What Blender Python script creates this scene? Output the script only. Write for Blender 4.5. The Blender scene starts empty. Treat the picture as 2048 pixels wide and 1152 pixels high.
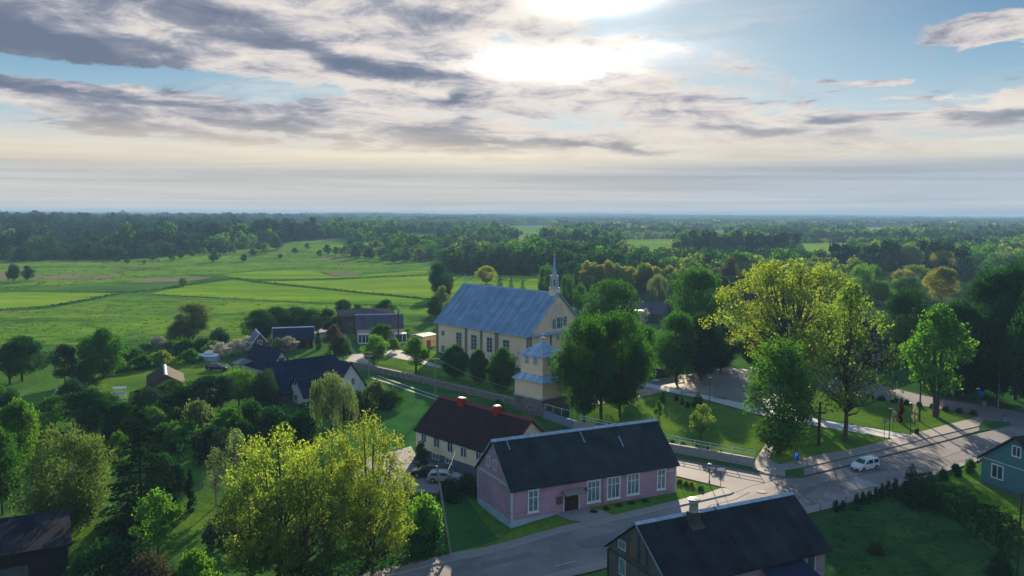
import bpy, math, random
import numpy as np
from mathutils import Vector, Matrix
R = math.radians
SC = bpy.context.scene
COL = SC.collection
random.seed(7)

# ---------------------------------------------------------------- camera
FPX, HC = 1700.0, 36.0
PITCH, ROLL = R(5.0), R(0.2)
CAM = Vector((0, 0, HC))
FWD = Vector((0, math.cos(PITCH), -math.sin(PITCH)))
_r, _u = Vector((1, 0, 0)), Vector((0, math.sin(PITCH), math.cos(PITCH)))
RI = _r * math.cos(ROLL) + _u * math.sin(ROLL)
UI = _u * math.cos(ROLL) - _r * math.sin(ROLL)
cd = bpy.data.cameras.new('camera')
cam = bpy.data.objects.new('camera', cd)
COL.objects.link(cam)
cd.sensor_width = 36
cd.lens = 36 * FPX / 2048
cd.clip_start, cd.clip_end = 1.0, 60000
cam.matrix_world = Matrix(((RI.x, UI.x, -FWD.x, 0), (RI.y, UI.y, -FWD.y, 0), (RI.z, UI.z, -FWD.z, HC), (0, 0, 0, 1)))
SC.camera = cam


def sst(t):
    t = max(0.0, min(1.0, t))
    return t * t * (3 - 2 * t)


def hgt(x, y):
    h = 0.0
    if y < 118:
        h -= 1.15 * sst((8 - x) / 12) * sst((118 - y) / 20)
    if y > 560:   # wooded rise on the left and low far hills
        h += 13 * sst((y - 560) / 500) * sst((60 - x * 0.6) / 260 + 0.1) * (0.75 + 0.25 * math.sin(x * 0.006 + 1))
    if y > 2500:
        k = sst((y - 2500) / 6000)
        h += k * (9 + 8 * math.sin(x * 0.0009 + 0.5) + 6 * math.sin(x * 0.0027 + y * 0.0007) + 5 * math.sin(y * 0.0013 + 2 + x * .0004))
    return h


def ray(u, v):
    return FWD + RI * ((u - 1024) / FPX) + UI * ((576 - v) / FPX)


def at(u, v, z=None):
    """ground point seen at photo position u, v (2048 px wide), or the point at height z"""
    d = ray(u, v)
    zz = 0.0 if z is None else z
    p = None
    for _ in range(12):
        t = (zz - HC) / d.z
        p = CAM + d * t
        if z is not None:
            break
        zz = hgt(p.x, p.y)
    return Vector((p.x, p.y, zz))


def proj(p):
    r = Vector(p) - CAM
    dd = r.dot(FWD)
    return 1024 + FPX * r.dot(RI) / dd, 576 - FPX * r.dot(UI) / dd, dd


def zat(p, v):
    """height above point p that shows at row v"""
    Y = (576 - v) / FPX
    rx, ry = p[0], p[1]
    a = UI.z - Y * FWD.z
    b = Y * (rx * FWD.x + ry * FWD.y) - (rx * UI.x + ry * UI.y)
    return HC + b / a


def line_u(p, d, u, z=0.0):
    """distance t along p + t d (horizontal) at which the column is u"""
    X = (u - 1024) / FPX
    r0 = Vector((p[0], p[1], z - HC))
    d3 = Vector((d[0], d[1], 0))
    k = RI - FWD * X
    return -r0.dot(k) / d3.dot(k)


def dirv(deg):
    return Vector((math.cos(R(deg)), math.sin(R(deg)), 0))


def hit_wall(u, v, p0, d):
    n = Vector((-d[1], d[0], 0))
    r = ray(u, v)
    t = (Vector((p0[0], p0[1], 0)) - CAM).dot(n) / r.dot(n)
    q = CAM + r * t
    return (q - Vector((p0[0], p0[1], 0))).dot(Vector((d[0], d[1], 0))), q.z


def fit_gable(p0, n, ua, va):
    z = 7.0
    for _ in range(8):
        w = line_u(p0, n, ua, z)
        q = Vector(p0) + n * w
        z = zat(q, va)
    return 2 * w, z


def mpp(p):
    """metres per photo pixel at point p"""
    return (Vector(p) - CAM).dot(FWD) / FPX


# ---------------------------------------------------------------- materials
def newmat(name):
    m = bpy.data.materials.new(name)
    m.use_nodes = True
    nt = m.node_tree
    b = nt.nodes['Principled BSDF']
    return m, nt, b


def nd(nt, t, **kw):
    n = nt.nodes.new(t)
    for k, v in kw.items():
        setattr(n, k, v)
    return n


def ramp(nt, fac, stops):
    r = nd(nt, 'ShaderNodeValToRGB')
    el = r.color_ramp.elements
    el[0].position, el[0].color = stops[0][0], tuple(stops[0][1]) + (1,)
    el[1].position, el[1].color = stops[-1][0], tuple(stops[-1][1]) + (1,)
    for p, c in stops[1:-1]:
        e = el.new(p)
        e.color = tuple(c) + (1,)
    nt.links.new(fac, r.inputs[0])
    return r.outputs[0]


def mth(nt, op, a, b=None, c=None, clamp=False):
    n = nd(nt, 'ShaderNodeMath', operation=op, use_clamp=clamp)
    for i, x in enumerate((a, b, c)):
        if x is None:
            continue
        if isinstance(x, (int, float)):
            n.inputs[i].default_value = x
        else:
            nt.links.new(x, n.inputs[i])
    return n.outputs[0]


def mixc(nt, fac, a, b, bt='MIX'):
    n = nd(nt, 'ShaderNodeMix', data_type='RGBA', blend_type=bt)
    for i, x in ((0, fac), (6, a), (7, b)):
        if isinstance(x, (int, float)):
            n.inputs[i].default_value = x
        elif isinstance(x, (tuple, list)):
            n.inputs[i].default_value = tuple(x)[:3] + (1,)
        else:
            nt.links.new(x, n.inputs[i])
    return n.outputs[2]


def noise(nt, vec, scale, detail=4, rough=.55, dist=0):
    n = nd(nt, 'ShaderNodeTexNoise')
    n.inputs['Scale'].default_value = scale
    n.inputs['Detail'].default_value = detail
    n.inputs['Roughness'].default_value = rough
    n.inputs['Distortion'].default_value = dist
    if vec is not None:
        nt.links.new(vec, n.inputs['Vector'])
    return n.outputs['Fac']


def tc(nt, which='Object', scale=None, loc=None):
    t = nd(nt, 'ShaderNodeTexCoord').outputs[which]
    if scale or loc:
        mp = nd(nt, 'ShaderNodeMapping')
        if scale:
            mp.inputs['Scale'].default_value = scale
        if loc:
            mp.inputs['Location'].default_value = loc
        nt.links.new(t, mp.inputs['Vector'])
        t = mp.outputs[0]
    return t


def mk(name, c, rough=.8, var=.25, scale=1.5, c2=None, metal=0.0, spec=.15, stretch=None, bump=0.0, bscale=20):
    """surface with mottled variation between two real colours"""
    m, nt, b = newmat(name)
    v = tc(nt, 'Object', stretch)
    f = noise(nt, v, scale, 6, .65)
    c2 = c2 or tuple(x * (1 - var) for x in c)
    hi = tuple(min(1, x * (1 + var * .5)) for x in c)
    col = ramp(nt, f, [(.3, c2), (.55, c), (.75, hi)])
    nt.links.new(col, b.inputs['Base Color'])
    b.inputs['Roughness'].default_value = rough
    b.inputs['Metallic'].default_value = metal
    b.inputs['Specular IOR Level'].default_value = spec
    if bump:
        bn = nd(nt, 'ShaderNodeBump')
        bn.inputs['Strength'].default_value = bump
        bn.inputs['Distance'].default_value = .05
        nt.links.new(noise(nt, v, bscale, 3), bn.inputs['Height'])
        nt.links.new(bn.outputs[0], b.inputs['Normal'])
    return m


def boards(name, c, axis, pitch, rough=.75, dark=.62, var=.18, width=.12, vscale=.8, spec=.08, speck=0):
    """boarding or seams: a narrow dark joint every `pitch` metres along one local axis, with worn patches"""
    m, nt, b = newmat(name)
    v = tc(nt, 'Object')
    sp = nd(nt, 'ShaderNodeSeparateXYZ')
    nt.links.new(v, sp.inputs[0])
    q = mth(nt, 'DIVIDE', sp.outputs[axis], pitch)
    fr = mth(nt, 'FRACT', q)
    line = mth(nt, 'LESS_THAN', fr, width)
    fl = mth(nt, 'FLOOR', q)
    wn = nd(nt, 'ShaderNodeTexWhiteNoise', noise_dimensions='1D')
    nt.links.new(fl, wn.inputs['W'])
    f = noise(nt, v, vscale, 6, .65)
    base = ramp(nt, f, [(.3, tuple(x * (1 - var) for x in c)), (.55, c), (.8, tuple(min(1, x * (1 + var * .6)) for x in c))])
    tv = min(var, .18)
    tone = mth(nt, 'MULTIPLY_ADD', wn.outputs['Value'], tv, 1 - tv * .5)
    vv = nd(nt, 'ShaderNodeVectorMath', operation='SCALE')
    nt.links.new(base, vv.inputs[0])
    nt.links.new(tone, vv.inputs['Scale'])
    col = mixc(nt, line, vv.outputs[0], tuple(x * dark for x in c))
    if speck:   # lichen and bare tin showing through
        k1 = ramp(nt, noise(nt, v, 3.5, 5, .75), [(.60, (0, 0, 0)), (.72, (1, 1, 1))])
        k2 = ramp(nt, noise(nt, v, .45, 4, .6), [(.45, (0, 0, 0)), (.62, (1, 1, 1))])
        col = mixc(nt, mth(nt, 'MULTIPLY', mth(nt, 'MULTIPLY', k1, k2), speck), col, tuple(min(1, x * 3.4 + .02) for x in c))
    nt.links.new(col, b.inputs['Base Color'])
    b.inputs['Roughness'].default_value = rough
    b.inputs['Specular IOR Level'].default_value = spec
    bn = nd(nt, 'ShaderNodeBump')
    bn.inputs['Strength'].default_value = .5
    bn.inputs['Distance'].default_value = .02
    nt.links.new(fr, bn.inputs['Height'])
    nt.links.new(bn.outputs[0], b.inputs['Normal'])
    return m


def metal_roof(name, c, axis=0, pitch=.55, rough=.45):
    m, nt, b = newmat(name)
    v = tc(nt, 'Object')
    sp = nd(nt, 'ShaderNodeSeparateXYZ')
    nt.links.new(v, sp.inputs[0])
    q = mth(nt, 'DIVIDE', sp.outputs[axis], pitch)
    fl = mth(nt, 'FLOOR', q)
    wn = nd(nt, 'ShaderNodeTexWhiteNoise', noise_dimensions='1D')
    nt.links.new(fl, wn.inputs['W'])
    big = noise(nt, tc(nt, 'Object', (.35, .35, .35) if axis == 0 else (.3, .3, .3)), 1.1, 5, .6)
    run = noise(nt, tc(nt, 'Object', (3.2, .12, .12) if axis == 0 else (.3, 2.5, .3)), 1.0, 4, .6)
    f = mth(nt, 'ADD', mth(nt, 'MULTIPLY', big, .4), mth(nt, 'MULTIPLY', run, .5))
    f = mth(nt, 'ADD', f, mth(nt, 'MULTIPLY', wn.outputs['Value'], .14))
    col = ramp(nt, f, [(.36, tuple(x * .55 for x in c)), (.52, c), (.7, tuple(min(1, x * 1.7 + .03) for x in c))])
    nt.links.new(col, b.inputs['Base Color'])
    b.inputs['Roughness'].default_value = rough
    b.inputs['Metallic'].default_value = .0
    b.inputs['Specular IOR Level'].default_value = .5
    return m


def leafmat(name, c, t=None, trans=.45, var=.35, hv=.03):
    m, nt, b = newmat(name)
    nt.nodes.remove(b)
    out = nt.nodes['Material Output']
    oi = nd(nt, 'ShaderNodeObjectInfo')
    ge = nd(nt, 'ShaderNodeNewGeometry')
    v = tc(nt, 'Object')
    f = noise(nt, v, .55, 3, .6)
    val = mth(nt, 'MULTIPLY_ADD', ge.outputs['Random Per Island'], var, 1 - var * .5)
    val = mth(nt, 'MULTIPLY', val, mth(nt, 'MULTIPLY_ADD', oi.outputs['Random'], .36, .82))
    val = mth(nt, 'MULTIPLY', val, mth(nt, 'MULTIPLY_ADD', f, 1.1, .45))
    hs = nd(nt, 'ShaderNodeHueSaturation')
    hs.inputs['Color'].default_value = tuple(c) + (1,)
    nt.links.new(val, hs.inputs['Value'])
    nt.links.new(mth(nt, 'MULTIPLY_ADD', oi.outputs['Random'], hv, .5 - hv * .5), hs.inputs['Hue'])
    hs2 = nd(nt, 'ShaderNodeHueSaturation')
    t = t or (c[0] * 2.2, c[1] * 1.9, c[2] * .9)
    hs2.inputs['Color'].default_value = tuple(t) + (1,)
    nt.links.new(val, hs2.inputs['Value'])
    d = nd(nt, 'ShaderNodeBsdfDiffuse')
    tr = nd(nt, 'ShaderNodeBsdfTranslucent')
    nt.links.new(hs.outputs[0], d.inputs[0])
    nt.links.new(hs2.outputs[0], tr.inputs[0])
    mx = nd(nt, 'ShaderNodeMixShader')
    mx.inputs[0].default_value = trans
    nt.links.new(d.outputs[0], mx.inputs[1])
    nt.links.new(tr.outputs[0], mx.inputs[2])
    nt.links.new(mx.outputs[0], out.inputs[0])
    return m


def grassmat(name, c, c2, c3=None, scale=.06, fine=1.6, stretch=(1, 1, 1), dirt=None):
    m, nt, b = newmat(name)
    v = tc(nt, 'Object', stretch)
    f = noise(nt, v, scale, 7, .62, .4)
    g = noise(nt, v, fine, 5, .7)
    s = mth(nt, 'ADD', mth(nt, 'MULTIPLY', f, .55), mth(nt, 'MULTIPLY', g, .45))
    st = [(.38, c2), (.5, c), (.62, c3 or tuple(x * 1.3 for x in c))]
    col = ramp(nt, s, st)
    if dirt:
        k = ramp(nt, noise(nt, v, dirt[1], 6, .6, .6), [(dirt[2], (0, 0, 0)), (dirt[2] + .1, (1, 1, 1))])
        col = mixc(nt, k, col, dirt[0])
    nt.links.new(col, b.inputs['Base Color'])
    b.inputs['Roughness'].default_value = 1.0
    b.inputs['Specular IOR Level'].default_value = 0.0
    bn = nd(nt, 'ShaderNodeBump')
    bn.inputs['Strength'].default_value = .6
    bn.inputs['Distance'].default_value = .15
    nt.links.new(g, bn.inputs['Height'])
    nt.links.new(bn.outputs[0], b.inputs['Normal'])
    return m


M = {}
M['meadow'] = grassmat('meadow_grass', (.06, .14, .03), (.035, .09, .027), (.09, .20, .03), .02, .7, dirt=((.15, .14, .07), .012, .62))
M['field'] = grassmat('field_grass', (.13, .25, .022), (.065, .165, .024), (.22, .335, .03), .02, .16, (.35, 1.3, 1))
M['field2'] = grassmat('field_young_grass', (.165, .28, .028), (.10, .20, .026), (.25, .36, .04), .02, .2, (.35, 1.2, 1))
M['rough'] = grassmat('rough_meadow', (.105, .205, .028), (.035, .095, .024), (.175, .28, .03), .03, .22, (.5, 1, 1), dirt=((.17, .15, .08), .02, .58))
M['reed'] = grassmat('dry_reed_grass', (.165, .165, .085), (.10, .15, .05), (.22, .19, .11), .05, .5)
M['ditch'] = grassmat('ditch_growth', (.035, .065, .022), (.02, .04, .016), (.07, .12, .03), .15, 1.2)
M['lawn'] = grassmat('lawn_grass', (.085, .165, .022), (.04, .11, .02), (.14, .225, .03), .1, 1.5, dirt=((.13, .12, .05), .25, .63))
M['lawn_dark'] = grassmat('lawn_grass_painted_shade', (.032, .11, .028), (.02, .075, .022), (.05, .14, .028), .15, 2.2)  # darker copy of the lawn grass, with the shade put into the colour
M['lawn_deep'] = grassmat('garden_grass_painted_shade', (.024, .075, .022), (.014, .045, .016), (.045, .10, .03), .2, 1.2, dirt=((.05, .055, .03), .12, .6))  # garden shade put into the grass colour; the brownish patches are its own
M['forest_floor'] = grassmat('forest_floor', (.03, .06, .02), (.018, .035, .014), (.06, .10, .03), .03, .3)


def asphalt(name, c, var=.25, tint=None, sc=.12):
    m, nt, b = newmat(name)
    v = tc(nt, 'Object')
    f = noise(nt, v, sc, 6, .6, .3)
    g = noise(nt, v, 6, 4, .7)
    s = mth(nt, 'ADD', mth(nt, 'MULTIPLY', f, .7), mth(nt, 'MULTIPLY', g, .3))
    col = ramp(nt, s, [(.35, tuple(x * (1 - var) for x in c)), (.5, c), (.66, tint or tuple(x * (1 + var) for x in c))])
    nt.links.new(col, b.inputs['Base Color'])
    b.inputs['Roughness'].default_value = .75
    b.inputs['Specular IOR Level'].default_value = .15
    return m


def paving(name, c, size=.4, dark=.7):
    m, nt, b = newmat(name)
    br = nd(nt, 'ShaderNodeTexBrick')
    nt.links.new(tc(nt, 'Object'), br.inputs['Vector'])
    br.inputs['Scale'].default_value = 1
    br.inputs['Brick Width'].default_value = size
    br.inputs['Row Height'].default_value = size * .5
    br.inputs['Mortar Size'].default_value = size * .04
    br.inputs['Color1'].default_value = tuple(c) + (1,)
    br.inputs['Color2'].default_value = tuple(x * .85 for x in c) + (1,)
    br.inputs['Mortar'].default_value = tuple(x * dark for x in c) + (1,)
    f = noise(nt, tc(nt, 'Object'), .3, 5, .6)
    col = mixc(nt, mth(nt, 'MULTIPLY', f, .5), br.outputs[0], tuple(x * .75 for x in c))
    nt.links.new(col, b.inputs['Base Color'])
    b.inputs['Roughness'].default_value = .8
    return m


M['road'] = asphalt('street_asphalt', (.19, .17, .165), .42)
M['road2'] = asphalt('back_road_asphalt', (.17, .155, .155))
M['bay'] = asphalt('parking_bay_asphalt', (.23, .195, .185))
M['patch_dark'] = asphalt('dark_asphalt_patch', (.145, .135, .135))
M['patch'] = asphalt('asphalt_patch', (.30, .27, .255))
M['walk'] = paving('pavement_slabs', (.27, .235, .215), .5)
M['plaza'] = paving('plaza_setts', (.20, .185, .18), 1.2, .55)
M['sand'] = asphalt('sandy_ground', (.24, .20, .17))
M['white_path'] = paving('pale_path_slabs', (.52, .50, .50), .6, .85)
M['kerb'] = mk('kerb_stone', (.10, .10, .105), .8)
M['kerb_light'] = mk('pale_kerb_stone', (.30, .29, .28), .8)
M['gravel'] = asphalt('gravel_track', (.30, .28, .25))
M['yard'] = asphalt('yard_gravel', (.22, .21, .21))
M['paint'] = mk('road_paint', (.5, .48, .46), .7)

M['pink'] = boards('pink_clapboard', (.43, .27, .345), 2, .16, dark=.66, width=.16, var=.3, vscale=.35, speck=.06)
M['white'] = mk('white_paint', (.62, .64, .66), .6, .1)
M['white_dirty'] = mk('weathered_white_paint', (.45, .47, .5), .7, .25)
M['found'] = mk('pale_blue_plinth', (.34, .42, .5), .85, .2, .8)
M['roof_slate'] = boards('old_dark_slate_roof', (.022, .034, .041), 0, 1.05, .9, .72, .6, .05, .35, spec=.05, speck=.55)
M['roof_black'] = boards('black_sheet_roof', (.02, .024, .034), 0, .9, .9, .75, .6, .05, .35, spec=.04, speck=.5)
M['roof_edge'] = mk('pale_ridge_metal', (.30, .38, .48), .5, .4, 2)
M['roof_maroon'] = boards('dark_maroon_roof', (.042, .022, .025), 0, .35, .85, .75, .35, .12, .5, spec=.05)
M['maroon'] = mk('maroon_trim', (.22, .03, .035), .6)
M['red'] = mk('red_chimney_paint', (.32, .02, .022), .6, .25)
M['roof_navy'] = boards('navy_tile_roof', (.014, .026, .058), 2, .35, .85, .8, .3, .1, .4, spec=.04)
M['roof_grey'] = boards('grey_sheet_roof', (.045, .05, .065), 0, 1.1, .7, .75, .25, .05)
M['roof_purple'] = boards('grey_purple_roof', (.07, .07, .095), 0, 1.1, .7, .75, .25, .05)
M['roof_pale'] = mk('pale_shed_roof', (.11, .14, .20), .6, .25, .8)
M['roof_bluegrey'] = mk('pale_blue_sheet_roof', (.28, .36, .50), .5, .25, .8)
M['seam_pale'] = mk('pale_roof_seam', (.25, .36, .47), .6, .5, .5)
M['roof_matte'] = mk('matte_grey_roof', (.045, .045, .06), 1.0, .3, .6, spec=0.0)
M['roof_brown'] = boards('brown_shingle_roof', (.045, .03, .03), 2, .3, .8, .7, .3, .15)
M['church_roof'] = metal_roof('church_roof_metal', (.12, .225, .345))
M['tower_roof'] = metal_roof('tower_roof_metal', (.26, .36, .48), 0, .5)
M['cream'] = boards('cream_boarding', (.80, .60, .41), 0, .25, dark=.85, var=.08, width=.08, vscale=.25)
M['cream2'] = boards('cream_boarding_front', (.80, .60, .41), 1, .25, dark=.85, var=.08, width=.08, vscale=.25)
M['cream_plain'] = mk('cream_render', (.78, .58, .40), .8, .1, .4)
M['cream_house'] = boards('pale_cream_boarding', (.82, .64, .42), 2, .2, dark=.85, var=.08)
M['ochre'] = mk('ochre_boards', (.5, .41, .26), .8, .15)
M['plinth_grey'] = mk('grey_plinth', (.10, .13, .16), .9, .25)
M['stone'] = None
M['pilaster'] = mk('grey_pilaster', (.20, .18, .16), .7, .15)
M['glass'] = None
M['frame_dark'] = mk('dark_frame', (.05, .055, .06), .6)
M['wall_white'] = mk('white_render', (.60, .58, .6), .8, .1, .5)
M['wall_dark'] = boards('weathered_dark_boards', (.075, .085, .095), 2, .2, .85, .55, .4)
M['wall_dark_v'] = boards('weathered_grey_boards', (.10, .10, .10), 1, .18, .85, .5, .4)
M['wall_black'] = mk('black_tarred_boards', (.02, .02, .022), .85, .3)
M['wall_brown'] = mk('brown_brick', (.12, .085, .065), .85, .3, 3)
M['wall_red'] = boards('red_brown_boards', (.10, .045, .045), 0, .25, .8)
M['wall_pinkish'] = mk('pinkish_render', (.40, .33, .34), .85, .12)
M['wall_mauve'] = boards('dusty_mauve_boards', (.26, .20, .225), 2, .2, .8, .75)
M['teal'] = boards('teal_boards', (.075, .20, .22), 2, .18, .8, .8, .1)
M['concrete'] = mk('blue_grey_concrete', (.16, .22, .31), .85, .3, .8)
M['timber'] = mk('dark_timber', (.055, .038, .028), .85, .3, 3)
M['pole_wood'] = mk('weathered_pole_wood', (.24, .21, .19), .85, .3, 2)
M['pole_concrete'] = mk('concrete_post', (.30, .29, .28), .85, .2, 2)
M['door'] = boards('dark_red_door', (.05, .015, .02), 0, .25, .6)
M['bark'] = mk('bark', (.07, .055, .042), .95, .45, 4, stretch=(1, 1, .3))
M['bark_pale'] = mk('pale_bark', (.24, .22, .19), .9, .5, 2.5)
M['metal'] = mk('dark_metal', (.04, .045, .05), .45, .2, metal=.3)
M['steel'] = mk('galvanised_steel', (.4, .41, .42), .4, .15, metal=.4)
M['blue_sign'] = mk('blue_sign', (.015, .09, .55), .4, .05)
M['gold'] = mk('gold_ball', (.6, .33, .05), .3, .1, metal=.8)
M['tyre'] = mk('tyre_rubber', (.015, .015, .017), .9)
M['rim'] = mk('wheel_rim', (.35, .36, .38), .35, .1, metal=.6)
M['car_white'] = mk('white_car_paint', (.60, .60, .62), .25, .04, spec=.6)
M['car_black'] = mk('black_car_paint', (.012, .013, .016), .2, .05, spec=.6)
M['car_silver'] = mk('silver_car_paint', (.36, .38, .42), .28, .05, metal=.3, spec=.6)
M['lamp_white'] = mk('lamp_cover', (.7, .7, .72), .4, .05)
M['smoke_stack'] = mk('chimney_render', (.5, .45, .33), .8, .1)
M['rust'] = mk('rusty_metal', (.065, .052, .045), .8, .4, 4)
M['polycarb'] = mk('translucent_sheet', (.07, .085, .12), .5, .2, 3)
M['basalt'] = mk('grey_stone', (.25, .25, .25), .9, .3, 3)


def glassmat(name, c, rough=.12):
    m, nt, b = newmat(name)
    f = noise(nt, tc(nt, 'Object'), 1.2, 2)
    nt.links.new(ramp(nt, f, [(.35, tuple(x * .5 for x in c)), (.65, c)]), b.inputs['Base Color'])
    b.inputs['Roughness'].default_value = rough
    b.inputs['Specular IOR Level'].default_value = .9
    return m


M['glass'] = glassmat('window_glass', (.045, .075, .085))
M['glass_curtain'] = glassmat('curtained_window_glass', (.12, .24, .27), .15)
M['glass_green'] = glassmat('green_car_glass', (.02, .12, .09), .06)
M['glass_car'] = glassmat('car_glass', (.02, .025, .03), .06)


def stonewall(name, ca, cb, cm, sc=2.2):
    m, nt, b = newmat(name)
    vo = nd(nt, 'ShaderNodeTexVoronoi', feature='F1')
    vo.inputs['Scale'].default_value = sc
    nt.links.new(tc(nt, 'Object'), vo.inputs['Vector'])
    ve = nd(nt, 'ShaderNodeTexVoronoi', feature='DISTANCE_TO_EDGE')
    ve.inputs['Scale'].default_value = sc
    nt.links.new(tc(nt, 'Object'), ve.inputs['Vector'])
    sep = nd(nt, 'ShaderNodeSeparateColor')
    nt.links.new(vo.outputs['Color'], sep.inputs[0])
    col = ramp(nt, sep.outputs[0], [(.1, ca), (.9, cb)])
    k = mth(nt, 'LESS_THAN', ve.outputs['Distance'], .05)
    nt.links.new(mixc(nt, k, col, cm), b.inputs['Base Color'])
    b.inputs['Roughness'].default_value = .9
    return m


M['stone'] = stonewall('field_stone', (.09, .07, .08), (.20, .16, .17), (.13, .13, .14))
M['stone_pale'] = stonewall('mortared_field_stone', (.12, .10, .10), (.22, .18, .17), (.19, .18, .17), 1.6)

LEAF = {
    'dark': leafmat('leaf_dark_green', (.016, .058, .026), (.035, .13, .018), .33),
    'green': leafmat('leaf_mid_green', (.026, .092, .026), (.075, .24, .016), .42),
    'fresh': leafmat('leaf_fresh_green', (.05, .15, .028), (.15, .36, .025), .5),
    'yellow': leafmat('leaf_yellow_green', (.12, .195, .034), (.34, .455, .04), .52, hv=.02),
    'olive': leafmat('leaf_olive', (.075, .145, .035), (.19, .31, .035), .48),
    'pale': leafmat('leaf_pale_willow', (.09, .15, .06), (.20, .31, .07), .4),
    'leafy': leafmat('leaf_lush_green', (.04, .125, .028), (.12, .32, .02), .45),
    'farwood': leafmat('leaf_far_wood', (.010, .040, .030), (.016, .06, .03), .25),
    'birch': leafmat('leaf_soft_birch', (.055, .115, .035), (.14, .23, .04), .42),
    'blue': leafmat('leaf_blue_green', (.03, .075, .045), (.05, .13, .04), .3),
    'needle': leafmat('spruce_needle', (.014, .036, .018), (.02, .06, .01), .15),
    'brown': leafmat('leaf_budding_brown', (.06, .06, .04), (.11, .12, .04), .35),
    'red': leafmat('leaf_dark_red', (.06, .015, .02), (.12, .02, .02), .4),
    'blossom': leafmat('white_blossom', (.42, .40, .34), (.5, .45, .32), .35, .5, .0),
    'gold': leafmat('leaf_golden', (.13, .16, .03), (.36, .40, .035), .5),
}


# ---------------------------------------------------------------- mesh building
class MB:
    def __init__(s):
        s.v, s.f, s.m = [], [], []

    def add(s, vs, fs, mat=0):
        o = len(s.v)
        s.v += [tuple(x) for x in vs]
        s.f += [tuple(i + o for i in f) for f in fs]
        s.m += [mat] * len(fs)
        return s

    def box(s, x0, x1, y0, y1, z0, z1, mat=0, T=None):
        vs = [(x0, y0, z0), (x1, y0, z0), (x1, y1, z0), (x0, y1, z0), (x0, y0, z1), (x1, y0, z1), (x1, y1, z1), (x0, y1, z1)]
        if T:
            vs = [T(*v) for v in vs]
        return s.add(vs, [(0, 3, 2, 1), (4, 5, 6, 7), (0, 1, 5, 4), (1, 2, 6, 5), (2, 3, 7, 6), (3, 0, 4, 7)], mat)

    def prism(s, poly, z0, z1, mat=0, side=None):
        n = len(poly)
        a = sum(poly[i][0] * poly[(i + 1) % n][1] - poly[(i + 1) % n][0] * poly[i][1] for i in range(n))
        if a < 0:
            poly = poly[::-1]
        vs = [(p[0], p[1], z0) for p in poly] + [(p[0], p[1], z1) for p in poly]
        s.add(vs, [tuple(range(n - 1, -1, -1)), tuple(range(n, 2 * n))], mat)
        s.add(vs, [(i, (i + 1) % n, n + (i + 1) % n, n + i) for i in range(n)], mat if side is None else side)
        return s

    def xprism(s, sec, x0, x1, mat=0, cap=None, T=None):
        """section polygon in (y, z) swept along x"""
        n = len(sec)
        vs = [(x0, y, z) for y, z in sec] + [(x1, y, z) for y, z in sec]
        if T:
            vs = [T(*v) for v in vs]
        s.add(vs, [tuple(range(n)), tuple(range(2 * n - 1, n - 1, -1))], mat if cap is None else cap)
        s.add(vs, [((i + 1) % n, i, n + i, n + (i + 1) % n) for i in range(n)], mat)
        return s

    def tube(s, pts, rad, n=6, mat=0, cap=True):
        pts = [Vector(p) for p in pts]
        o = len(s.v)
        k = len(pts)
        for i, p in enumerate(pts):
            d = (pts[min(i + 1, k - 1)] - pts[max(i - 1, 0)]).normalized()
            a = d.cross(Vector((0, 0, 1)) if abs(d.z) < .9 else Vector((1, 0, 0))).normalized()
            b = d.cross(a)
            r = rad[i] if isinstance(rad, (list, tuple)) else rad
            for j in range(n):
                t = 2 * math.pi * j / n
                s.v.append(tuple(p + (a * math.cos(t) + b * math.sin(t)) * r))
        for i in range(k - 1):
            for j in range(n):
                s.f.append((o + i * n + j, o + i * n + (j + 1) % n, o + (i + 1) * n + (j + 1) % n, o + (i + 1) * n + j))
                s.m.append(mat)
        if cap:
            s.f.append(tuple(o + j for j in range(n)))
            s.f.append(tuple(o + (k - 1) * n + j for j in range(n - 1, -1, -1)))
            s.m += [mat, mat]
        return s

    def lathe(s, prof, n=12, c=(0, 0), mat=0):
        o = len(s.v)
        for r, z in prof:
            for j in range(n):
                t = 2 * math.pi * j / n
                s.v.append((c[0] + r * math.cos(t), c[1] + r * math.sin(t), z))
        for i in range(len(prof) - 1):
            for j in range(n):
                s.f.append((o + i * n + j, o + i * n + (j + 1) % n, o + (i + 1) * n + (j + 1) % n, o + (i + 1) * n + j))
                s.m.append(mat)
        return s

    def mesh(s, name, mats, smooth=False):
        me = bpy.data.meshes.new(name)
        me.from_pydata(s.v, [], s.f)
        for m in mats if isinstance(mats, (list, tuple)) else [mats]:
            me.materials.append(M[m] if isinstance(m, str) else m)
        if len(me.materials) > 1:
            me.polygons.foreach_set('material_index', s.m)
        if smooth:
            me.polygons.foreach_set('use_smooth', [True] * len(me.polygons))
        me.update()
        return me

    def build(s, name, mats, parent=None, smooth=False, loc=None):
        o = bpy.data.objects.new(name, s.mesh(name, mats, smooth))
        COL.objects.link(o)
        if parent:
            o.parent = parent
        if loc is not None:
            o.location = loc
        return o


def tag(o, label=None, cat=None, group=None, kind=None):
    if label:
        o['label'] = label
    if cat:
        o['category'] = cat
    if group:
        o['group'] = group
    if kind:
        o['kind'] = kind
    return o


def thing(name, label, cat, loc=(0, 0, 0), rz=0.0, group=None):
    o = bpy.data.objects.new(name, None)
    o.empty_display_size = .3
    COL.objects.link(o)
    o.location = loc
    o.rotation_euler = (0, 0, R(rz))
    return tag(o, label, cat, group)


def dup(root, loc, rz=0.0, label=None, scale=None):
    r = root.copy()
    COL.objects.link(r)
    r.location = loc
    r.rotation_euler = (0, 0, R(rz))
    if scale:
        r.scale = (scale,) * 3 if isinstance(scale, (int, float)) else scale
    if label:
        r['label'] = label
    for ch in list(root.children):
        c = ch.copy()
        COL.objects.link(c)
        c.parent = r
        for g in ch.children:
            d = g.copy()
            COL.objects.link(d)
            d.parent = c
    return r


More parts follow.
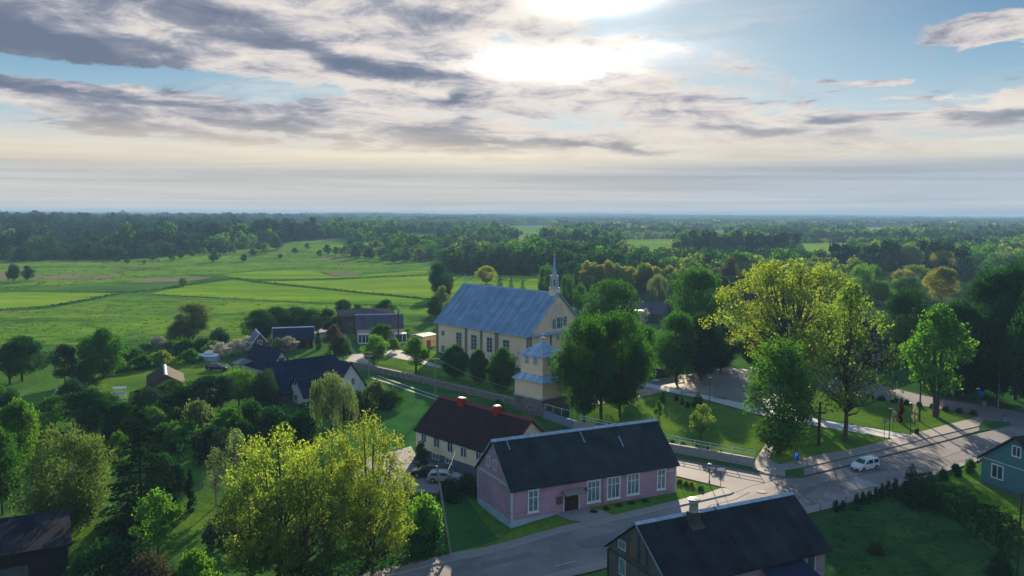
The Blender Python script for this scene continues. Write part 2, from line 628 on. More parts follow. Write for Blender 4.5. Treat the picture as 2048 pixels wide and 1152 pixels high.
def pxpoly(pts):
    return [at(u, v) for u, v in pts]


def sheet(name, pts, mat, dz=.03, cell=3.0, world=False):
    """flat cover draped over the ground: corners from photo positions"""
    import bmesh
    P = pts if world else pxpoly(pts)
    bm = bmesh.new()
    bm.faces.new([bm.verts.new((p[0], p[1], 0)) for p in P])
    bmesh.ops.triangulate(bm, faces=bm.faces[:])
    xs, ys = [p[0] for p in P], [p[1] for p in P]
    near = min(ys) < 125 and min(xs) < 12
    far = max(ys) > 560
    if near or far:
        if not near:
            cell = max(cell, 40.0)
        for ax, lo, hi in ((0, min(xs), max(xs)), (1, min(ys), max(ys))):
            k = math.ceil(lo / cell)
            while k * cell < hi:
                co = [0, 0, 0]
                no = [0, 0, 0]
                co[ax] = k * cell
                no[ax] = 1
                bmesh.ops.bisect_plane(bm, geom=bm.verts[:] + bm.edges[:] + bm.faces[:], plane_co=co, plane_no=no)
                k += 1
    for v in bm.verts:
        v.co.z = hgt(v.co.x, v.co.y) + dz
    bmesh.ops.recalc_face_normals(bm, faces=bm.faces[:])
    for f in bm.faces:
        if f.normal.z < 0:
            f.normal_flip()
    me = bpy.data.meshes.new(name)
    bm.to_mesh(me)
    bm.free()
    me.materials.append(M[mat])
    o = bpy.data.objects.new(name, me)
    COL.objects.link(o)
    tag(o, kind='structure')
    return o


def ribbon(name, pts, width, mat, dz, height=0.0, kind='structure', world=False):
    """strip of constant width along a line of photo points; with height it is a low solid (kerb, wall)"""
    P = [Vector(p) for p in (pts if world else pxpoly(pts))]
    Q = []
    for i in range(len(P) - 1):
        k = max(1, int((P[i + 1] - P[i]).length / 3))
        Q += [P[i].lerp(P[i + 1], j / k) for j in range(k)]
    Q.append(P[-1])
    b = MB()
    L, Rr = [], []
    for i, p in enumerate(Q):
        d = (Q[min(i + 1, len(Q) - 1)] - Q[max(i - 1, 0)])
        d.z = 0
        d.normalize()
        n = Vector((-d.y, d.x, 0)) * width / 2
        for lst, q in ((L, p + n), (Rr, p - n)):
            lst.append((q.x, q.y, hgt(q.x, q.y)))
    vs, fs = [], []
    n = len(Q)
    for i in range(n):
        for q in (L[i], Rr[i]):
            vs.append((q[0], q[1], q[2] + dz + height))
    fs = [(2 * i + 1, 2 * i + 3, 2 * i + 2, 2 * i) for i in range(n - 1)]
    if height:
        for i in range(n):
            for q in (L[i], Rr[i]):
                vs.append((q[0], q[1], q[2] - .1))
        o = 2 * n
        for i in range(n - 1):
            fs.append((2 * i, 2 * i + 2, o + 2 * i + 2, o + 2 * i))
            fs.append((2 * i + 3, 2 * i + 1, o + 2 * i + 1, o + 2 * i + 3))
        fs += [(0, 1, o + 1, o), (2 * n - 1, 2 * n - 2, o + 2 * n - 2, o + 2 * n - 1)]
    b.add(vs, fs)
    o = b.build(name, [mat])
    if kind:
        tag(o, kind=kind)
    return o
SKYK, SKYS, HAZE, EXPO = .05, 1.0, 1.9e-4, .95

# ---------------------------------------------------------------- ground
def make_ground():
    rs = [0.0]
    r = 12.0
    while r < 15000:
        rs.append(r)
        r *= 1.034 if r < 260 else 1.05
    na = 360
    ring = np.array(rs[1:])
    ang = np.linspace(0, 2 * np.pi, na, endpoint=False)
    vs = [(0, 0, hgt(0, 0))]
    for rr in ring:
        for a in ang:
            x, y = rr * math.sin(a), rr * math.cos(a)
            vs.append((x, y, hgt(x, y)))
    fs = [(0, 1 + (j + 1) % na, 1 + j) for j in range(na)]
    for i in range(len(ring) - 1):
        o = 1 + i * na
        fs += [(o + j, o + (j + 1) % na, o + na + (j + 1) % na, o + na + j) for j in range(na)]
    me = bpy.data.meshes.new('ground')
    me.from_pydata(vs, [], fs)
    me.materials.append(M['meadow'])
    o = bpy.data.objects.new('ground', me)
    COL.objects.link(o)
    tag(o, kind='structure')


make_ground()

# fields of the valley (photo positions give the corners on the ground)
sheet('field', [(300, 588), (365, 574), (470, 560), (512, 567), (637, 579), (724, 588), (866, 602), (858, 612), (700, 608), (617, 605), (512, 600), (400, 594)], 'field', .12)
sheet('field', [(520, 563), (662, 561), (762, 556), (852, 552), (905, 556), (900, 600), (866, 598), (724, 584), (637, 575)], 'field2', .12)
sheet('field', [(440, 549), (512, 543), (618, 541), (667, 553), (712, 551), (857, 540), (852, 548), (762, 553), (662, 557), (512, 559), (470, 556)], 'field', .12)
sheet('field', [(-60, 586), (100, 585), (240, 587), (178, 598), (100, 611), (-60, 622)], 'field2', .12)
sheet('field', [(880, 556), (1060, 546), (1110, 560), (1120, 590), (1000, 620), (890, 640), (860, 630), (866, 604)], 'field', .12)
sheet('meadow', [(-80, 628), (100, 618), (240, 592), (400, 596), (512, 602), (617, 608), (860, 615), (860, 650), (700, 662), (420, 690), (250, 690), (-80, 690)], 'rough', .12)
sheet('meadow', [(-100, 520), (250, 520), (480, 500), (640, 480), (760, 500), (870, 536), (850, 540), (712, 548), (512, 541), (300, 560), (-100, 583)], 'rough', .10)
sheet('reed_patch', [(62, 562), (70, 552), (160, 548), (235, 550), (252, 555), (180, 560)], 'reed', .2)
sheet('reed_patch', [(248, 566), (300, 556), (375, 552), (425, 556), (385, 562), (300, 567)], 'reed', .2)
sheet('reed_patch', [(642, 544), (720, 543), (726, 548), (708, 552), (667, 552)], 'reed', .2)
sheet('reed_patch', [(-60, 545), (16, 546), (10, 562), (-60, 566)], 'reed', .2)
sheet('far_field', [(1186, 445), (1235, 446.5), (1238, 449.5), (1190, 449)], 'field2', 1.5)
sheet('far_field', [(790, 476), (900, 474), (905, 482), (800, 486)], 'field', 1.5)
sheet('far_field', [(1030, 474), (1075, 470), (1090, 478), (1035, 484)], 'field', 1.5)
sheet('field_lane', [(640, 655), (690, 630), (700, 640), (712, 690), (735, 727), (700, 745), (640, 745), (560, 700), (600, 670)], 'meadow', .13)

for k, pts in enumerate(([(1236, 480), (1345, 478), (1350, 528), (1240, 530)], [(930, 452), (1110, 451), (1100, 470), (940, 472)], [(1590, 488), (1700, 486), (1710, 528), (1600, 530)], [(1380, 462), (1480, 461), (1485, 480), (1380, 482)],
                         [(560, 455), (660, 454), (665, 470), (570, 472)], [(1720, 455), (1830, 456), (1830, 478), (1730, 476)], [(700, 486), (770, 484), (780, 520), (702, 516)])):
    sheet('far_field', pts, ('field', 'rough', 'field2')[k % 3], .6)
# forest floor so that the woods do not stand on bright grass
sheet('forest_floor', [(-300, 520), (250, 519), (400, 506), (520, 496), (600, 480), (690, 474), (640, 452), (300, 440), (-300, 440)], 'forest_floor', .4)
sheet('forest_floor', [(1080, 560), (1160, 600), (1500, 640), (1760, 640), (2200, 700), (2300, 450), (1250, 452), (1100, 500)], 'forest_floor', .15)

# the street and its branches
sheet('street', [(560, 1215), (740, 1163), (901, 1124), (1170, 1057), (1412, 1001), (1466, 988), (1505, 968), (1560, 957), (1605, 956.5), (1692, 935), (1759, 917), (1898, 882), (2023, 852), (2120, 850),
                 (2200, 850), (2120, 868), (1948, 919), (1876, 941), (1788, 966), (1708, 994), (1611, 1018), (1400, 1074), (1180, 1133), (1070, 1163), (900, 1215)], 'road', .06)
sheet('side_street', [(1180, 888), (1352, 918), (1440, 932), (1500, 944), (1572, 956), (1505, 972), (1466, 988), (1452, 978), (1354, 954), (1300, 950), (1180, 940)], 'road2', .08)
sheet('parking_bay', [(1608, 953), (1640, 944), (1692, 932), (1759, 914), (1898, 879), (1958, 862), (1958, 853), (1860, 877), (1753, 905), (1692, 918), (1607, 938)], 'bay', .09)
sheet('back_street', [(1500, 735), (1616, 752), (1741, 766), (1848, 792), (1905, 803), (2048, 826), (2200, 850), (2120, 868), (2023, 852), (1958, 838), (1945, 828), (1860, 815), (1740, 797), (1616, 775), (1500, 768)], 'road2', .10)
sheet('asphalt_patch', [(1806, 912), (1850, 902), (1858, 906), (1812, 917)], 'patch', .10)
sheet('asphalt_patch', [(1675, 968), (1720, 960), (1760, 972), (1700, 984)], 'patch', .10)
for pts in ([(1180, 1098), (1320, 1062), (1440, 1035), (1560, 1000), (1660, 965), (1770, 940)], [(1400, 1028), (1420, 1012), (1470, 1000), (1500, 985)], [(1560, 958), (1600, 985), (1630, 1010)], [(1800, 905), (1860, 925), (1890, 935)], [(1380, 925), (1460, 952), (1500, 962)]):
    ribbon('tar_seam', pts, .09, 'kerb', .10)
for mt_, pts in (('patch_dark', [(1150, 1085), (1330, 1040), (1350, 1052), (1170, 1098)]), ('patch_dark', [(1470, 1006), (1540, 975), (1640, 972), (1600, 1000), (1510, 1022)]), ('bay', [(1790, 925), (1900, 892), (1960, 880), (1955, 892), (1880, 918), (1800, 940)]), ('patch_dark', [(960, 1128), (1060, 1104), (1066, 1112), (965, 1137)])):
    sheet('asphalt_patch', pts, mt_, .085)
ribbon('road_line', [(1108, 1134), (1152, 1124)], .12, 'paint', .10)
ribbon('road_line', [(1700, 953), (1752, 940)], .12, 'paint', .10)
mh = at(1523, 985)
b = MB()
b.lathe([(0.01, .02), (.62, .02), (.66, 0)], 20)
tag(b.build('manhole_cover', ['patch'], None, loc=(mh.x, mh.y, mh.z + .12)), 'pale round manhole cover in the asphalt at the street junction', 'manhole cover')

# pavements, real steps of 12 cm
def raised(name, pts, mat, h=.12, world=False):
    P = pts if world else pxpoly(pts)
    o = sheet(name, P, mat, h, 3.0, world=True)
    return o


raised('pavement', [(560, 1196), (740, 1147), (898, 1109), (1170, 1046), (1250, 1027), (1412, 989), (1442, 978), (1458, 979), (1465, 985), (1459, 989), (1412, 1000), (1170, 1056.5), (901, 1123), (740, 1161), (560, 1212)], 'walk', .16)
raised('pavement', [(1505, 939), (1512, 921), (1530, 890), (1545, 866), (1552, 866), (1553, 880), (1538, 921), (1558, 931), (1640, 911), (1711, 898), (1786, 879), (1821, 870.5), (1890, 852), (1958, 834.5), (1968, 841), (1958, 853.5), (1860, 876), (1753, 904), (1692, 917.5), (1607, 936.5), (1570, 943), (1571, 955), (1540, 951)], 'walk', .16)
raised('traffic_island', [(1572, 955), (1572, 946), (1607, 937), (1608, 952.5), (1590, 956.5)], 'lawn_dark', .16)
raised('traffic_island', [(1958, 861), (1958, 853.5), (1990, 844), (2018, 846), (2022, 851)], 'lawn_dark', .16)
raised('pavement', [(1000, 1196), (1180, 1147), (1400, 1088), (1618, 1029), (1663, 1018), (1716, 1001), (1795, 974), (1885, 947), (1960, 922), (2120, 872), (2118, 866), (1948, 917), (1876, 940), (1788, 965), (1708, 993), (1611, 1017), (1400, 1073), (1180, 1132), (1000, 1180)], 'walk', .16)
for pts in ([(560, 1214), (740, 1162), (901, 1123.5), (1170, 1057), (1412, 1000.5), (1459, 989.5), (1466, 986), (1462, 981), (1452, 977.5), (1354, 954)],
            [(1350, 917), (1440, 931.5), (1500, 943.5), (1540, 951.5), (1571, 956), (1592, 957), (1609, 953)],
            [(1570, 943), (1607, 937), (1692, 918), (1753, 904.5), (1860, 876.5), (1958, 853.7), (1990, 844)],
            [(1609, 953), (1692, 934), (1759, 916), (1898, 880.5), (1958, 863), (2023, 851.5)],
            [(1070, 1162), (1180, 1132.5), (1400, 1073), (1611, 1017.5), (1708, 993.5), (1788, 965.5), (1876, 940.5), (1948, 918)],
            [(1616, 751), (1741, 765), (1848, 791), (1905, 802), (2048, 825), (2150, 843)],
            [(1616, 776), (1740, 798), (1860, 816), (1945, 829), (1958, 834)]):
    ribbon('kerb', pts, .16, 'kerb_light' if pts[0][0] < 1700 and pts[0][1] > 1000 else 'kerb', .08, .10)

# lawns, paths and the square of the church green
sheet('lawn', [(1150, 800), (1270, 782), (1300, 790), (1411, 802), (1511, 830), (1598, 848), (1570, 930), (1558, 931), (1538, 921), (1512, 921), (1508, 925), (1345, 890), (1180, 850)], 'lawn', .05)
sheet('lawn', [(1553, 880), (1560, 866), (1598, 845), (1786, 878), (1711, 898), (1640, 911), (1558, 931), (1538, 921)], 'lawn', .07)
sheet('lawn', [(1591, 830), (1600, 790), (1620, 777), (1740, 798), (1860, 816), (1945, 829), (1958, 834), (1890, 852), (1821, 870)], 'lawn', .07)
sheet('lawn', [(1340, 905), (1352, 917), (1440, 931), (1500, 943), (1505, 938), (1508, 930)], 'lawn_dark', .05)
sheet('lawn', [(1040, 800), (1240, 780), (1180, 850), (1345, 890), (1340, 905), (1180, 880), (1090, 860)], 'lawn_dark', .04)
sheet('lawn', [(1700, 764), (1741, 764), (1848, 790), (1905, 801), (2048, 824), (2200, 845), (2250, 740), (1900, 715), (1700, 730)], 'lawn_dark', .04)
raised('path', [(1268, 772), (1285, 774), (1411, 800), (1480, 819), (1511, 829), (1598, 847), (1786, 878.5), (1821, 871), (1591, 832), (1520, 815), (1480, 806), (1420, 793), (1340, 776), (1290, 766), (1270, 766)], 'white_path', .12)
raised('path', [(1538, 921), (1512, 921), (1530, 890), (1545, 866), (1540, 834), (1552, 834), (1555, 866), (1554, 882)], 'walk', .13)
sheet('square', [(1385, 736), (1430, 733), (1500, 740), (1600, 752), (1600, 790), (1591, 831), (1520, 814), (1480, 805), (1420, 792), (1395, 786)], 'plaza', .09)
sheet('gravel_corner', [(1270, 765), (1300, 758), (1345, 752), (1400, 747), (1430, 760), (1425, 793), (1340, 775), (1290, 765)], 'sand', .10)
sheet('gravel_corner', [(1180, 790), (1268, 773), (1330, 783), (1300, 790), (1262, 798), (1180, 812)], 'sand', .08)

# churchyard, lanes and yards on the left
sheet('churchyard_lawn', [(760, 722), (860, 700), (1070, 745), (1200, 760), (1180, 790), (1040, 790), (1000, 775), (750, 728)], 'lawn', .05)
sheet('lane', [(690, 722), (712, 712), (735, 700), (760, 690), (762, 694), (742, 706), (732, 716), (745, 730), (735, 736), (705, 728)], 'gravel', .19)
sheet('lane', [(626, 677), (630, 652), (668, 655), (690, 665), (706, 700), (720, 712), (700, 722), (676, 690), (660, 676)], 'yard', .17)
sheet('lane', [(735, 697), (800, 700), (850, 722), (880, 732), (905, 737), (900, 741), (860, 733), (820, 722), (770, 712)], 'gravel', .08)
sheet('verge', [(700, 745), (735, 740), (820, 762), (1000, 800), (1040, 815), (1040, 850), (1010, 850), (880, 815), (780, 790), (700, 765)], 'lawn_dark', .04)
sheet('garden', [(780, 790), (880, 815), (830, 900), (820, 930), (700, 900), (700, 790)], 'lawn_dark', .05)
ribbon('wheel_track', [(745, 757), (775, 766), (820, 782), (870, 799), (905, 812)], .55, 'gravel', .09)
ribbon('wheel_track', [(755, 752), (790, 764), (830, 778), (874, 793), (920, 807)], .55, 'gravel', .09)
sheet('courtyard', [(700, 925), (800, 900), (822, 893), (832, 912), (905, 945), (960, 960), (950, 985), (900, 990), (840, 985), (790, 975), (700, 970)], 'road2', .07)
sheet('lawn', [(700, 975), (790, 978), (840, 988), (930, 990), (1000, 1085), (898, 1108), (740, 1146), (600, 1180), (600, 1050)], 'lawn_dark', .05)
sheet('lawn', [(1000, 1080), (1023, 1064), (1120, 1030), (1160, 1018), (1350, 986), (1354, 955), (1440, 976), (1412, 988.5), (1230, 1031), (1170, 1044), (898, 1108)], 'lawn', .06)
raised('door_path', [(1112, 1031), (1130, 1022), (1162, 1017), (1205, 1022), (1225, 1032), (1165, 1046), (1140, 1042)], 'walk', .12)
ribbon('garden_lane', [(735, 1030), (600, 1080)], 1.0, 'gravel', .05)
sheet('orchard_lawn', [(-60, 1130), (120, 1060), (330, 1000), (420, 985), (470, 1010), (400, 1080), (300, 1140), (100, 1200), (-60, 1200)], 'lawn', .05)
sheet('orchard_lawn', [(150, 765), (290, 740), (310, 715), (430, 712), (480, 745), (400, 762), (330, 790), (240, 800), (150, 795)], 'lawn', .05)
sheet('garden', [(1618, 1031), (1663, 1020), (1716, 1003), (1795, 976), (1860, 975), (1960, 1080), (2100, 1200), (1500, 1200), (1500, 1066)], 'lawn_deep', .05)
sheet('flower_strip', [(1870, 985), (1950, 930), (1966, 965), (2060, 1010), (2060, 1075), (1980, 1040)], 'lawn', .06)


# ---------------------------------------------------------------- houses
def facemap(face, L, W):
    if face == 'front':
        return lambda a, d, z: (a, -d, z)
    if face == 'left':
        return lambda a, d, z: (-d, W - a, z)      # seen from outside a runs to the right
    if face == 'right':
        return lambda a, d, z: (L + d, a, z)
    return lambda a, d, z: (L - a, W + d, z)


def window(par, face, L, W, a, z, w, h, nx=2, nz=2, trim=.12, fm='white', gm='glass', cornice=False, name='window', bars=None, arch=False):
    T = facemap(face, L, W)
    b = MB()
    t = trim
    a0, a1, z0, z1 = a - w / 2, a + w / 2, z, z + h
    dp = .10
    b.box(a0, a0 + t, .002, dp, z0, z1, 0, T)
    b.box(a1 - t, a1, .002, dp, z0, z1, 0, T)
    b.box(a0 + t, a1 - t, .002, dp, z0, z0 + t, 0, T)
    b.box(a0 + t, a1 - t, .002, dp, z1 - t, z1, 0, T)
    if cornice:
        b.box(a0 - .12, a1 + .12, .002, dp + .10, z1, z1 + .12, 0, T)
        b.box(a0 - .08, a1 + .08, .002, dp + .08, z0 - .10, z0, 0, T)
    iw, ih = w - 2 * t, h - 2 * t
    bw = .055
    for i in range(1, nx):
        x = a0 + t + iw * i / nx
        b.box(x - bw, x + bw, .04, dp - .03, z0 + t, z1 - t, 0, T)
    zs = bars or [i / nz for i in range(1, nz)]
    for k in zs:
        zz = z0 + t + ih * k
        b.box(a0 + t, a1 - t, .045, dp - .035, zz - bw * .8, zz + bw * .8, 0, T)
    fr = b.build(name, [fm], par)
    g = MB()
    g.box(a0 + t, a1 - t, .012, .035, z0 + t, z1 - t, 0, T)
    g.build('pane', [gm], fr)
    return fr


def roof_gable(par, L, W, ze, zr, eo=.4, go=.4, t=.16, mats=('roof_slate', 'roof_edge'), ridge=True, name='roof', wpeak=None):
    s = (zr - ze) / (W / 2)
    zE = ze - s * eo
    b = MB()
    m = W / 2
    b.xprism([(-eo, zE), (m, zr), (m, zr - t * 1.3), (-eo, zE - t)], -go, L + go, 0, 1)
    b.xprism([(m, zr), (W + eo, zE), (W + eo, zE - t), (m, zr - t * 1.3)], -go, L + go, 0, 1)
    r = b.build(name, list(mats), par)
    if ridge:
        c = MB()
        c.xprism([(m - .28, zr - .28 * s + .035), (m, zr + .05), (m + .28, zr - .28 * s + .035), (m + .28, zr - .28 * s + .004), (m, zr + .004), (m - .28, zr - .28 * s + .004)], -go - .02, L + go + .02, 0)
        c.build('ridge_cap', [mats[1]], r)
    return r


def walls(par, L, W, ze, zr, mat, z0=0.0, name='wall', gmat=None, t=.2):
    b = MB()
    m = W / 2
    b.xprism([(0, z0), (W, z0), (W, ze - t), (m, zr - t * 1.5), (0, ze - t)], 0, L, 0, 1 if gmat else 0)
    return b.build(name, [mat] + ([gmat] if gmat else []), par)


def verge(par, L, W, ze, zr, eo, go, mat, side='right', w=.25, t=.06, name='verge_board'):
    """barge board along one gable"""
    s = (zr - ze) / (W / 2)
    zE = ze - s * eo
    x0, x1 = (L + go + .003, L + go + t) if side == 'right' else (-go - t, -go - .003)
    b = MB()
    m = W / 2
    b.xprism([(-eo, zE + .04), (m, zr + .04), (m, zr - w), (-eo, zE - w)], x0, x1)
    b.xprism([(m, zr + .04), (W + eo, zE + .04), (W + eo, zE - w), (m, zr - w)], x0, x1)
    return b.build(name, [mat], par)


def chimney(par, x, y, z0, z1, w, d, mat, cap='metal', pot=False):
    b = MB()
    b.box(x - w / 2, x + w / 2, y - d / 2, y + d / 2, z0, z1)
    b.box(x - w / 2 - .05, x + w / 2 + .05, y - d / 2 - .05, y + d / 2 + .05, z1 - .25, z1 - .1)
    c = b.build('chimney', [mat], par)
    k = MB()
    k.box(x - w / 2 + .08, x + w / 2 - .08, y - d / 2 + .08, y + d / 2 - .08, z1, z1 + .14)
    k.build('chimney_cap', [cap], c)
    return c


# ---- pink clapboard hall
PD = dirv(26.4)
PN = Vector((-PD.y, PD.x, 0))
pr = at(1350, 985, 0)
PL = line_u(pr, -PD, 1023)
p0 = pr - PD * PL
p0.z = 0
PW, PZR = fit_gable(p0 - PD * .35, PN, 983, 879)
PZE = zat(p0, 974)
print('pink L W ze zr', PL, PW, PZE, PZR, p0)
house = thing('wooden_hall', 'long pink clapboard house with white windows beside the street, under a dark slate roof', 'house', p0, 26.4)
walls(house, PL, PW, PZE, PZR, 'pink')
b = MB()
b.box(-.06, PL + .06, -.06, PW + .06, -1.7, .0)
b.build('plinth', ['found'], house)
roof_gable(house, PL, PW, PZE, PZR, .42, .4, .16, ('roof_slate', 'roof_edge'))
b = MB()
s_ = (PZR - PZE) / (PW / 2)
b.xprism([(.02, PZE - .28), (PW - .02, PZE - .28), (PW - .02, PZE - .05), (.02, PZE - .05)], -.09, -.003)
b.box(-.10, .14, -.09, -.003, 0, PZE - .3)
b.box(PL - .14, PL + .10, -.09, -.003, 0, PZE - .3)
b.box(-.10, -.003, 0, .14, 0, PZE - .3)
b.box(-.10, -.003, PW - .14, PW, 0, PZE - .3)
b.box(.14, PL - .14, -.07, -.003, PZE - .36, PZE - .2)
b.build('corner_trim', ['white_dirty'], house)


def wpx(p0, d, x0, x1, y0, y1):
    """window centre, sill, width, height on the wall line from photo box"""
    a0, z0 = hit_wall(x0, y1, p0, d)
    a1, z1 = hit_wall(x1, (y0), p0, d)
    _, zb = hit_wall((x0 + x1) / 2, y1, p0, d)
    _, zt = hit_wall((x0 + x1) / 2, y0, p0, d)
    return (a0 + a1) / 2, zb, a1 - a0, zt - zb


for x0, x1, y0, y1, nx in ((1055, 1077, 979, 1024, 2), (1173, 1200.5, 960, 1004, 3), (1213, 1240.5, 953, 997, 3), (1252.5, 1279, 946, 989, 3), (1313, 1331.5, 937, 978.5, 2)):
    a, z, w, h = wpx(p0, PD, x0, x1, y0, y1)
    window(house, 'front', PL, PW, a, z, w, h, nx, 2, .17, 'white', 'glass_curtain', True, bars=[.68])
Pgl = p0 + PN * PW
for x0, x1, y0, y1 in ((974.5, 980.5, 912, 932.5), (988, 993.5, 920.5, 940.5)):
    a, z, w, h = wpx(Pgl, -PN, x0, x1, y0, y1)
    window(house, 'left', PL, PW, a, z, max(w, .45), h, 1, 1, .09, 'white', 'glass_curtain')
a, z, w, h = wpx(p0, PD, 1126, 1158.5, 986, 1021.5)
z = max(z, .05)
b = MB()
b.box(a - w / 2 + .12, a + w / 2 - .12, -.06, -.01, .04, z + h - .1)
dr = b.build('door', ['door'], house)
b = MB()
b.box(a - w / 2, a - w / 2 + .12, -.10, -.003, .04, z + h)
b.box(a + w / 2 - .12, a + w / 2, -.10, -.003, .04, z + h)
b.box(a - w / 2 + .12, a + w / 2 - .12, -.10, -.003, z + h - .1, z + h)
b.build('door_frame', ['white'], dr)
b = MB()
b.box(a + .08, a + .13, -.12, -.07, 1.0, 1.12)
b.build('handle', ['steel'], dr)
b = MB()
b.xprism([(-1.15, z + h + .1), (-.1, z + h + .55), (-.1, z + h + .47), (-1.15, z + h + .02)], a - w / 2 - .25, a + w / 2 + .35)
b.box(a - w / 2 - .15, a - w / 2 - .08, -1.1, -.1, z + h + .02, z + h + .09)
b.box(a + w / 2 + .1, a + w / 2 + .17, -1.1, -.1, z + h + .02, z + h + .09)
b.build('canopy', ['pilaster'], house)
b = MB()
b.box(a - w / 2 - .95, a - w / 2 - .15, -.16, -.003, 1.1, 2.0)
b.build('notice_board', ['wall_brown'], house)
b = MB()
b.box(a + w / 2 + .3, a + w / 2 + 1.1, -.16, -.003, 2.1, 2.65)
b.build('notice_board', ['wall_brown'], house)
b = MB()
b.box(a - w / 2 - .5, a + w / 2 + 1.2, -1.3, 0, -.6, .08)
b.build('doorstep', ['concrete'], house)
ap, _, _, _ = wpx(p0, PD, 1204, 1207, 950, 1008)
b = MB()
b.box(ap - .07, ap + .07, -.10, -.003, 0, PZE - .38)
b.build('downpipe', ['pilaster'], house)
b = MB()
b.box(PL - 1.6, PL - .35, -.12, -.003, PZE - 1.2, PZE - .95)
b.build('address_plate', ['white_dirty'], house)
# pale repairs on the slope (real sheets of tin)
for xx, yy in ((PL * .72, .62), (PL * .50, .82), (PL * .06, .88)):
    b = MB()
    y = PW / 2 * yy
    z = PZE + s_ * y
    b.add([(xx, y - .7, z - s_ * .7 + .02), (xx + .2, y - .7, z - s_ * .7 + .02), (xx + .2, y + .5, z + s_ * .5 + .02), (xx, y + .5, z + s_ * .5 + .02)], [(0, 1, 2, 3)])
    b.build('roof_patch', ['concrete'], house)

# ---- church
CA, CB = at(874, 708, 0), at(1058, 745, 0)
CD = (CB - CA)
CL = CD.length
CD.normalize()
CAng = math.degrees(math.atan2(CD.y, CD.x))
CN = Vector((-CD.y, CD.x, 0))
CW, CZR = fit_gable(CB + CD * .4, CN, 1118.5, 585)
CZE = zat(CB, 668)
print('church', CL, CW, CZE, CZR, CAng)
ch = thing('church', 'big cream church under a streaked blue metal roof with a slim spire on the gable', 'church', CA, CAng)
walls(ch, CL, CW, CZE, CZR, 'cream', 0.5, gmat='cream2')
b = MB()
b.box(-.12, CL + .12, -.12, CW + .12, -.3, .6)
b.build('plinth', ['plinth_grey'], ch)
rf = roof_gable(ch, CL, CW, CZE, CZR, .6, .55, .2, ('church_roof', 'roof_bluegrey'), ridge=True)
sC = (CZR - CZE) / (CW / 2)
b = MB()
nse = int(CL / .62)
for i in range(nse + 1):
    x = -.5 + (CL + 1.0) * i / nse
    for sgn in (0, 1):
        y0, z0_ = (-.6, CZE - sC * .6) if sgn == 0 else (CW + .6, CZE - sC * .6)
        y1, z1_ = CW / 2, CZR
        b.add([(x - .03, y0, z0_ + .005), (x + .03, y0, z0_ + .005), (x + .03, y1, z1_ + .005), (x - .03, y1, z1_ + .005),
               (x - .03, y0, z0_ + .09), (x + .03, y0, z0_ + .09), (x + .03, y1, z1_ + .09), (x - .03, y1, z1_ + .09)],
              [(4, 5, 6, 7), (0, 1, 5, 4), (1, 2, 6, 5), (3, 0, 4, 7)])
b.build('standing_seams', ['seam_pale'], rf)
b = MB()
b.xprism([(-.75, CZE - sC * .6 - .1), (-.6, CZE - sC * .6 - .02), (-.6, CZE - sC * .6 - .2), (-.72, CZE - sC * .6 - .22)], -.5, CL + .5)
b.build('gutter', ['roof_bluegrey'], ch)
# pilasters along the wall
for x0, x1 in ((931, 934.3), (961.5, 964.5), (991, 997)):
    a, z, w, h = wpx(CA, CD, x0, x1, 655, 720)
    b = MB()
    b.box(a - w / 2, a + w / 2, -.28, -.003, .5, CZE - .55)
    b.build('pilaster', ['pilaster'], ch)
for xx in (.25, CL - .45):
    b = MB()
    b.box(xx - .25, xx + .35, -.25, -.003, .5, CZE - .55)
    b.build('pilaster', ['pilaster'], ch)
for x0, x1, y0, y1, nx, nz in ((883, 889.5, 661, 671.5, 2, 2), (882.5, 890.5, 690.5, 704.5, 2, 3), (912.5, 923.8, 664.5, 692.5, 2, 4), (942, 954, 669.3, 700, 2, 4), (973.3, 985.5, 674.3, 705, 2, 4), (1005.8, 1019.3, 679.3, 709, 2, 4)):
    a, z, w, h = wpx(CA, CD, x0, x1, y0, y1)
    window(ch, 'front', CL, CW, a, z, w, h, nx, nz, .16, 'white_dirty', 'glass')
CG = CB + CN * 0
for x0, x1, y0, y1, nx, nz in ((1104.5, 1112, 637.5, 658.3, 2, 3), (1113.2, 1125, 634, 656.8, 3, 2), (1126, 1133.5, 632, 652.5, 2, 3), (1113, 1118.5, 671, 681, 2, 2)):
    a, z, w, h = wpx(CG, CN, x0, x1, y0, y1)
    window(ch, 'right', CL, CW, a, z, w, h, nx, nz, .16, 'white_dirty', 'glass')
b = MB()
b.xprism([(-.1, CZE - .75), (CW + .1, CZE - .75), (CW + .1, CZE - .62), (-.1, CZE - .62)], CL + .003, CL + .75)
b.xprism([(-.1, CZE - .62), (CW + .1, CZE - .62), (CW + .1, CZE - .1), (-.1, CZE - .1)], CL + .003, CL + .12)
b.add([(CL + .12, -.1, CZE - .1), (CL + .12, CW + .1, CZE - .1), (CL + .78, CW + .1, CZE - .6), (CL + .78, -.1, CZE - .6)], [(0, 3, 2, 1)])
b.build('cornice', ['roof_bluegrey'], ch)
for y0, y1 in ((CW * .36, CW * .36 + .5), (CW * .66, CW * .66 + .5), (.1, .6), (CW - .6, CW - .1)):
    b = MB()
    b.box(CL + .003, CL + .26, y0, y1, .5, CZE - .78)
    b.build('pilaster', ['pilaster'], ch)
b = MB()
for k in (-1, 0, 1):
    yb = CW / 2 + k * 1.9
    for sg in (-1, 1):
        b.tube([(CL + .05, yb + sg * .9, CZE + 1.0), (CL + .05, CW / 2 + k * .9 + sg * .05, CZR - 2.6)], .07, 4)
b.build('gable_battens', ['white_dirty'], ch)
b = MB()
b.box(CL + .003, CL + .18, CW * .44, CW * .60, 1.0, 3.9)
b.build('portal', ['door'], ch)
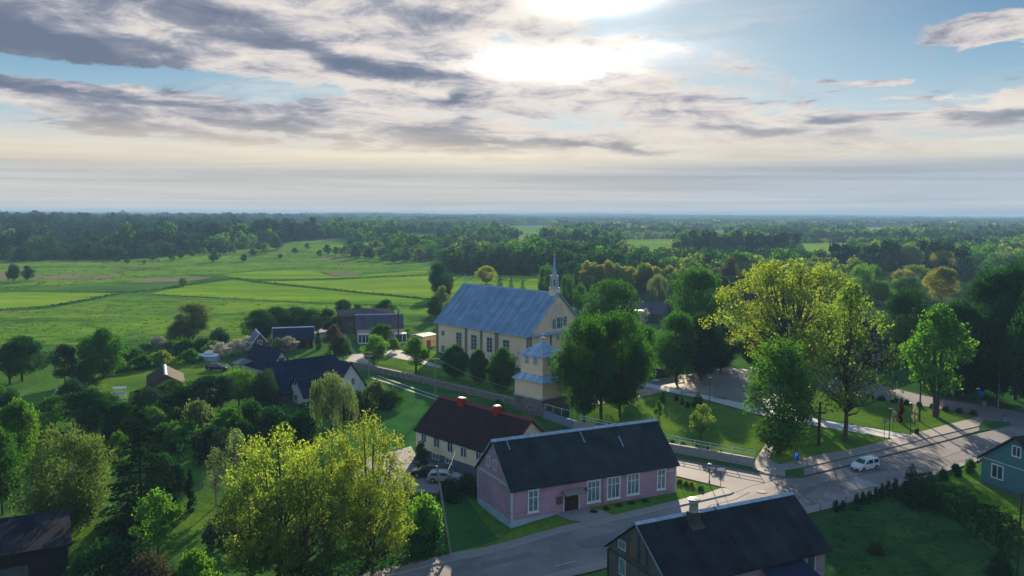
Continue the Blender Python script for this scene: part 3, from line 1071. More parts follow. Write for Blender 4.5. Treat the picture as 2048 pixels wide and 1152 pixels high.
# spire
sx, sy = CL - 1.2, CW / 2
scale_ = mpp(CB + CN * CW / 2)
hb = [CZR + k for k in (0,)][0]
pc = CA + CD * sx + CN * sy
zs = lambda v: zat(pc, v)
bw = 10.3 * mpp(pc) * .72
b = MB()
b.box(sx - bw, sx + bw, sy - bw, sy + bw, CZR - 2.0, zs(577.5))
b.build('spire_base', ['cream_plain'], ch)
lw = bw * .98
zl0, zl1 = zs(577.5), zs(551)
b = MB()
b.box(sx - lw - .1, sx + lw + .1, sy - lw - .1, sy + lw + .1, zl0 + .003, zl0 + .3)
for i in range(8):
    t0 = math.pi / 8 + i * math.pi / 4
    x, y = sx + math.cos(t0) * lw * .98, sy + math.sin(t0) * lw * .98
    b.tube([(x, y, zl0 + .3), (x, y, zl1 - .25)], .2, 5)
b.lathe([(lw * 1.06, zl1 - .9), (lw * 1.06, zl1 - .25), (lw * 1.18, zl1 - .2), (lw * 1.18, zl1), (.01, zl1)], 8, (sx, sy))
b.lathe([(lw * 1.02, zl0 + .3), (lw * 1.02, zl0 + .75), (.01, zl0 + .75)], 8, (sx, sy))
lt = b.build('lantern', ['white_dirty'], ch)
b = MB()
b.lathe([(lw * .8, zl0 + .76), (lw * .8, zl1 - .3)], 8, (sx, sy))
b.build('louvres', ['frame_dark'], lt)
b = MB()
zt = zs(512)
b.lathe([(lw * .92, zl1 + .002), (lw * .62, zl1 + (zt - zl1) * .12), (lw * .42, zl1 + (zt - zl1) * .35), (.16, zt - .3), (.03, zt)], 8, (sx, sy))
b.build('spire', ['roof_bluegrey'], ch)
b = MB()
b.lathe([(.02, zt - .1), (.32, zt + .1), (.38, zt + .3), (.3, zt + .5), (.02, zt + .65)], 10, (sx, sy))
bl = b.build('finial_ball', ['gold'], ch, True)
b = MB()
b.box(sx - .03, sx + .03, sy - .03, sy + .03, zt + .6, zt + 1.15)
b.box(sx - .03, sx + .03, sy - .2, sy + .2, zt + .9, zt + .96)
b.build('cross', ['steel'], bl)
b = MB()
b.box(.0, .12, CW / 2 - .06, CW / 2 + .06, CZR, CZR + 2.6)
b.box(.02, .1, CW / 2 - .6, CW / 2 + .6, CZR + 1.6, CZR + 1.72)
b.build('ridge_cross', ['steel'], ch)

# ---- bell tower
TK = at(1084.5, 833.6, 0)
TD = dirv(-46.6)
TN = Vector((-TD.y, TD.x, 0))
TWd = 7.1
TO = TK - TD * TWd
tw = thing('bell_tower', 'square cream bell tower on a stone base with two tiers of pale blue metal roof', 'bell tower', TO, -46.6)
z1, z2 = zat(TK, 801), zat(TK, 770)
ins = .75
Ki = TK - TD * ins + TN * ins
z3 = zat(Ki, 752.5)
ovr = .45
Ko = TK + TD * ovr - TN * ovr
z2e = zat(Ko, 767.5)
z4e = zat(Ki + TD * .5 - TN * .5, 716)
z4 = z4e + .3
ctr = TO + TD * TWd / 2 + TN * TWd / 2
z5 = zat(ctr, 682)
print('tower', z1, z2, z3, z4, z5, 'skirt', z2e)
b = MB()
b.box(-.12, TWd + .12, -.12, TWd + .12, -1.0, z1)
b.build('stone_base', ['stone'], tw)
b = MB()
b.box(0, TWd, 0, TWd, z1, z2e + .35)
lb = b.build('lower_storey', ['cream'], tw)
b = MB()
b.box(-.16, TWd + .16, -.16, TWd + .16, z1 - .002, z1 + .15)
b.box(-.07, TWd + .07, -.07, TWd + .07, z1 + .15, z1 + .28)
b.build('sill_board', ['white_dirty'], lb)
b = MB()
b.box(ins, TWd - ins, ins, TWd - ins, z3 - .6, z4 + .1)
ub = b.build('upper_storey', ['cream'], tw)


def hiproof(b, x0, x1, zlo, zhi, y0=None, y1=None, top=0.0, t=.1):
    y0 = x0 if y0 is None else y0
    y1 = x1 if y1 is None else y1
    cx, cy = (x0 + x1) / 2, (y0 + y1) / 2
    lo = [(x0, y0), (x1, y0), (x1, y1), (x0, y1)]
    hi = [(cx + (x - cx) * top, cy + (y - cy) * top) for x, y in lo]
    vs = [(x, y, zlo) for x, y in lo] + [(x, y, zhi) for x, y in hi] + [(x, y, zlo - t) for x, y in lo]
    fs = []
    for i in range(4):
        j = (i + 1) % 4
        fs += [(i, j, 4 + j, 4 + i), (8 + i, 8 + j, j, i)]
    fs.append((11, 10, 9, 8))
    if top:
        fs.append((4, 5, 6, 7))
    b.add(vs, fs)


b = MB()
hiproof(b, -ovr, TWd + ovr, z2e, z3, top=(TWd - 2 * ins + .04) / (TWd + 2 * ovr))
sk = b.build('skirt_roof', ['tower_roof'], tw)
b = MB()
o2 = .5
hiproof(b, ins - o2, TWd - ins + o2, z4e, z5, top=.02)
ur = b.build('pyramid_roof', ['tower_roof'], tw)
# seams
for (rf_, lo, hi_, zlo, zhi) in ((sk, -ovr, ins, z2e, z3), (ur, ins - o2, TWd / 2, z4e, z5)):
    b = MB()
    n = 17
    for side in range(4):
        for i in range(n + 1):
            s0 = lo + (TWd - 2 * lo) * i / n
            # clip to the sloping hip
            dmax = min(s0 - lo, TWd - lo - s0)
            k = min(1.0, dmax / (hi_ - lo)) if hi_ > lo else 1
            if k <= .02:
                continue
            y0, y1 = lo, lo + (hi_ - lo) * k
            za, zb = zlo, zlo + (zhi - zlo) * k
            q = [(s0 - .025, y0, za + .004), (s0 + .025, y0, za + .004), (s0 + .025, y1, zb + .004), (s0 - .025, y1, zb + .004)]
            q += [(x, y, z + .07) for x, y, z in q]
            def rot(p, side=side):
                x, y, z = p
                c = TWd / 2
                x, y = x - c, y - c
                for _ in range(side):
                    x, y = -y, x
                return (x + c, y + c, z)
            b.add([rot(p) for p in q], [(4, 5, 6, 7), (0, 1, 5, 4), (1, 2, 6, 5), (3, 0, 4, 7)])
    b.build('standing_seams', ['tower_roof'], rf_)


def arched(par, face, L, W, a, z, w, h, off=0.0):
    T0 = facemap(face, L, W)
    T = lambda x, d, zz: T0(x, d - off, zz)
    def ring(s, zz0):
        pts = [(a - w / 2 * s, zz0), (a + w / 2 * s, zz0)]
        top = z + h - w / 2
        for k in range(9):
            t = math.pi * k / 8
            pts.append((a + math.cos(t) * w / 2 * s, top + math.sin(t) * w / 2 * s))
        return pts
    b = MB()
    o = ring(1, z)
    n = len(o)
    vs = [T(x, .003, zz) for x, zz in o] + [T(x, .09, zz) for x, zz in o]
    b.add(vs, [tuple(range(n, 2 * n))] + [(i, (i + 1) % n, n + (i + 1) % n, n + i) for i in range(n)])
    f = b.build('arched_opening', ['white_dirty'], par)
    i_ = ring(.72, z + .15)
    b = MB()
    vs = [T(x, .093, zz) for x, zz in i_] + [T(x, .12, zz) for x, zz in i_]
    b.add(vs, [tuple(range(n, 2 * n))] + [(i, (i + 1) % n, n + (i + 1) % n, n + i) for i in range(n)])
    b.build('louvre_shutter', ['roof_bluegrey'], f)


zwin = zat(Ki, 733)
for a in (2.35, 4.55):
    arched(tw, 'front', TWd, TWd, a, zwin, 1.05, 1.75, ins)
    arched(tw, 'right', TWd, TWd, a, zwin, 1.05, 1.75, ins)
b = MB()
cc = TWd / 2
b.lathe([(.3, z5 - .15), (.3, z5 + .35), (.42, z5 + .45), (.42, z5 + .7), (.06, z5 + .8), (.05, z5 + 1.0)], 8, (cc, cc))
b.box(cc - .05, cc + .05, cc - .05, cc + .05, z5 + .9, z5 + 1.6)
b.box(cc - .3, cc + .3, cc - .04, cc + .04, z5 + 1.2, z5 + 1.3)
b.build('finial', ['white_dirty'], ur)

# ---- cream house with maroon roof
YD = dirv(-47.5)
YN = Vector((-YD.y, YD.x, 0))
y0p = at(832, 914, 0)
YW, YZR = fit_gable(y0p - YD * .3, YN, 881, 791)
yr = y0p + YN * YW / 2
YL = line_u(yr, YD, 1065, YZR) - .4
YZE = zat(y0p - YN * .25, 861)
YZE += .25 * (YZR - YZE) / (YW / 2)
print('cream house', YL, YW, YZE, YZR)
yh = thing('cream_house', 'cream house with a maroon roof and two red chimneys behind the pink hall', 'house', y0p, -47.5)
walls(yh, YL, YW, YZE, YZR, 'cream_house', 1.6)
b = MB()
b.box(-.05, YL + .05, -.05, YW + .05, -.4, 1.6)
b.build('plinth', ['plinth_grey'], yh)
roof_gable(yh, YL, YW, YZE, YZR, .25, .4, .14, ('roof_maroon', 'maroon'), True)
verge(yh, YL, YW, YZE, YZR, .25, .4, 'maroon', 'right')
for u0, u1, vt in ((917, 937.5, 796), (991, 1004.5, 812)):
    t = line_u(yr, YD, (u0 + u1) / 2, YZR)
    q = yr + YD * t
    w = (u1 - u0) * mpp(q) * .8
    chimney(yh, t, YW / 2 - .3, YZR - 1.6, zat(q, vt), w, .9, 'red', 'steel')
for x0, x1, y0_, y1_ in ((843, 854, 867, 885), (867.5, 880.5, 874, 896), (894.8, 907, 883, 906), (921, 934.5, 893.5, 915), (952, 964, 901, 921)):
    a, z, w, h = wpx(y0p, YD, x0, x1, y0_, y1_)
    window(yh, 'front', YL, YW, a, z, w, h, 2, 1, .14, 'white', 'glass')
for x0, x1, y0_, y1_ in ((865, 879, 906.5, 919), (891, 906, 916, 928)):
    a, z, w, h = wpx(y0p, YD, x0, x1, y0_, y1_)
    window(yh, 'front', YL, YW, a, z, w, max(h, .6), 2, 1, .10, 'white', 'glass')
for k in (.28, .62):
    window(yh, 'right', YL, YW, YW * k, 2.6, 1.1, 1.4, 2, 1, .12, 'white', 'glass')

# ---- foreground dark house
BD = dirv(26.7)
BN = Vector((-BD.y, BD.x, 0))
BZR = 7.3
br0, br1 = at(1269.5, 1044.5, BZR), at(1582.5, 982.8, BZR)
BL = (br1 - br0).length - .9
BWd = 10.0
b0 = br0 + BD * .45 - BN * BWd / 2
b0.z = 0
BZE = 3.45
bh = thing('old_timber_house', 'weathered timber house with a black roof and metal chimney in the foreground', 'house', b0, 26.7)
walls(bh, BL, BWd, BZE, BZR, 'wall_mauve', -.5, gmat='wall_dark_v')
roof_gable(bh, BL, BWd, BZE, BZR, .5, .45, .18, ('roof_black', 'roof_edge'))
verge(bh, BL, BWd, BZE, BZR, .5, .45, 'concrete', 'left', .16)
sB = (BZR - BZE) / (BWd / 2)
t = line_u(br0, BD, 1378, BZR)
q = br0 + BD * t
cx_ = t - .45
b = MB()
b.box(cx_ - .5, cx_ + .5, BWd / 2 - 1.15, BWd / 2 - .25, BZR - 1.3, BZR + .25)
b.add([(cx_ - .75, BWd / 2 - 1.6, BZR - 1.6 * sB + .02), (cx_ + .75, BWd / 2 - 1.6, BZR - 1.6 * sB + .02), (cx_ + .75, BWd / 2 - .2, BZR - .2 * sB + .03), (cx_ - .75, BWd / 2 - .2, BZR - .2 * sB + .03)], [(0, 1, 2, 3)])
c_ = b.build('chimney', ['rust'], bh)
b = MB()
b.lathe([(.46, BZR + .25), (.42, BZR + 1.15), (.5, BZR + 1.2), (.5, BZR + 1.35), (.36, BZR + 1.35), (.34, BZR + .9)], 14, (cx_, BWd / 2 - .7))
b.build('chimney_pipe', ['steel'], c_, True)
b = MB()
b.lathe([(.62, BZR + 1.45), (.6, BZR + 1.52), (.01, BZR + 1.6)], 12, (cx_, BWd / 2 - .7))
b.lathe([(.01, BZR + 1.44), (.62, BZR + 1.45)], 12, (cx_, BWd / 2 - .7))
b.build('chimney_cap', ['metal'], c_)
# raised seam where the newer half of the roof starts
b = MB()
xs_ = BL * .47
for sg in (0,):
    b.xprism([(-.5, BZE - sB * .5 + .01), (BWd / 2, BZR + .01), (BWd / 2, BZR + .09), (-.5, BZE - sB * .5 + .09)], xs_, xs_ + .12)
b.build('roof_seam', ['roof_black'], bh)
gl0 = b0 + BN * BWd
for x0, x1, y0_, y1_, nm in ((1239, 1252.5, 1117, 1151, 1), (1237.5, 1252.5, 1081, 1099, 1)):
    a, z, w, h = wpx(gl0, -BN, x0, x1, y0_, y1_)
    window(bh, 'left', BL, BWd, a, z, max(w, .7), h, 1, 1 if nm == 1 else 2, .09, 'white_dirty', 'glass_curtain')
b = MB()
for (ya, yb, za, zb) in ((3.5, 6.6, 3.2, 3.4), (3.5, 3.75, 3.4, 5.6), (6.35, 6.6, 3.4, 5.2), (4.7, 5.1, 3.4, 6.2)):
    b.box(-.09, -.003, ya, yb, za, zb)
b.box(-.12, -.003, .0, BWd, BZE - .65, BZE - .45)
b.box(-.12, -.003, -.12, .12, -.5, BZE - .66)
b.box(-.12, -.003, BWd - .12, BWd + .12, -.5, BZE - .66)
b.build('gable_battens', ['frame_dark'], bh)
b = MB()
b.box(-.07, -.003, 5.1, 6.35, 3.45, 5.0)
b.box(-.07, -.003, 3.9, 4.6, 5.3, 5.9)
b.build('gable_shutter', ['wall_brown'], bh)
for x0, x1, y0_, y1_ in ((1611, 1630.5, 1106, 1143),):
    a, z, w, h = wpx(b0, BD, x0, x1, y0_, y1_)
    window(bh, 'front', BL, BWd, a, z, w, h, 1, 1, .11, 'white_dirty', 'glass')
a, z, w, h = wpx(b0, BD, 1576, 1598, 1116, 1160)
b = MB()
b.box(a - w / 2, a + w / 2, -.07, -.003, z - .6, z + h * .42)
b.build('doorway', ['wall_black'], bh)
b = MB()
b.box(a - w / 2, a + w / 2, -.08, -.003, z + h * .44, z + h)
b.build('boarded_panel', ['wall_dark'], bh)
b = MB()
b.xprism([(-2.6, 1.9), (-.02, 2.75), (-.02, 2.65), (-2.6, 1.8)], BL * .56, BL * .83)
b.xprism([(-2.5, 1.8), (-2.4, 1.83), (-2.4, -.5), (-2.5, -.5)], BL * .57, BL * .575)
b.xprism([(-2.5, 1.8), (-2.4, 1.83), (-2.4, -.5), (-2.5, -.5)], BL * .815, BL * .82)
b.build('porch_roof', ['roof_navy'], bh)

# ---- white L shaped house with navy roof
a_, b_ = dirv(-47.5), dirv(42.5)
K = at(609, 812, 0)
wh = thing('white_house', 'white gabled house with a steep navy roof behind the weeping willow', 'house', K, 42.5)


def wing(root, base, ang, L, W, ze, zr, wallm, roofm, eo, go, z0=0.0, edge='roof_navy'):
    """house wing given in world terms, stored in the frame of its house"""
    t = MB()
    m = W / 2
    M4 = Matrix.Translation(base) @ Matrix.Rotation(R(ang), 4, 'Z')
    inv = (Matrix.Translation(root.location) @ Matrix.Rotation(root.rotation_euler.z, 4, 'Z')).inverted() @ M4
    T = lambda x, y, z: tuple(inv @ Vector((x, y, z)))
    t.xprism([(0, z0), (W, z0), (W, ze - .2), (m, zr - .3), (0, ze - .2)], 0, L, 0, T=T)
    t.build('wall', [wallm], root)
    s = (zr - ze) / m
    r = MB()
    zE = ze - s * eo
    r.xprism([(-eo, zE), (m, zr), (m, zr - .2), (-eo, zE - .15)], -go, L + go, 0, 1, T=T)
    r.xprism([(m, zr), (W + eo, zE), (W + eo, zE - .15), (m, zr - .2)], -go, L + go, 0, 1, T=T)
    return r.build('roof', [roofm, edge], root), T


# wing B: gable to the front left
WB, ZB = fit_gable(K - b_ * .4, -a_, 588, 751)
ZBe = zat(K, 791)
wing(wh, K, 42.5, 9.0, WB, ZBe, ZB, 'wall_white', 'roof_navy', .4, .4)
g0 = K - a_ * WB
for x0, x1, y0_, y1_ in ((585.5, 594, 757, 771), (589, 596, 789, 803)):
    a, z, w, h = wpx(g0, a_, x0, x1, y0_, y1_)
    window(wh, 'left', 9, WB, a, z, w, h, 2, 1, .1, 'white', 'glass')
# wing A: gable to the right
PA = at(674, 807, 0)
WA, ZA = fit_gable(PA + a_ * .4, b_, 703, 726)
LA = line_u(PA + b_ * WA / 2, -a_, 642, ZA)
zea = zat(PA + b_ * WA, 765)
print('white house', WB, ZB, ZBe, WA, ZA, LA, zea)
rA, TA = wing(wh, PA - a_ * LA, -47.5, LA, WA, max(1.8, zea), ZA, 'wall_white', 'roof_navy', .5, .4)
# window of the right gable
for x0, x1, y0_, y1_ in ((702, 709.5, 755, 770),):
    a, z, w, h = wpx(PA, b_, x0, x1, y0_, y1_)
    bb = MB()
    bb.box(LA + .003, LA + .1, a - w / 2, a + w / 2, z, z + h, 0, TA)
    f_ = bb.build('window', ['white'], wh)
    bb = MB()
    bb.box(LA + .1, LA + .12, a - w / 2 + .12, a - .06, z + .12, z + h - .12, 0, TA)
    bb.box(LA + .1, LA + .12, a + .06, a + w / 2 - .12, z + .12, z + h - .12, 0, TA)
    bb.build('pane', ['glass'], f_)
# wing C: long ridge to the left
Q = PA + b_ * WA / 2 - a_ * LA
LC = line_u(Q, -b_, 538, ZA)
WC = 8.5
baseC = Q - b_ * LC + a_ * WC / 2
wing(wh, Vector((baseC.x, baseC.y, 0)), 42.5, LC + 3, WC, 2.4, ZA - .1, 'wall_brown', 'roof_navy', .5, .4)
# ---- second house behind it
P2 = at(541, 757, 0)
W2, Z2 = fit_gable(P2 + a_ * .4, b_, 564, 701)
L2 = line_u(P2 + b_ * W2 / 2, -a_, 511, Z2)
ze2 = zat(P2, 738)
print('second house', W2, Z2, L2, ze2)
h2 = thing('grey_gabled_house', 'small house with blue roof, pale gable and black attic window beside the white house', 'house', P2 - a_ * L2, -47.5)
walls(h2, L2, W2, max(2.2, ze2), Z2, 'wall_white')
roof_gable(h2, L2, W2, max(2.2, ze2), Z2, .5, .5, .15, ('roof_navy', 'frame_dark'), False)
a, z, w, h = wpx(P2, b_, 561, 567.5, 714, 718)
window(h2, 'right', L2, W2, W2 * .5, Z2 - 2.6, 1.3, .9, 1, 1, .08, 'frame_dark', 'glass')
chimney(h2, L2 * .42, W2 * .6, Z2 - 1, Z2 + .9, .7, .7, 'wall_brown')
b = MB()
b.xprism([(-3.6, 2.3), (-.6, 3.1), (-.6, 3.02), (-3.6, 2.22)], L2 * .05, L2 * .45)
for xx in (L2 * .07, L2 * .43):
    b.box(xx - .06, xx + .06, -3.5, -3.38, 0, 2.25)
pc_ = b.build('porch_roof', ['polycarb'], h2)


def simple_house(name, label, cat, pl, pr_, W, ve, vr, wallm, roofm, edge, eo=.4, go=.4, ur=None, wins=(), z0=0.0, right=(), left=(), vmat=None, zr=None):
    """front wall from photo base corners; ve is the row of the front eave at the left corner, vr the row of the ridge there"""
    A, B = at(*pl), at(*pr_)
    z_ = A.z
    d = B - A
    d.z = 0
    L = d.length
    d.normalize()
    n = Vector((-d.y, d.x, 0))
    ze = zat(A, ve) - z_
    zr_ = zat(A + n * W / 2, vr) - z_ if zr is None else zr
    h = thing(name, label, cat, A, math.degrees(math.atan2(d.y, d.x)))
    walls(h, L, W, ze, zr_, wallm)
    roof_gable(h, L, W, ze, zr_, eo, go, .15, (roofm, edge), True)
    for x0, x1, ya, yb in wins:
        a, z, w, hh = wpx(A, d, x0, x1, ya, yb)
        window(h, 'front', L, W, a, z - z_, w, hh, 2, 1, .12, 'white', 'glass')
    if vmat:
        verge(h, L, W, ze, zr_, eo, go, vmat, 'left', .35)
        verge(h, L, W, ze, zr_, eo, go, vmat, 'right', .35)
    return h, L, ze, zr_, A, d, n


# cottage with white verges
cp = at(541, 706, 0)
cg = thing('brick_cottage', 'brown brick cottage with white verge boards and pale roof behind the blue roofed house', 'cottage', cp, 113)
mp = mpp(cp)
cw, cl = 40 * mp, 8.0
walls(cg, cl, cw, 2.2, zat(cp + dirv(203) * cw / 2, 665), 'wall_brown')
roof_gable(cg, cl, cw, 2.2, zat(cp + dirv(203) * cw / 2, 665), .9, .5, .2, ('roof_pale', 'white'), True)
verge(cg, cl, cw, 2.2, zat(cp + dirv(203) * cw / 2, 665), .9, .5, 'white', 'left', .3)
window(cg, 'left', cl, cw, cw * .5, 2.2, 1.2, 1.3, 2, 1, .12, 'white', 'glass')
# low dark barn with white verges
bn_, L_, ze_, zr_, A_, d_, n_ = simple_house('dark_barn', 'low dark barn with white edged roof beside the gravel yard', 'barn', (549, 700), (626, 697), 7.0, 676.5, 655, 'wall_black', 'roof_navy', 'white', .5, .5)
verge(bn_, L_, 7.0, ze_, zr_, .5, .5, 'white', 'left', .28)
verge(bn_, L_, 7.0, ze_, zr_, .5, .5, 'white', 'right', .28)
b = MB()
b.box(L_ * .35, L_ * .6, -.08, -.003, .1, ze_ * .7)
b.build('barn_door', ['wall_dark'], bn_)
b = MB()
b.box(L_ * .8, L_ * .92, -1.4, -.02, 0, ze_ * .8)
b.build('porch', ['wall_red'], bn_)
# big grey barn group
f1, L_, ze_, zr_, A_, d_, n_ = simple_house('farmhouse', 'pinkish farmhouse with a grey roof and white framed veranda at the farm lane', 'farmhouse', (714, 686), (805, 684), 8.5, 655.5, 628.5, 'wall_pinkish', 'roof_purple', 'roof_bluegrey', .4, .4)
for x0, x1 in ((717, 738), (789, 812)):
    a, z, w, h = wpx(A_, d_, x0, x1, 668, 684)
    b = MB()
    b.box(a - w / 2, a + w / 2, -2.2, -.003, 0, .35)
    b.box(a - w / 2 - .1, a + w / 2 + .1, -2.4, -.003, 2.5, 2.72)
    for kk in range(4):
        xx = a - w / 2 + w * kk / 3
        b.box(xx - .09, xx + .09, -2.2, -2.02, .35, 2.5)
    v_ = b.build('veranda', ['white'], f1)
    b = MB()
    b.box(a - w / 2 + .12, a + w / 2 - .12, -2.1, -.1, .36, 2.4)
    b.build('pane', ['glass'], v_)
b = MB()
b.box(L_ * .76, L_ * .765 + .5, 1.0, 1.1, ze_ + .9, ze_ + 1.0)
A_, B_ = at(685, 668, 0), at(792, 664, 0)
d_ = (B_ - A_).normalized()
n_ = Vector((-d_.y, d_.x, 0))
L_ = (B_ - A_).length
f2 = thing('long_barn', 'long red brown barn with a hipped grey roof behind the pinkish farmhouse', 'barn', A_, math.degrees(math.atan2(d_.y, d_.x)))
ze_, zr_ = zat(A_, 632), zat(A_ + n_ * 8 + d_ * L_ * .4, 617)
b = MB()
b.box(0, L_, 0, 16, 0, ze_)
b.build('wall', ['wall_red'], f2)
b = MB()
b.add([(-.6, -.6, ze_ - .1), (L_ + .6, -.6, ze_ - .1), (L_ + .6, 16.6, ze_ - .1), (-.6, 16.6, ze_ - .1), (L_ * .33, 8, zr_), (L_ * .55, 8, zr_)], [(0, 1, 5, 4), (1, 2, 5), (2, 3, 4, 5), (3, 0, 4), (3, 2, 1, 0)])
b.build('roof', ['roof_matte'], f2)
b = MB()
b.box(L_ * .08, L_ * .2, -.08, -.003, 0, ze_ * .7)
b.build('barn_door', ['wall_dark'], f2)
# yellow shed
ys, L_, ze_, zr_, A_, d_, n_ = simple_house('yellow_shed', 'little yellow shed with a pale blue roof at the left end of the church', 'shed', (846, 697), (872, 692), 4.6, 673, 673, 'ochre', 'roof_pale', 'roof_bluegrey', .3, .3, zr=3.6)
b = MB()
b.box(L_ * .28, L_ * .58, -.08, -.003, 0, 2.0)
b.build('door', ['wall_brown'], ys)
window(ys, 'front', L_, 4.6, L_ * .8, 1.2, .7, .6, 1, 1, .08, 'white', 'glass')
# tan shed in the left garden
tp = at(366, 787, 0)
mp = mpp(tp)
tw_ = 62 * mp
ts = thing('garden_barn', 'small brown garden barn with a white ridge on the lawn at left', 'barn', tp, 113)
zr_ = zat(tp + dirv(203) * tw_ / 2, 748)
ze_ = zat(tp, 764)
walls(ts, 11, tw_, ze_, zr_, 'wall_brown')
roof_gable(ts, 11, tw_, ze_, zr_, .5, .5, .15, ('roof_brown', 'wall_brown'), False)
b = MB()
sT = (zr_ - ze_) / (tw_ / 2)
b.xprism([(tw_ / 2 - .3, zr_ - .3 * sT + .05), (tw_ / 2, zr_ + .1), (tw_ / 2 + .3, zr_ - .3 * sT + .05), (tw_ / 2, zr_ + .02)], -.5, 11.5)
b.build('ridge_cap', ['white'], ts)
window(ts, 'left', 11, tw_, tw_ * .45, 1.2, .9, .9, 2, 1, .08, 'white_dirty', 'glass')
# teal house on the right edge
tg0 = at(1961, 966, 0)
tg1 = at(2048, 998, 0)
td = (tg1 - tg0)
td.z = 0
td.normalize()
tn = Vector((-td.y, td.x, 0))
TLW, TZR = fit_gable(tg0, td, 2034, 872)
TZE = zat(tg0, 912) + .15
print('teal', TLW, TZR, TZE)
# gable faces the camera: ridge runs away; local X = away
th = thing('teal_house', 'teal boarded house with a dark roof and white windows at the right edge', 'house', tg0 + td * TLW, math.degrees(math.atan2(tn.y, tn.x)))
walls(th, 11, TLW, TZE, TZR, 'teal', .5)
b = MB()
b.box(-.07, 11.07, -.07, TLW + .07, -.5, .5)
b.build('plinth', ['plinth_grey'], th)
roof_gable(th, 11, TLW, TZE, TZR, .45, .45, .16, ('roof_black', 'frame_dark'), False)
for x0, x1, y0_, y1_ in ((1982, 2008.5, 929, 958.5), (2023.5, 2044, 892, 915)):
    a, z, w, h = wpx(tg0, td, x0, x1, y0_, y1_)
    window(th, 'left', 11, TLW, a, z, w, h, 2, 1, .16, 'white', 'glass')
b = MB()
b.box(-.08, -.003, 0, TLW, TZE - .3, TZE - .15)
b.build('string_board', ['white_dirty'], th)
# dark house behind the oaks
dk, L_, ze_, zr_, A_, d_, n_ = simple_house('dark_villa', 'long dark villa with a row of pale windows in the shade behind the oaks', 'house', (1630, 748), (1740, 738), 12, 700, 668, 'wall_pinkish', 'roof_navy', 'frame_dark', .6, .5, wins=((1655, 1665, 706, 724), (1690, 1700, 705, 722)))
dk2, L2_, ze2_, zr2_, A2_, d2_, n2_ = simple_house('maroon_house', 'dark maroon house with four pale windows beyond the white arch', 'house', (1741, 742), (1800, 726), 12, 695, 665, 'wall_red', 'roof_black', 'frame_dark', .5, .5, wins=((1744, 1749, 709, 723), (1755, 1760, 707, 720), (1766, 1773, 701, 717), (1776, 1784, 698, 714)))
# shed at the bottom left
sl = at(0, 1172, 0)
ds = thing('black_shed', 'black low shed with a plain dark sheet roof in the bottom left corner', 'shed', (0, 0, 0))
q = [at(-30, 1041, 3.6), at(139, 1016.5, 3.6), at(140, 1087, 2.7), at(-30, 1118, 2.7)]
d_ = (q[1] - q[0])
d_.z = 0
Ls = d_.length
d_.normalize()
n_ = Vector((-d_.y, d_.x, 0))
Ws = (q[1] - q[2]).dot(n_)
o_ = q[0] - n_ * Ws
ds.location = (o_.x, o_.y, hgt(o_.x, o_.y))
ds.rotation_euler = (0, 0, math.atan2(d_.y, d_.x))
b = MB()
b.xprism([(0, 3.75), (Ws, 4.75), (Ws, 4.6), (0, 3.6)], 0, Ls)
b.build('roof', ['roof_black'], ds)
b = MB()
b.xprism([(.5, -.2), (Ws - .3, -.2), (Ws - .3, 4.45), (.5, 3.62)], .4, Ls - .4)
b.build('wall', ['wall_black'], ds)
b = MB()
b.box(Ls * .15, Ls * .5, .42, .498, 0, 2.2)
b.build('door', ['wall_dark'], ds)

q = at(18, 1152, -1.1)
gp = thing('leaning_board', 'tan timber board leaning upright in the bottom left corner by the black shed', 'board', (q.x, q.y, q.z))
b = MB()
b.add([(-.35, 0, 0), (.35, 0, 0), (.05, 0, 3.1), (-.1, 0, 3.1), (-.35, .08, 0), (.35, .08, 0), (.05, .08, 3.1), (-.1, .08, 3.1)], [(0, 1, 2, 3), (7, 6, 5, 4), (1, 5, 6, 2), (4, 0, 3, 7), (3, 2, 6, 7)])
b.build('plank', ['pole_wood'], gp)
# stone arch and marker in the shade at the back street
q = at(1916, 792)
sa = thing('stone_arch', 'small pale stone arch with a dark niche in the shade at the back street', 'monument', q, -20)
b = MB()
for k in range(12):
    t0, t1 = math.pi * k / 12, math.pi * (k + 1) / 12
    vs = []
    for t, r_ in ((t0, .65), (t1, .65), (t1, 1.0), (t0, 1.0)):
        vs.append((math.cos(t) * r_, -.3, 1.0 + math.sin(t) * r_ * 1.1))
    vs += [(x, .3, z) for x, y, z in vs]
    b.add(vs, [(0, 1, 2, 3), (7, 6, 5, 4), (3, 2, 6, 7), (1, 0, 4, 5)])
b.box(-1.0, -.65, -.3, .3, 0, 1.0)
b.box(.65, 1.0, -.3, .3, 0, 1.0)
b.build('arch', ['basalt'], sa)
b = MB()
b.box(-.64, .64, .1, .28, 0, 1.6)
b.build('niche', ['wall_black'], sa)
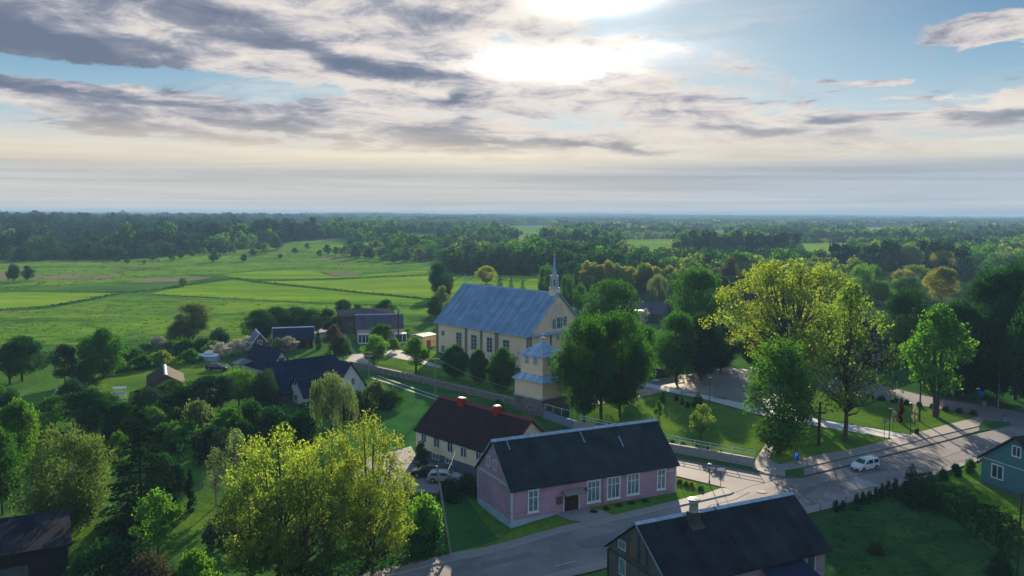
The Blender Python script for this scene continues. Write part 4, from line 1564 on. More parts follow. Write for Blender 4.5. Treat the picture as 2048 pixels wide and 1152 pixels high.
# far houses
for nm, lb, pl, pr_, W, ve, vr, wm, rm in (
        ('far_house', 'pale far house with a grey gable among the trees right of the oak', (1808, 557), (1850, 557), 9, 545, 536, 'wall_pinkish', 'roof_grey'),
        ('far_house', 'dark roofed house with a white side just behind the church', (1146, 622), (1170, 624), 9, 612, 600, 'wall_white', 'roof_purple'),
        ('far_house', 'large dark roofed house between the chestnut trees behind the church', (1268, 645), (1325, 648), 12, 625, 603, 'wall_dark', 'roof_purple'),
        ('far_house', 'tiny white gabled house on the far right skyline', (2015, 475), (2036, 475), 10, 470, 465, 'wall_white', 'roof_navy'),
        ('far_house', 'tiny far house with a crimson roof on the right', (1933, 479), (1950, 479), 10, 474, 468, 'wall_brown', 'red'),
        ('far_house', 'tiny far cottage with a dark roof and pale wall above the pale round tree', (1800, 474), (1826, 474), 10, 469, 463, 'wall_pinkish', 'roof_navy'),
        ('far_shed', 'small white far shed among trees left of the right woods', (1546, 502), (1566, 502), 8, 497, 494, 'white', 'white'),
        ('far_shed', 'white flat far shed beside the golden trees on the right', (1900, 542), (1918, 542), 7, 537, 534, 'white', 'white'),
        ('far_house', 'far white cottage near the horizon behind the church spire', (1030, 486), (1042, 486), 10, 482, 479, 'wall_white', 'roof_grey'),
):
    simple_house(nm, lb, 'house' if 'house' in nm else 'shed', pl, pr_, W, ve, vr, wm, rm, rm, .3, .3)
cq = at(1276, 648, 0)
b = MB()
b.box(-1.6, 1.6, -1.6, 1.6, 0, zat(cq, 622))
ck = thing('flat_roofed_annex', 'pale yellow square block beside the dark roofed house', 'annex', cq, 20)
b.build('wall', ['smoke_stack'], ck)
b = MB()
b.box(-1.8, 1.8, -1.8, 1.8, zat(cq, 622), zat(cq, 622) + .25)
b.build('roof', ['white'], ck)
# white gable behind the big dark tree and the dark wall beside it
wg = at(1250, 772, 0)
w_, *_r = simple_house('white_kiosk', 'white kiosk half hidden behind the dark chestnuts', 'kiosk', (1248, 771), (1272, 763), 4, 745, 738, 'white', 'roof_grey', 'white', .2, .2)
o = ribbon('boundary_wall', [(1272, 764), (1310, 759), (1352, 751)], .35, 'wall_dark', .02, 2.3, kind=None)
tag(o, 'low dark boundary wall beside the white kiosk', 'wall')

# ---------------------------------------------------------------- walls, rails, posts
def solid_wall(name, label, pts, w, mat, h, cat='wall', cap=None, z0=-.1):
    o = ribbon(name, pts, w, mat, .0, h, kind=None)
    tag(o, label, cat)
    if cap:
        c = ribbon('coping', pts, w + .12, cap, h + .003, .08, kind=None)
        c.parent = o
    return o


solid_wall('churchyard_wall', 'long low fieldstone wall running from the white house to the bell tower', [(702, 733), (737, 741), (800, 755), (870, 772), (950, 791), (1001, 803), (1030, 812)], .7, 'stone_pale', 1.3)
solid_wall('retaining_wall', 'blue grey concrete retaining wall at the foot of the bell tower', [(1088, 836), (1120, 848), (1150, 858)], .4, 'concrete', 1.4)
solid_wall('retaining_wall', 'concrete retaining wall with a railing along the church green beside the side street', [(1150, 858), (1200, 868), (1270, 886), (1340, 904), (1420, 918), (1508, 934)], .4, 'concrete', 1.25, cap='kerb_light')


def railing(name, label, pts, h, mat='steel', z0=0.0, rails=(.5, 1.0), step=2.2, r=.035):
    P = pxpoly(pts)
    root = thing(name, label, 'railing', P[0])
    Q = []
    for i in range(len(P) - 1):
        k = max(1, round((P[i + 1] - P[i]).length / step))
        Q += [P[i].lerp(P[i + 1], j / k) for j in range(k)]
    Q.append(P[-1])
    for f in rails:
        b = MB()
        b.tube([(q - P[0]) + Vector((0, 0, z0 + h * f)) for q in Q], r, 5)
        b.build('rail', [mat], root)
    for q in Q:
        b = MB()
        p = q - P[0]
        b.tube([p + Vector((0, 0, z0 - .05)), p + Vector((0, 0, z0 + h))], r, 5)
        b.build('post', [mat], root)
    return root


railing('handrail', 'double white handrail on top of the wall beside the side street', [(1330, 899), (1420, 917), (1508, 933.5)], 1.0, 'white', 1.33, (.55, 1.0), 3.0, .05)
railing('handrail', 'white handrail of the steps below the dark chestnuts', [(1090, 834), (1140, 848), (1160, 843)], 1.0, 'white', 1.3, (1.0,), 2.5, .05)
railing('handrail', 'pale handrail continuing behind the slate roof', [(1160, 858), (1240, 877), (1300, 892)], 1.0, 'white', 1.3, (.55, 1.0), 3.0, .05)


def post_lamp(u, vt, vb, label, arm=0, head='cup', group=None, cat='street lamp', mat='metal'):
    p = at(u, vb)
    h = (vb - vt) * mpp(p) * 1.02
    root = thing('street_lamp', label, cat, p, 0, group)
    b = MB()
    b.tube([(0, 0, 0), (0, 0, h * .3), (0, 0, h)], [.085, .06, .05], 7)
    b.lathe([(.12, 0), (.12, .35), (.07, .4)], 8)
    b.build('pole', [mat], root)
    if head == 'cup':
        b = MB()
        b.lathe([(.02, h + .24), (.26, h + .18), (.30, h + .10), (.06, h + .05)], 12)
        hd = b.build('lamp_shade', ['lamp_white'], root, True)
        b = MB()
        b.lathe([(.14, h - .12), (.16, h + .06), (.02, h + .1)], 8)
        b.build('lamp_housing', ['metal'], hd)
    else:
        b = MB()
        b.tube([(0, 0, h - .1), (.25 * arm, 0, h + .05), (1.1 * arm, 0, h + .12)], [.05, .045, .04], 6)
        ar = b.build('arm', [mat], root)
        b = MB()
        b.box(min(.8 * arm, 2.0 * arm), max(.8 * arm, 2.0 * arm), -.14, .14, h + .08, h + .2)
        b.build('lamp_head', ['lamp_white'], ar)
    return root


post_lamp(1419, 757, 808, 'slim lamp with a white cap on the square beside the pale path')
post_lamp(1778, 819, 878, 'lamp post left of the red columnar tree at the end of the pale path')
post_lamp(1820, 808, 870, 'lamp post right of the red columnar tree on the green')
post_lamp(1953, 779, 836, 'lamp post at the far right tip of the green next to a blue sign')
post_lamp(1418.5, 930, 968, 'short lamp post on the grass corner beside the pink hall')
post_lamp(1912, 722, 791, 'tall street lamp in front of the dark trees behind the green', -1, 'arm', mat='steel')
post_lamp(1996, 724, 814, 'tall street lamp with its arm to the right beyond the back street', 1, 'arm', mat='steel')


def sign_post(u, vt, vb, w, h, plate, label, txt=None, rz=0, name='road_sign'):
    p = at(u, vb)
    m_ = mpp(p)
    H = (vb - vt) * m_ * 1.02
    root = thing(name, label, 'sign', p, rz)
    b = MB()
    b.tube([(0, 0, 0), (0, 0, H)], .04, 6)
    b.build('post', ['metal'], root)
    b = MB()
    ww, hh = w * m_, h * m_
    b.box(-ww / 2, ww / 2, -.075, -.045, H - hh, H)
    pl = b.build('sign_plate', [plate], root)
    if txt:
        cu = bpy.data.curves.new('letter', 'FONT')
        cu.body = txt
        cu.size = hh * .95
        cu.align_x, cu.align_y = 'CENTER', 'CENTER'
        cu.extrude = .004
        cu.offset = .02
        cu.materials.append(M['white'])
        t0 = bpy.data.objects.new('letter', cu)
        COL.objects.link(t0)
        bpy.context.view_layer.update()
        me_ = bpy.data.meshes.new_from_object(t0.evaluated_get(bpy.context.evaluated_depsgraph_get()))
        bpy.data.objects.remove(t0)
        t = bpy.data.objects.new('letter', me_)
        COL.objects.link(t)
        t.parent = pl
        t.location = (0, -.082, H - hh / 2)
        t.rotation_euler = (R(90), 0, 0)
    return root


sign_post(1592, 904, 931, 11, 13, 'blue_sign', 'blue square parking sign with a white P on the green', 'P', -14)
sign_post(1768, 839, 881, 8, 6, 'concrete', 'grey information sign on a thin post at the pale path')
sign_post(1441, 936, 974, 15, 6, 'white', 'white street name sign at the grass corner by the junction', rz=-10)
sign_post(1961, 783, 822, 9, 9, 'blue_sign', 'blue road sign cluster at the far tip of the green')


def pole(u, vt, vb, label, r=.14, mat='pole_wood', lean=0.0, name='utility_pole', cross=0):
    p = at(u, vb)
    top = zat(p, vt) - p.z
    root = thing(name, label, 'pole', p)
    b = MB()
    b.tube([(0, 0, -.2), (lean * top, 0, top)], [r, r * .65], 8)
    b.build('shaft', [mat], root)
    b = MB()
    if cross:
        for k in range(cross):
            z = top - .35 - k * .8
            b.box(lean * z - .8, lean * z + .8, -.06, .06, z, z + .1)
            for s in (-.7, -.25, .25, .7):
                b.lathe([(.04, z + .1), (.06, z + .18), (.03, z + .28)], 6, (lean * z + s, 0))
        b.build('crossarm', ['steel'], root)
    else:
        b.box(lean * top - .1, lean * top + .1, -.12, .12, top - .15, top)
        b.build('pole_cap', ['metal'], root)
    return root, p, top


pw, pwp, pwt = pole(901, 932, 1106, 'leaning grey utility pole on the verge left of the pink hall', .17, 'pole_wood', -.15)
p1, p1p, p1t = pole(871, 715, 803, 'wooden utility pole beside the wheel tracks by the fieldstone wall', .15, 'pole_wood', 0, cross=1)
p2, p2p, p2t = pole(738, 702, 757, 'utility pole rising behind the navy roof near the farm lane', .15, 'pole_wood', 0, cross=2)
p3, p3p, p3t = pole(797, 618, 695, 'thick double utility pole in front of the farmhouse', .22, 'timber', 0, cross=2)
pole(149.5, 762, 800, 'thin dark pole on the lawn at far left', .09, 'timber')
pole(1157, 795, 852, 'weathered wooden pole under the dark chestnuts', .12, 'pole_wood')
pole(2034, 985, 1160, 'dark utility pole in front of the teal house', .13, 'timber')
pole(1838.5, 759, 843, 'tall dark carved pole on the green left of the two stemmed tree', .17, 'timber', name='carved_pole')
# wooden cross
cpnt = at(1637, 893)
ct = zat(cpnt, 803)
cr = thing('wooden_cross', 'tall dark wooden memorial cross on the green', 'cross', cpnt)
b = MB()
b.box(-.17, .17, -.17, .17, -.1, ct * .62)
b.box(-.14, .14, -.14, .14, ct * .62, ct - .25)
b.lathe([(.2, ct - .25), (.02, ct)], 4)
b.build('shaft', ['timber'], cr)
b = MB()
b.box(-.95, .95, -.12, .12, ct * .73, ct * .73 + .24)
b.lathe([(.2, ct * .7), (.28, ct * .75), (.2, ct * .8)], 8, (.0, -.05))
b.build('crossbeam', ['timber'], cr)


def wire(name, label, a, bpt, sag=.8):
    root = MB()
    A, B = Vector(a), Vector(bpt)
    pts = []
    for i in range(13):
        t = i / 12
        q = A.lerp(B, t)
        q.z -= sag * 4 * t * (1 - t)
        pts.append(q - A)
    root.tube(pts, .022, 4)
    o = root.build(name, ['steel'], None, loc=A)
    return tag(o, label, 'cable')


wire('overhead_cable', 'thin overhead cable from the pole by the wall to the bell tower', p1p + Vector((0, 0, p1t)), Vector(tuple(TO)) + Vector((0, 0, 3.9)), .7)
wire('overhead_cable', 'thin overhead cable between the two poles by the fieldstone wall', p2p + Vector((0, 0, p2t - .3)), p1p + Vector((0, 0, p1t - .2)), 1.0)
wire('overhead_cable', 'thin cable hanging from the leaning pole towards the cream house', pwp + Vector((-.25, 0, pwt - .4)), Vector(tuple(y0p + YD * YL * .5)) + Vector((0, 0, YZE - .3)), .35)


def bench(u, v, label, rz, L=1.8, mat='timber', back=True, cat='bench', group=None):
    p = at(u, v)
    root = thing('park_bench', label, cat, p, rz, group)
    b = MB()
    for k in range(4):
        b.box(-L / 2, L / 2, -.22 + k * .12, -.22 + k * .12 + .1, .42, .46)
    b.build('seat', [mat], root)
    if back:
        b = MB()
        for k in range(3):
            b.box(-L / 2, L / 2, .27, .31, .55 + k * .14, .65 + k * .14)
        b.build('backrest', [mat], root)
    for s in (-1, 1):
        b = MB()
        x = s * (L / 2 - .18)
        b.box(x - .04, x + .04, -.2, -.12, 0, .42)
        b.box(x - .04, x + .04, .2, .27, 0, .95 if back else .42)
        b.box(x - .04, x + .04, -.12, .2, .3, .38)
        b.build('leg', ['metal'], root)
    return root


bench(1361, 764, 'park bench on the sandy corner, left one of the row under the chestnuts', 25, 2.0)
bench(1381, 760, 'park bench on the sandy corner, middle one of the row under the chestnuts', 25, 2.0)
bench(1406, 757, 'park bench on the sandy corner, right one of the row under the chestnuts', 25, 2.0)
bench(1441, 799, 'long backless bench at the edge of the paved square', -25, 2.4, back=False)
bench(1376, 789, 'backless bench on the sandy corner behind the dark spruce bush', -18, 3.0, back=False)
# litter bins
for u, v, lb in ((1833, 869, 'dark box litter bin beside the pavement below the carved pole'), (1968, 812, 'small grey litter bin at the kerb of the back street by the blue sign'), (2009, 843, 'pale utility box on the kerb by the tall street lamp')):
    p = at(u, v)
    r_ = thing('litter_bin', lb, 'bin', p, -15)
    b = MB()
    b.box(-.32, .32, -.28, .28, .05, .95)
    b.build('bin_body', ['metal' if u == 1833 else 'concrete'], r_)
    b = MB()
    b.box(-.36, .36, -.32, .32, .95, 1.02)
    b.build('lid', ['frame_dark'], r_)
# round white table
p = at(1312, 767)
r_ = thing('round_table', 'small round white topped table beside the dark boundary wall', 'table', p)
b = MB()
b.lathe([(.01, .80), (.75, .80), (.78, .74), (.01, .72)], 16)
b.build('tabletop', ['white'], r_)
b = MB()
b.lathe([(.3, 0), (.3, .06), (.12, .1), (.12, .72)], 10)
b.build('pedestal', ['concrete'], r_)
# white arch gate
p = at(1727, 762)
mp = mpp(p)
r_ = thing('white_gate', 'white lattice arch gate in front of the dark villa', 'gate', p, -12)
w = 24 * mp
h = 26 * mp
for s in (-1, 1):
    b = MB()
    b.box(s * w - .1, s * w + .1, -.1, .1, 0, h)
    b.build('post', ['white'], r_)
b = MB()
b.box(-w + .1, w - .1, -.05, .05, h - .6, h - .48)
b.box(-w + .1, w - .1, -.05, .05, h * .45, h * .45 + .12)
for k in range(13):
    x = -w + .2 + (2 * w - .4) * k / 12
    b.box(x - .04, x + .04, -.04, .04, h * .45 + .12, h - .6)
b.build('lattice', ['white'], r_)
# garden things on the left
p = at(240, 797)
r_ = thing('garden_swing', 'white garden swing seat at the dark shrubs on the left lawn', 'garden seat', p, 20)
b = MB()
b.box(-1.0, 1.0, -.35, .35, .5, .6)
b.box(-1.0, 1.0, .3, .38, .6, 1.3)
b.build('seat', ['white'], r_)
for s in (-1, 1):
    b = MB()
    b.tube([(s * 1.15, -.7, 0), (s * 1.05, 0, 2.2), (s * 1.15, .7, 0)], .05, 5)
    b.build('frame', ['white'], r_)
b = MB()
b.xprism([(-.8, 2.1), (0, 2.35), (.8, 2.1), (0, 2.28)], -1.2, 1.2)
b.build('canopy', ['white'], r_)
p = at(121, 786)
r_ = thing('garden_table', 'white garden table with benches on the lawn at far left', 'table', p, 15)
b = MB()
b.box(-.9, .9, -.4, .4, .7, .76)
b.build('tabletop', ['white'], r_)
for s in (-1, 1):
    b = MB()
    b.box(s * .7 - .05, s * .7 + .05, -.35, .35, 0, .7)
    b.build('leg', ['white'], r_)
    b = MB()
    b.box(-.9, .9, s * .8 - .15, s * .8 + .15, .4, .46)
    b.box(-.7, -.6, s * .8 - .1, s * .8 + .1, 0, .4)
    b.box(.6, .7, s * .8 - .1, s * .8 + .1, 0, .4)
    b.build('bench', ['white'], r_)
# polytunnel / marquee
p = at(418, 721)
mp = mpp(p)
r_ = thing('garden_marquee', 'white garden marquee behind the black estate car', 'marquee', p, 3)
w = 19 * mp
b = MB()
b.box(-w, w, -1.6, 1.6, 0, 10 * mp)
b.build('side_panel', ['roof_bluegrey'], r_)
b = MB()
b.xprism([(-1.7, 10 * mp), (0, 14.5 * mp), (1.7, 10 * mp)], -w - .1, w + .1)
b.build('roof', ['white'], r_)
b = MB()
b.xprism([(-.7, 14.3 * mp), (0, 18 * mp), (.7, 14.3 * mp)], -w * .45, w * .45)
b.build('roof_peak', ['white'], r_)

# thin fence beside the right-hand garden
def fence(name, label, pts, h, step, mat='metal', wires=3):
    P = pxpoly(pts)
    root = thing(name, label, 'fence', P[0])
    Q = []
    for i in range(len(P) - 1):
        k = max(1, round((P[i + 1] - P[i]).length / step))
        Q += [P[i].lerp(P[i + 1], j / k) for j in range(k)]
    Q.append(P[-1])
    for q in Q:
        b = MB()
        b.tube([q - P[0], q - P[0] + Vector((0, 0, h))], .045, 5)
        b.build('post', [mat], root)
    b = MB()
    for k in range(wires):
        z = h * (k + .8) / wires
        b.tube([q - P[0] + Vector((0, 0, z * .98)) for q in Q], .014, 4, cap=False)
    b.build('wire_mesh', [mat], root)
    return root


fence('wire_fence', 'thin wire fence between the pavement and the shrubs left of the teal house', [(1640, 1028), (1716, 1005), (1795, 978), (1885, 950), (1955, 926)], 1.2, 3.0)
fence('garden_fence', 'dark wire fence across the left gardens below the navy roofs', [(400, 806), (470, 795), (560, 800)], 1.3, 4.0, 'pole_wood')


# ---------------------------------------------------------------- vehicles
def car(name, label, cat, p, rz, paint, L=4.4, Wd=1.8, Ht=1.8, style='van', glass='glass_car', scale=1.0, bumper='frame_dark', group=None):
    """body lofted from side stations; local +X is the front"""
    root = thing(name, label, cat, p, rz, group)
    hl = L / 2
    zb = .28
    if style == 'van':
        top = [(-hl, .75), (-hl + .02, 1.05), (-hl + .12, Ht - .22), (-hl + .35, Ht - .04), (-.4, Ht), (.35, Ht - .03), (.62, Ht - .12), (1.28, 1.16), (1.75, 1.02), (hl - .12, .88), (hl, .66)]
        belt = 1.08
    elif style == 'suv':
        top = [(-hl, .7), (-hl + .03, 1.0), (-hl + .35, Ht - .2), (-hl + .6, Ht - .05), (-.4, Ht), (.3, Ht - .06), (.55, Ht - .14), (1.15, 1.06), (1.7, .98), (hl - .12, .86), (hl, .62)]
        belt = 1.02
    else:
        top = [(-hl, .66), (-hl + .05, .92), (-hl + .4, Ht - .12), (-hl + .75, Ht - .02), (-.4, Ht), (.2, Ht - .06), (.45, Ht - .14), (1.15, .96), (1.7, .88), (hl - .12, .78), (hl, .56)]
        belt = .92
    def halfw(x, z):
        k = 1.0
        e = abs(x) / hl
        k -= .16 * max(0, (e - .72) / .28) ** 2
        if z > belt:
            k -= .17 * (z - belt) / (Ht - belt)
        if z < .45:
            k -= .05
        return Wd / 2 * k
    st = []
    for x, zt in top:
        zs_ = [zb, .48, min(.78, zt), min(belt, zt), max(min(belt, zt), belt + (zt - belt) * .5) if zt > belt else zt, zt - (.05 if zt > belt + .2 else .0), zt]
        ring = []
        for i, z in enumerate(zs_):
            w = halfw(x, z)
            if i == 6:
                w *= .80
            ring.append((x, w, z))
        st.append([(x, -w, z) for x, w, z in ring] + [(x, w, z) for x, w, z in reversed(ring)])
    b = MB()
    n = len(st[0])
    vs = [p_ for s in st for p_ in s]
    fs = []
    for i in range(len(st) - 1):
        for j in range(n):
            fs.append((i * n + j, i * n + (j + 1) % n, (i + 1) * n + (j + 1) % n, (i + 1) * n + j))
    fs.append(tuple(range(n)))
    fs.append(tuple((len(st) - 1) * n + j for j in range(n - 1, -1, -1)))
    b.add(vs, fs)
    body = b.build('body', [paint], root, True)
    bv = body.modifiers.new('edge', 'BEVEL')
    bv.width = .03
    bv.segments = 2
    bv.limit_method = 'ANGLE'
    # windows: windscreen, side glass, rear glass
    def zt_at(x):
        for (xa, za), (xb, zb_) in zip(top, top[1:]):
            if xa <= x <= xb:
                return za + (zb_ - za) * (x - xa) / (xb - xa)
        return Ht
    ia = 6
    x6, z6 = top[6]
    x7, z7 = top[7]
    g = MB()
    e = .02
    wa, wb = halfw(x6, z6) * .80, halfw(x7, z7) * .9
    def lerp(a, b_, t):
        return a + (b_ - a) * t
    q = []
    for t, ww in ((.04, wa * 1.03), (.94, wb)):
        xx, zz = lerp(x6, x7, t), lerp(z6, z7, t)
        q.append((xx, ww, zz))
    nx_, nz_ = -(z7 - z6), (x7 - x6)
    nl = math.hypot(nx_, nz_)
    ox, oz = nx_ / nl * e, nz_ / nl * e
    g.add([(q[0][0] + ox, -q[0][1], q[0][2] + oz), (q[0][0] + ox, q[0][1], q[0][2] + oz), (q[1][0] + ox, q[1][1], q[1][2] + oz), (q[1][0] + ox, -q[1][1], q[1][2] + oz)], [(3, 2, 1, 0)])
    g.build('windscreen', [glass], root)
    # side windows
    for s in (-1, 1):
        spans = [(-hl + .55, -.55), (-.47, .32), (.40, 1.0)] if style != 'van' else [(-hl + .35, -.85), (-.6, .3), (.40, 1.12)]
        for k, (xa, xb) in enumerate(spans):
            g = MB()
            zt0, zt1 = zt_at(xa) - .16, zt_at(xb) - .13
            zt0, zt1 = min(zt0, Ht - .17), min(zt1, Ht - .17)
            if k == 2:
                zt1 = max(belt + .04, zt_at(xb) - .12)
            zl = belt + .03
            vsq = [(xa, s * (halfw(xa, zl) + .012), zl), (xb, s * (halfw(xb, zl) + .012), zl), (xb, s * (halfw(xb, zt1) + .012), zt1), (xa, s * (halfw(xa, zt0) + .012), zt0)]
            g.add(vsq, [(0, 1, 2, 3) if s < 0 else (3, 2, 1, 0)])
            g.build('side_window', ['glass_car'], root)
    g = MB()
    xr0, zr0 = -hl + .03, belt + .05
    xr1, zr1 = (top[2][0] + .0, top[2][1] - .04)
    g.add([(xr0 - .03, -halfw(xr0, zr0) * .85, zr0), (xr0 - .03, halfw(xr0, zr0) * .85, zr0), (xr1 - .03, halfw(xr1, zr1) * .82, zr1), (xr1 - .03, -halfw(xr1, zr1) * .82, zr1)], [(3, 2, 1, 0)])
    g.build('rear_window', ['glass_car'], root)
    for s in (-1, 1):
        for x in (-hl + .8, hl - .85):
            w_ = MB()
            yo, yi = s * (Wd / 2 + .015), s * (Wd / 2 - .22)
            w_.tube([(x, yi, .33), (x, yo, .33)], .34, 18)
            wh_ = w_.build('wheel', ['tyre'], root)
            c = MB()
            c.tube([(x, s * (Wd / 2 + .016), .33), (x, s * (Wd / 2 + .03), .33)], .21, 12)
            c.build('rim', ['rim'], wh_)
        a = MB()
        for x in (-hl + .8, hl - .85):
            pts = []
            for k in range(9):
                t = math.pi * k / 8
                pts.append((x + math.cos(t) * .40, s * (Wd / 2 + .004), .33 + math.sin(t) * .40))
            a.tube(pts, .035, 4)
        a.build('wheel_arch', ['frame_dark'], root)
        h_ = MB()
        h_.box(hl - .17, hl - .02, s * Wd * .32 - .17, s * Wd * .32 + .17, .62, .76)
        h_.build('headlight', ['lamp_white'], root)
        t_ = MB()
        t_.box(-hl - .02, -hl + .06, s * Wd * .40 - .08, s * Wd * .40 + .08, .75, 1.0)
        t_.build('tail_light', ['red'], root)
        mr = MB()
        mr.box(.95, 1.1, s * (Wd / 2 + .02), s * (Wd / 2 + .2), belt, belt + .17)
        mr.build('wing_mirror', [paint], root)
    f = MB()
    f.box(hl - .12, hl + .04, -Wd * .40, Wd * .40, .28, .56)
    bp = f.build('bumper', [bumper], root)
    f = MB()
    f.box(hl + .042, hl + .055, -.26, .26, .40, .51)
    f.build('number_plate', ['white'], bp)
    f = MB()
    f.box(-hl - .04, -hl + .1, -Wd * .42, Wd * .42, .30, .58)
    f.build('bumper', [bumper], root)
    root.scale = (scale,) * 3
    return root


vp = at(1730, 940)
vp.z = .06
car('delivery_van', 'small white passenger van with a green windscreen driving on the street', 'van', vp, 180 + 29, 'car_white', 4.4, 1.8, 1.8, 'van', 'glass_green', .97)
v2 = at(857, 953)
v2.z = hgt(v2.x, v2.y) + .07
car('parked_car', 'black SUV parked beside the cream house', 'car', v2, 180 - 2, 'car_black', 4.6, 1.85, 1.7, 'suv')
v3 = at(889, 964)
v3.z = hgt(v3.x, v3.y) + .07
car('parked_car', 'silver estate car parked next to the black SUV', 'car', v3, -2, 'car_silver', 4.6, 1.8, 1.6, 'suv', bumper='car_silver')
v4 = at(435, 741)
v4.z = .06
car('parked_car', 'black estate car standing on the lawn in front of the garden marquee', 'car', v4, -8, 'car_black', 4.6, 1.8, 1.5, 'estate', scale=1.1)

# ---------------------------------------------------------------- vegetation
RNG = np.random.default_rng(11)


def quads_mesh(name, V, mats, extra=None):
    """V: (N,4,3) leaf quads; extra: MB with trunk"""
    n = len(V)
    v = V.reshape(-1, 3)
    nf = n
    me = bpy.data.meshes.new(name)
    if extra:
        ev = np.array(extra.v, dtype=float)
        tot = len(v) + len(ev)
    else:
        ev = np.zeros((0, 3))
        tot = len(v)
    loops = list(range(len(v)))
    starts = list(range(0, len(v), 4))
    mi = [0] * nf
    if extra:
        for f in extra.f:
            starts.append(len(loops))
            loops += [i + len(v) for i in f]
            mi.append(1)
    me.vertices.add(tot)
    me.vertices.foreach_set('co', np.concatenate([v, ev]).ravel())
    me.loops.add(len(loops))
    me.loops.foreach_set('vertex_index', loops)
    me.polygons.add(len(starts))
    me.polygons.foreach_set('loop_start', starts)
    me.update(calc_edges=True)
    for m in mats:
        me.materials.append(m)
    if len(mats) > 1:
        me.polygons.foreach_set('material_index', mi)
    me.validate()
    return me


def leaves(C, Rr, n, size, squash=.8, droop=0.0, shell=.55, up=.0, aspect=1.0, seed=1, per=None, rnd=.65):
    """leaf quads scattered through clumps with centres C and radii Rr"""
    g = np.random.default_rng(seed)
    k = len(C)
    if per is None:
        wgt = (Rr ** 2) / (Rr ** 2).sum()
        idx = g.choice(k, n, p=wgt)
    else:
        idx = np.repeat(np.arange(k), per)
        n = len(idx)
    u = g.normal(size=(n, 3))
    u /= np.linalg.norm(u, axis=1, keepdims=True)
    r = Rr[idx] * (shell + (1 - shell) * g.random(n) ** .5)
    lump = 1 + .25 * np.sin(u[:, 0] * 5 + idx) * np.sin(u[:, 1] * 5 + 2 * idx)
    P = C[idx] + u * (r * lump)[:, None] * np.array([1, 1, squash])
    P[:, 2] -= droop * r * g.random(n)
    nrm = u * .8 + g.normal(size=(n, 3)) * rnd + np.array([0, 0, up])
    nrm /= np.linalg.norm(nrm, axis=1, keepdims=True)
    t = np.cross(nrm, g.normal(size=(n, 3)))
    t /= np.linalg.norm(t, axis=1, keepdims=True)
    if droop:
        t = t * .5 + np.array([0, 0, -1.0]) * droop
        t /= np.linalg.norm(t, axis=1, keepdims=True)
    b = np.cross(nrm, t)
    b /= np.linalg.norm(b, axis=1, keepdims=True)
    s = size * (.6 + .8 * g.random(n))[:, None]
    return np.stack([P + t * s * aspect, P + b * s * .62, P - t * s * aspect, P - b * s * .62], axis=1)


def clumps(H, Wd, zb, n, cr, shape, seed, gap=0.0, inner=.45):
    """clump centres filling an envelope; shape(t) gives the relative radius at relative crown height t"""
    g = np.random.default_rng(seed)
    C, Rr = [], []
    ph = g.random(4) * 6.28
    while len(C) < n:
        t = g.random()
        rad = shape(t)
        if g.random() > rad + .15:
            continue
        a = g.random() * 2 * math.pi
        lob = 1 + .16 * math.sin(2 * a + ph[0] + 3 * t) + .12 * math.sin(3 * a + ph[1] - 4 * t) + .08 * math.sin(5 * a + ph[2] + 6 * t)
        rr = (inner + (1 - inner) * math.sqrt(g.random())) * rad * Wd / 2 * lob
        c = cr * (.7 + .6 * g.random())
        rr = max(0, rr - c * .55)
        C.append((math.cos(a) * rr, math.sin(a) * rr, zb + (H - zb - c * .7) * t + c * .2))
        Rr.append(c)
    return np.array(C), np.array(Rr)


def trunk_mb(H, zb, r, C, nl, seed, stems=1, lean=0.0, n=6, spread=.0):
    g = random.Random(seed)
    b = MB()
    order = sorted(range(len(C)), key=lambda i: -C[i][2])
    for s in range(stems):
        off = (s - (stems - 1) / 2) * spread
        hx = off * 3 + g.uniform(-.3, .3)
        pts = [(off, 0, -.3), (off * 1.2 + lean, g.uniform(-.1, .1), zb * .5), (off * 2 + hx * .2, g.uniform(-.2, .2), zb), (hx, g.uniform(-.4, .4), zb + (H - zb) * .55), (hx * 1.1, 0, H * .93)]
        b.tube(pts, [r * 1.25, r, r * .85, r * .45, r * .12], n)
    pick = g.sample(range(len(C)), min(nl, len(C)))
    for i in pick:
        c = Vector(C[i])
        z0 = zb * .7 + (c.z - zb) * g.uniform(.15, .55)
        z0 = max(zb * .5, z0)
        st = Vector((0 if stems == 1 else (1 if c.x > 0 else -1) * spread * .9, 0, z0))
        mid = st.lerp(c, .5) + Vector((g.uniform(-.4, .4), g.uniform(-.4, .4), -.1 * (c - st).length))
        k = r * .42
        b.tube([st, mid, c], [k, k * .55, k * .12], 4, cap=False)
    return b


SH = {
    'round': lambda t: math.sqrt(max(0, 1 - (2 * t - .95) ** 2 * .95)),
    'oval': lambda t: math.sqrt(max(0, 1 - (2 * t - .85) ** 2 * .9)) * .98,
    'broad': lambda t: (max(0, 1 - ((t - .45) / .62) ** 2)) ** .5,
    'dome': lambda t: math.sqrt(max(0, 1 - t ** 2.2)),
    'cone': lambda t: (1 - t) ** .8 * .95 + .05,
    'col': lambda t: (1 - t ** 3) ** .8 * (.75 + .25 * math.sin(min(1, t * 3) * 1.57)),
}
PROTO = {}


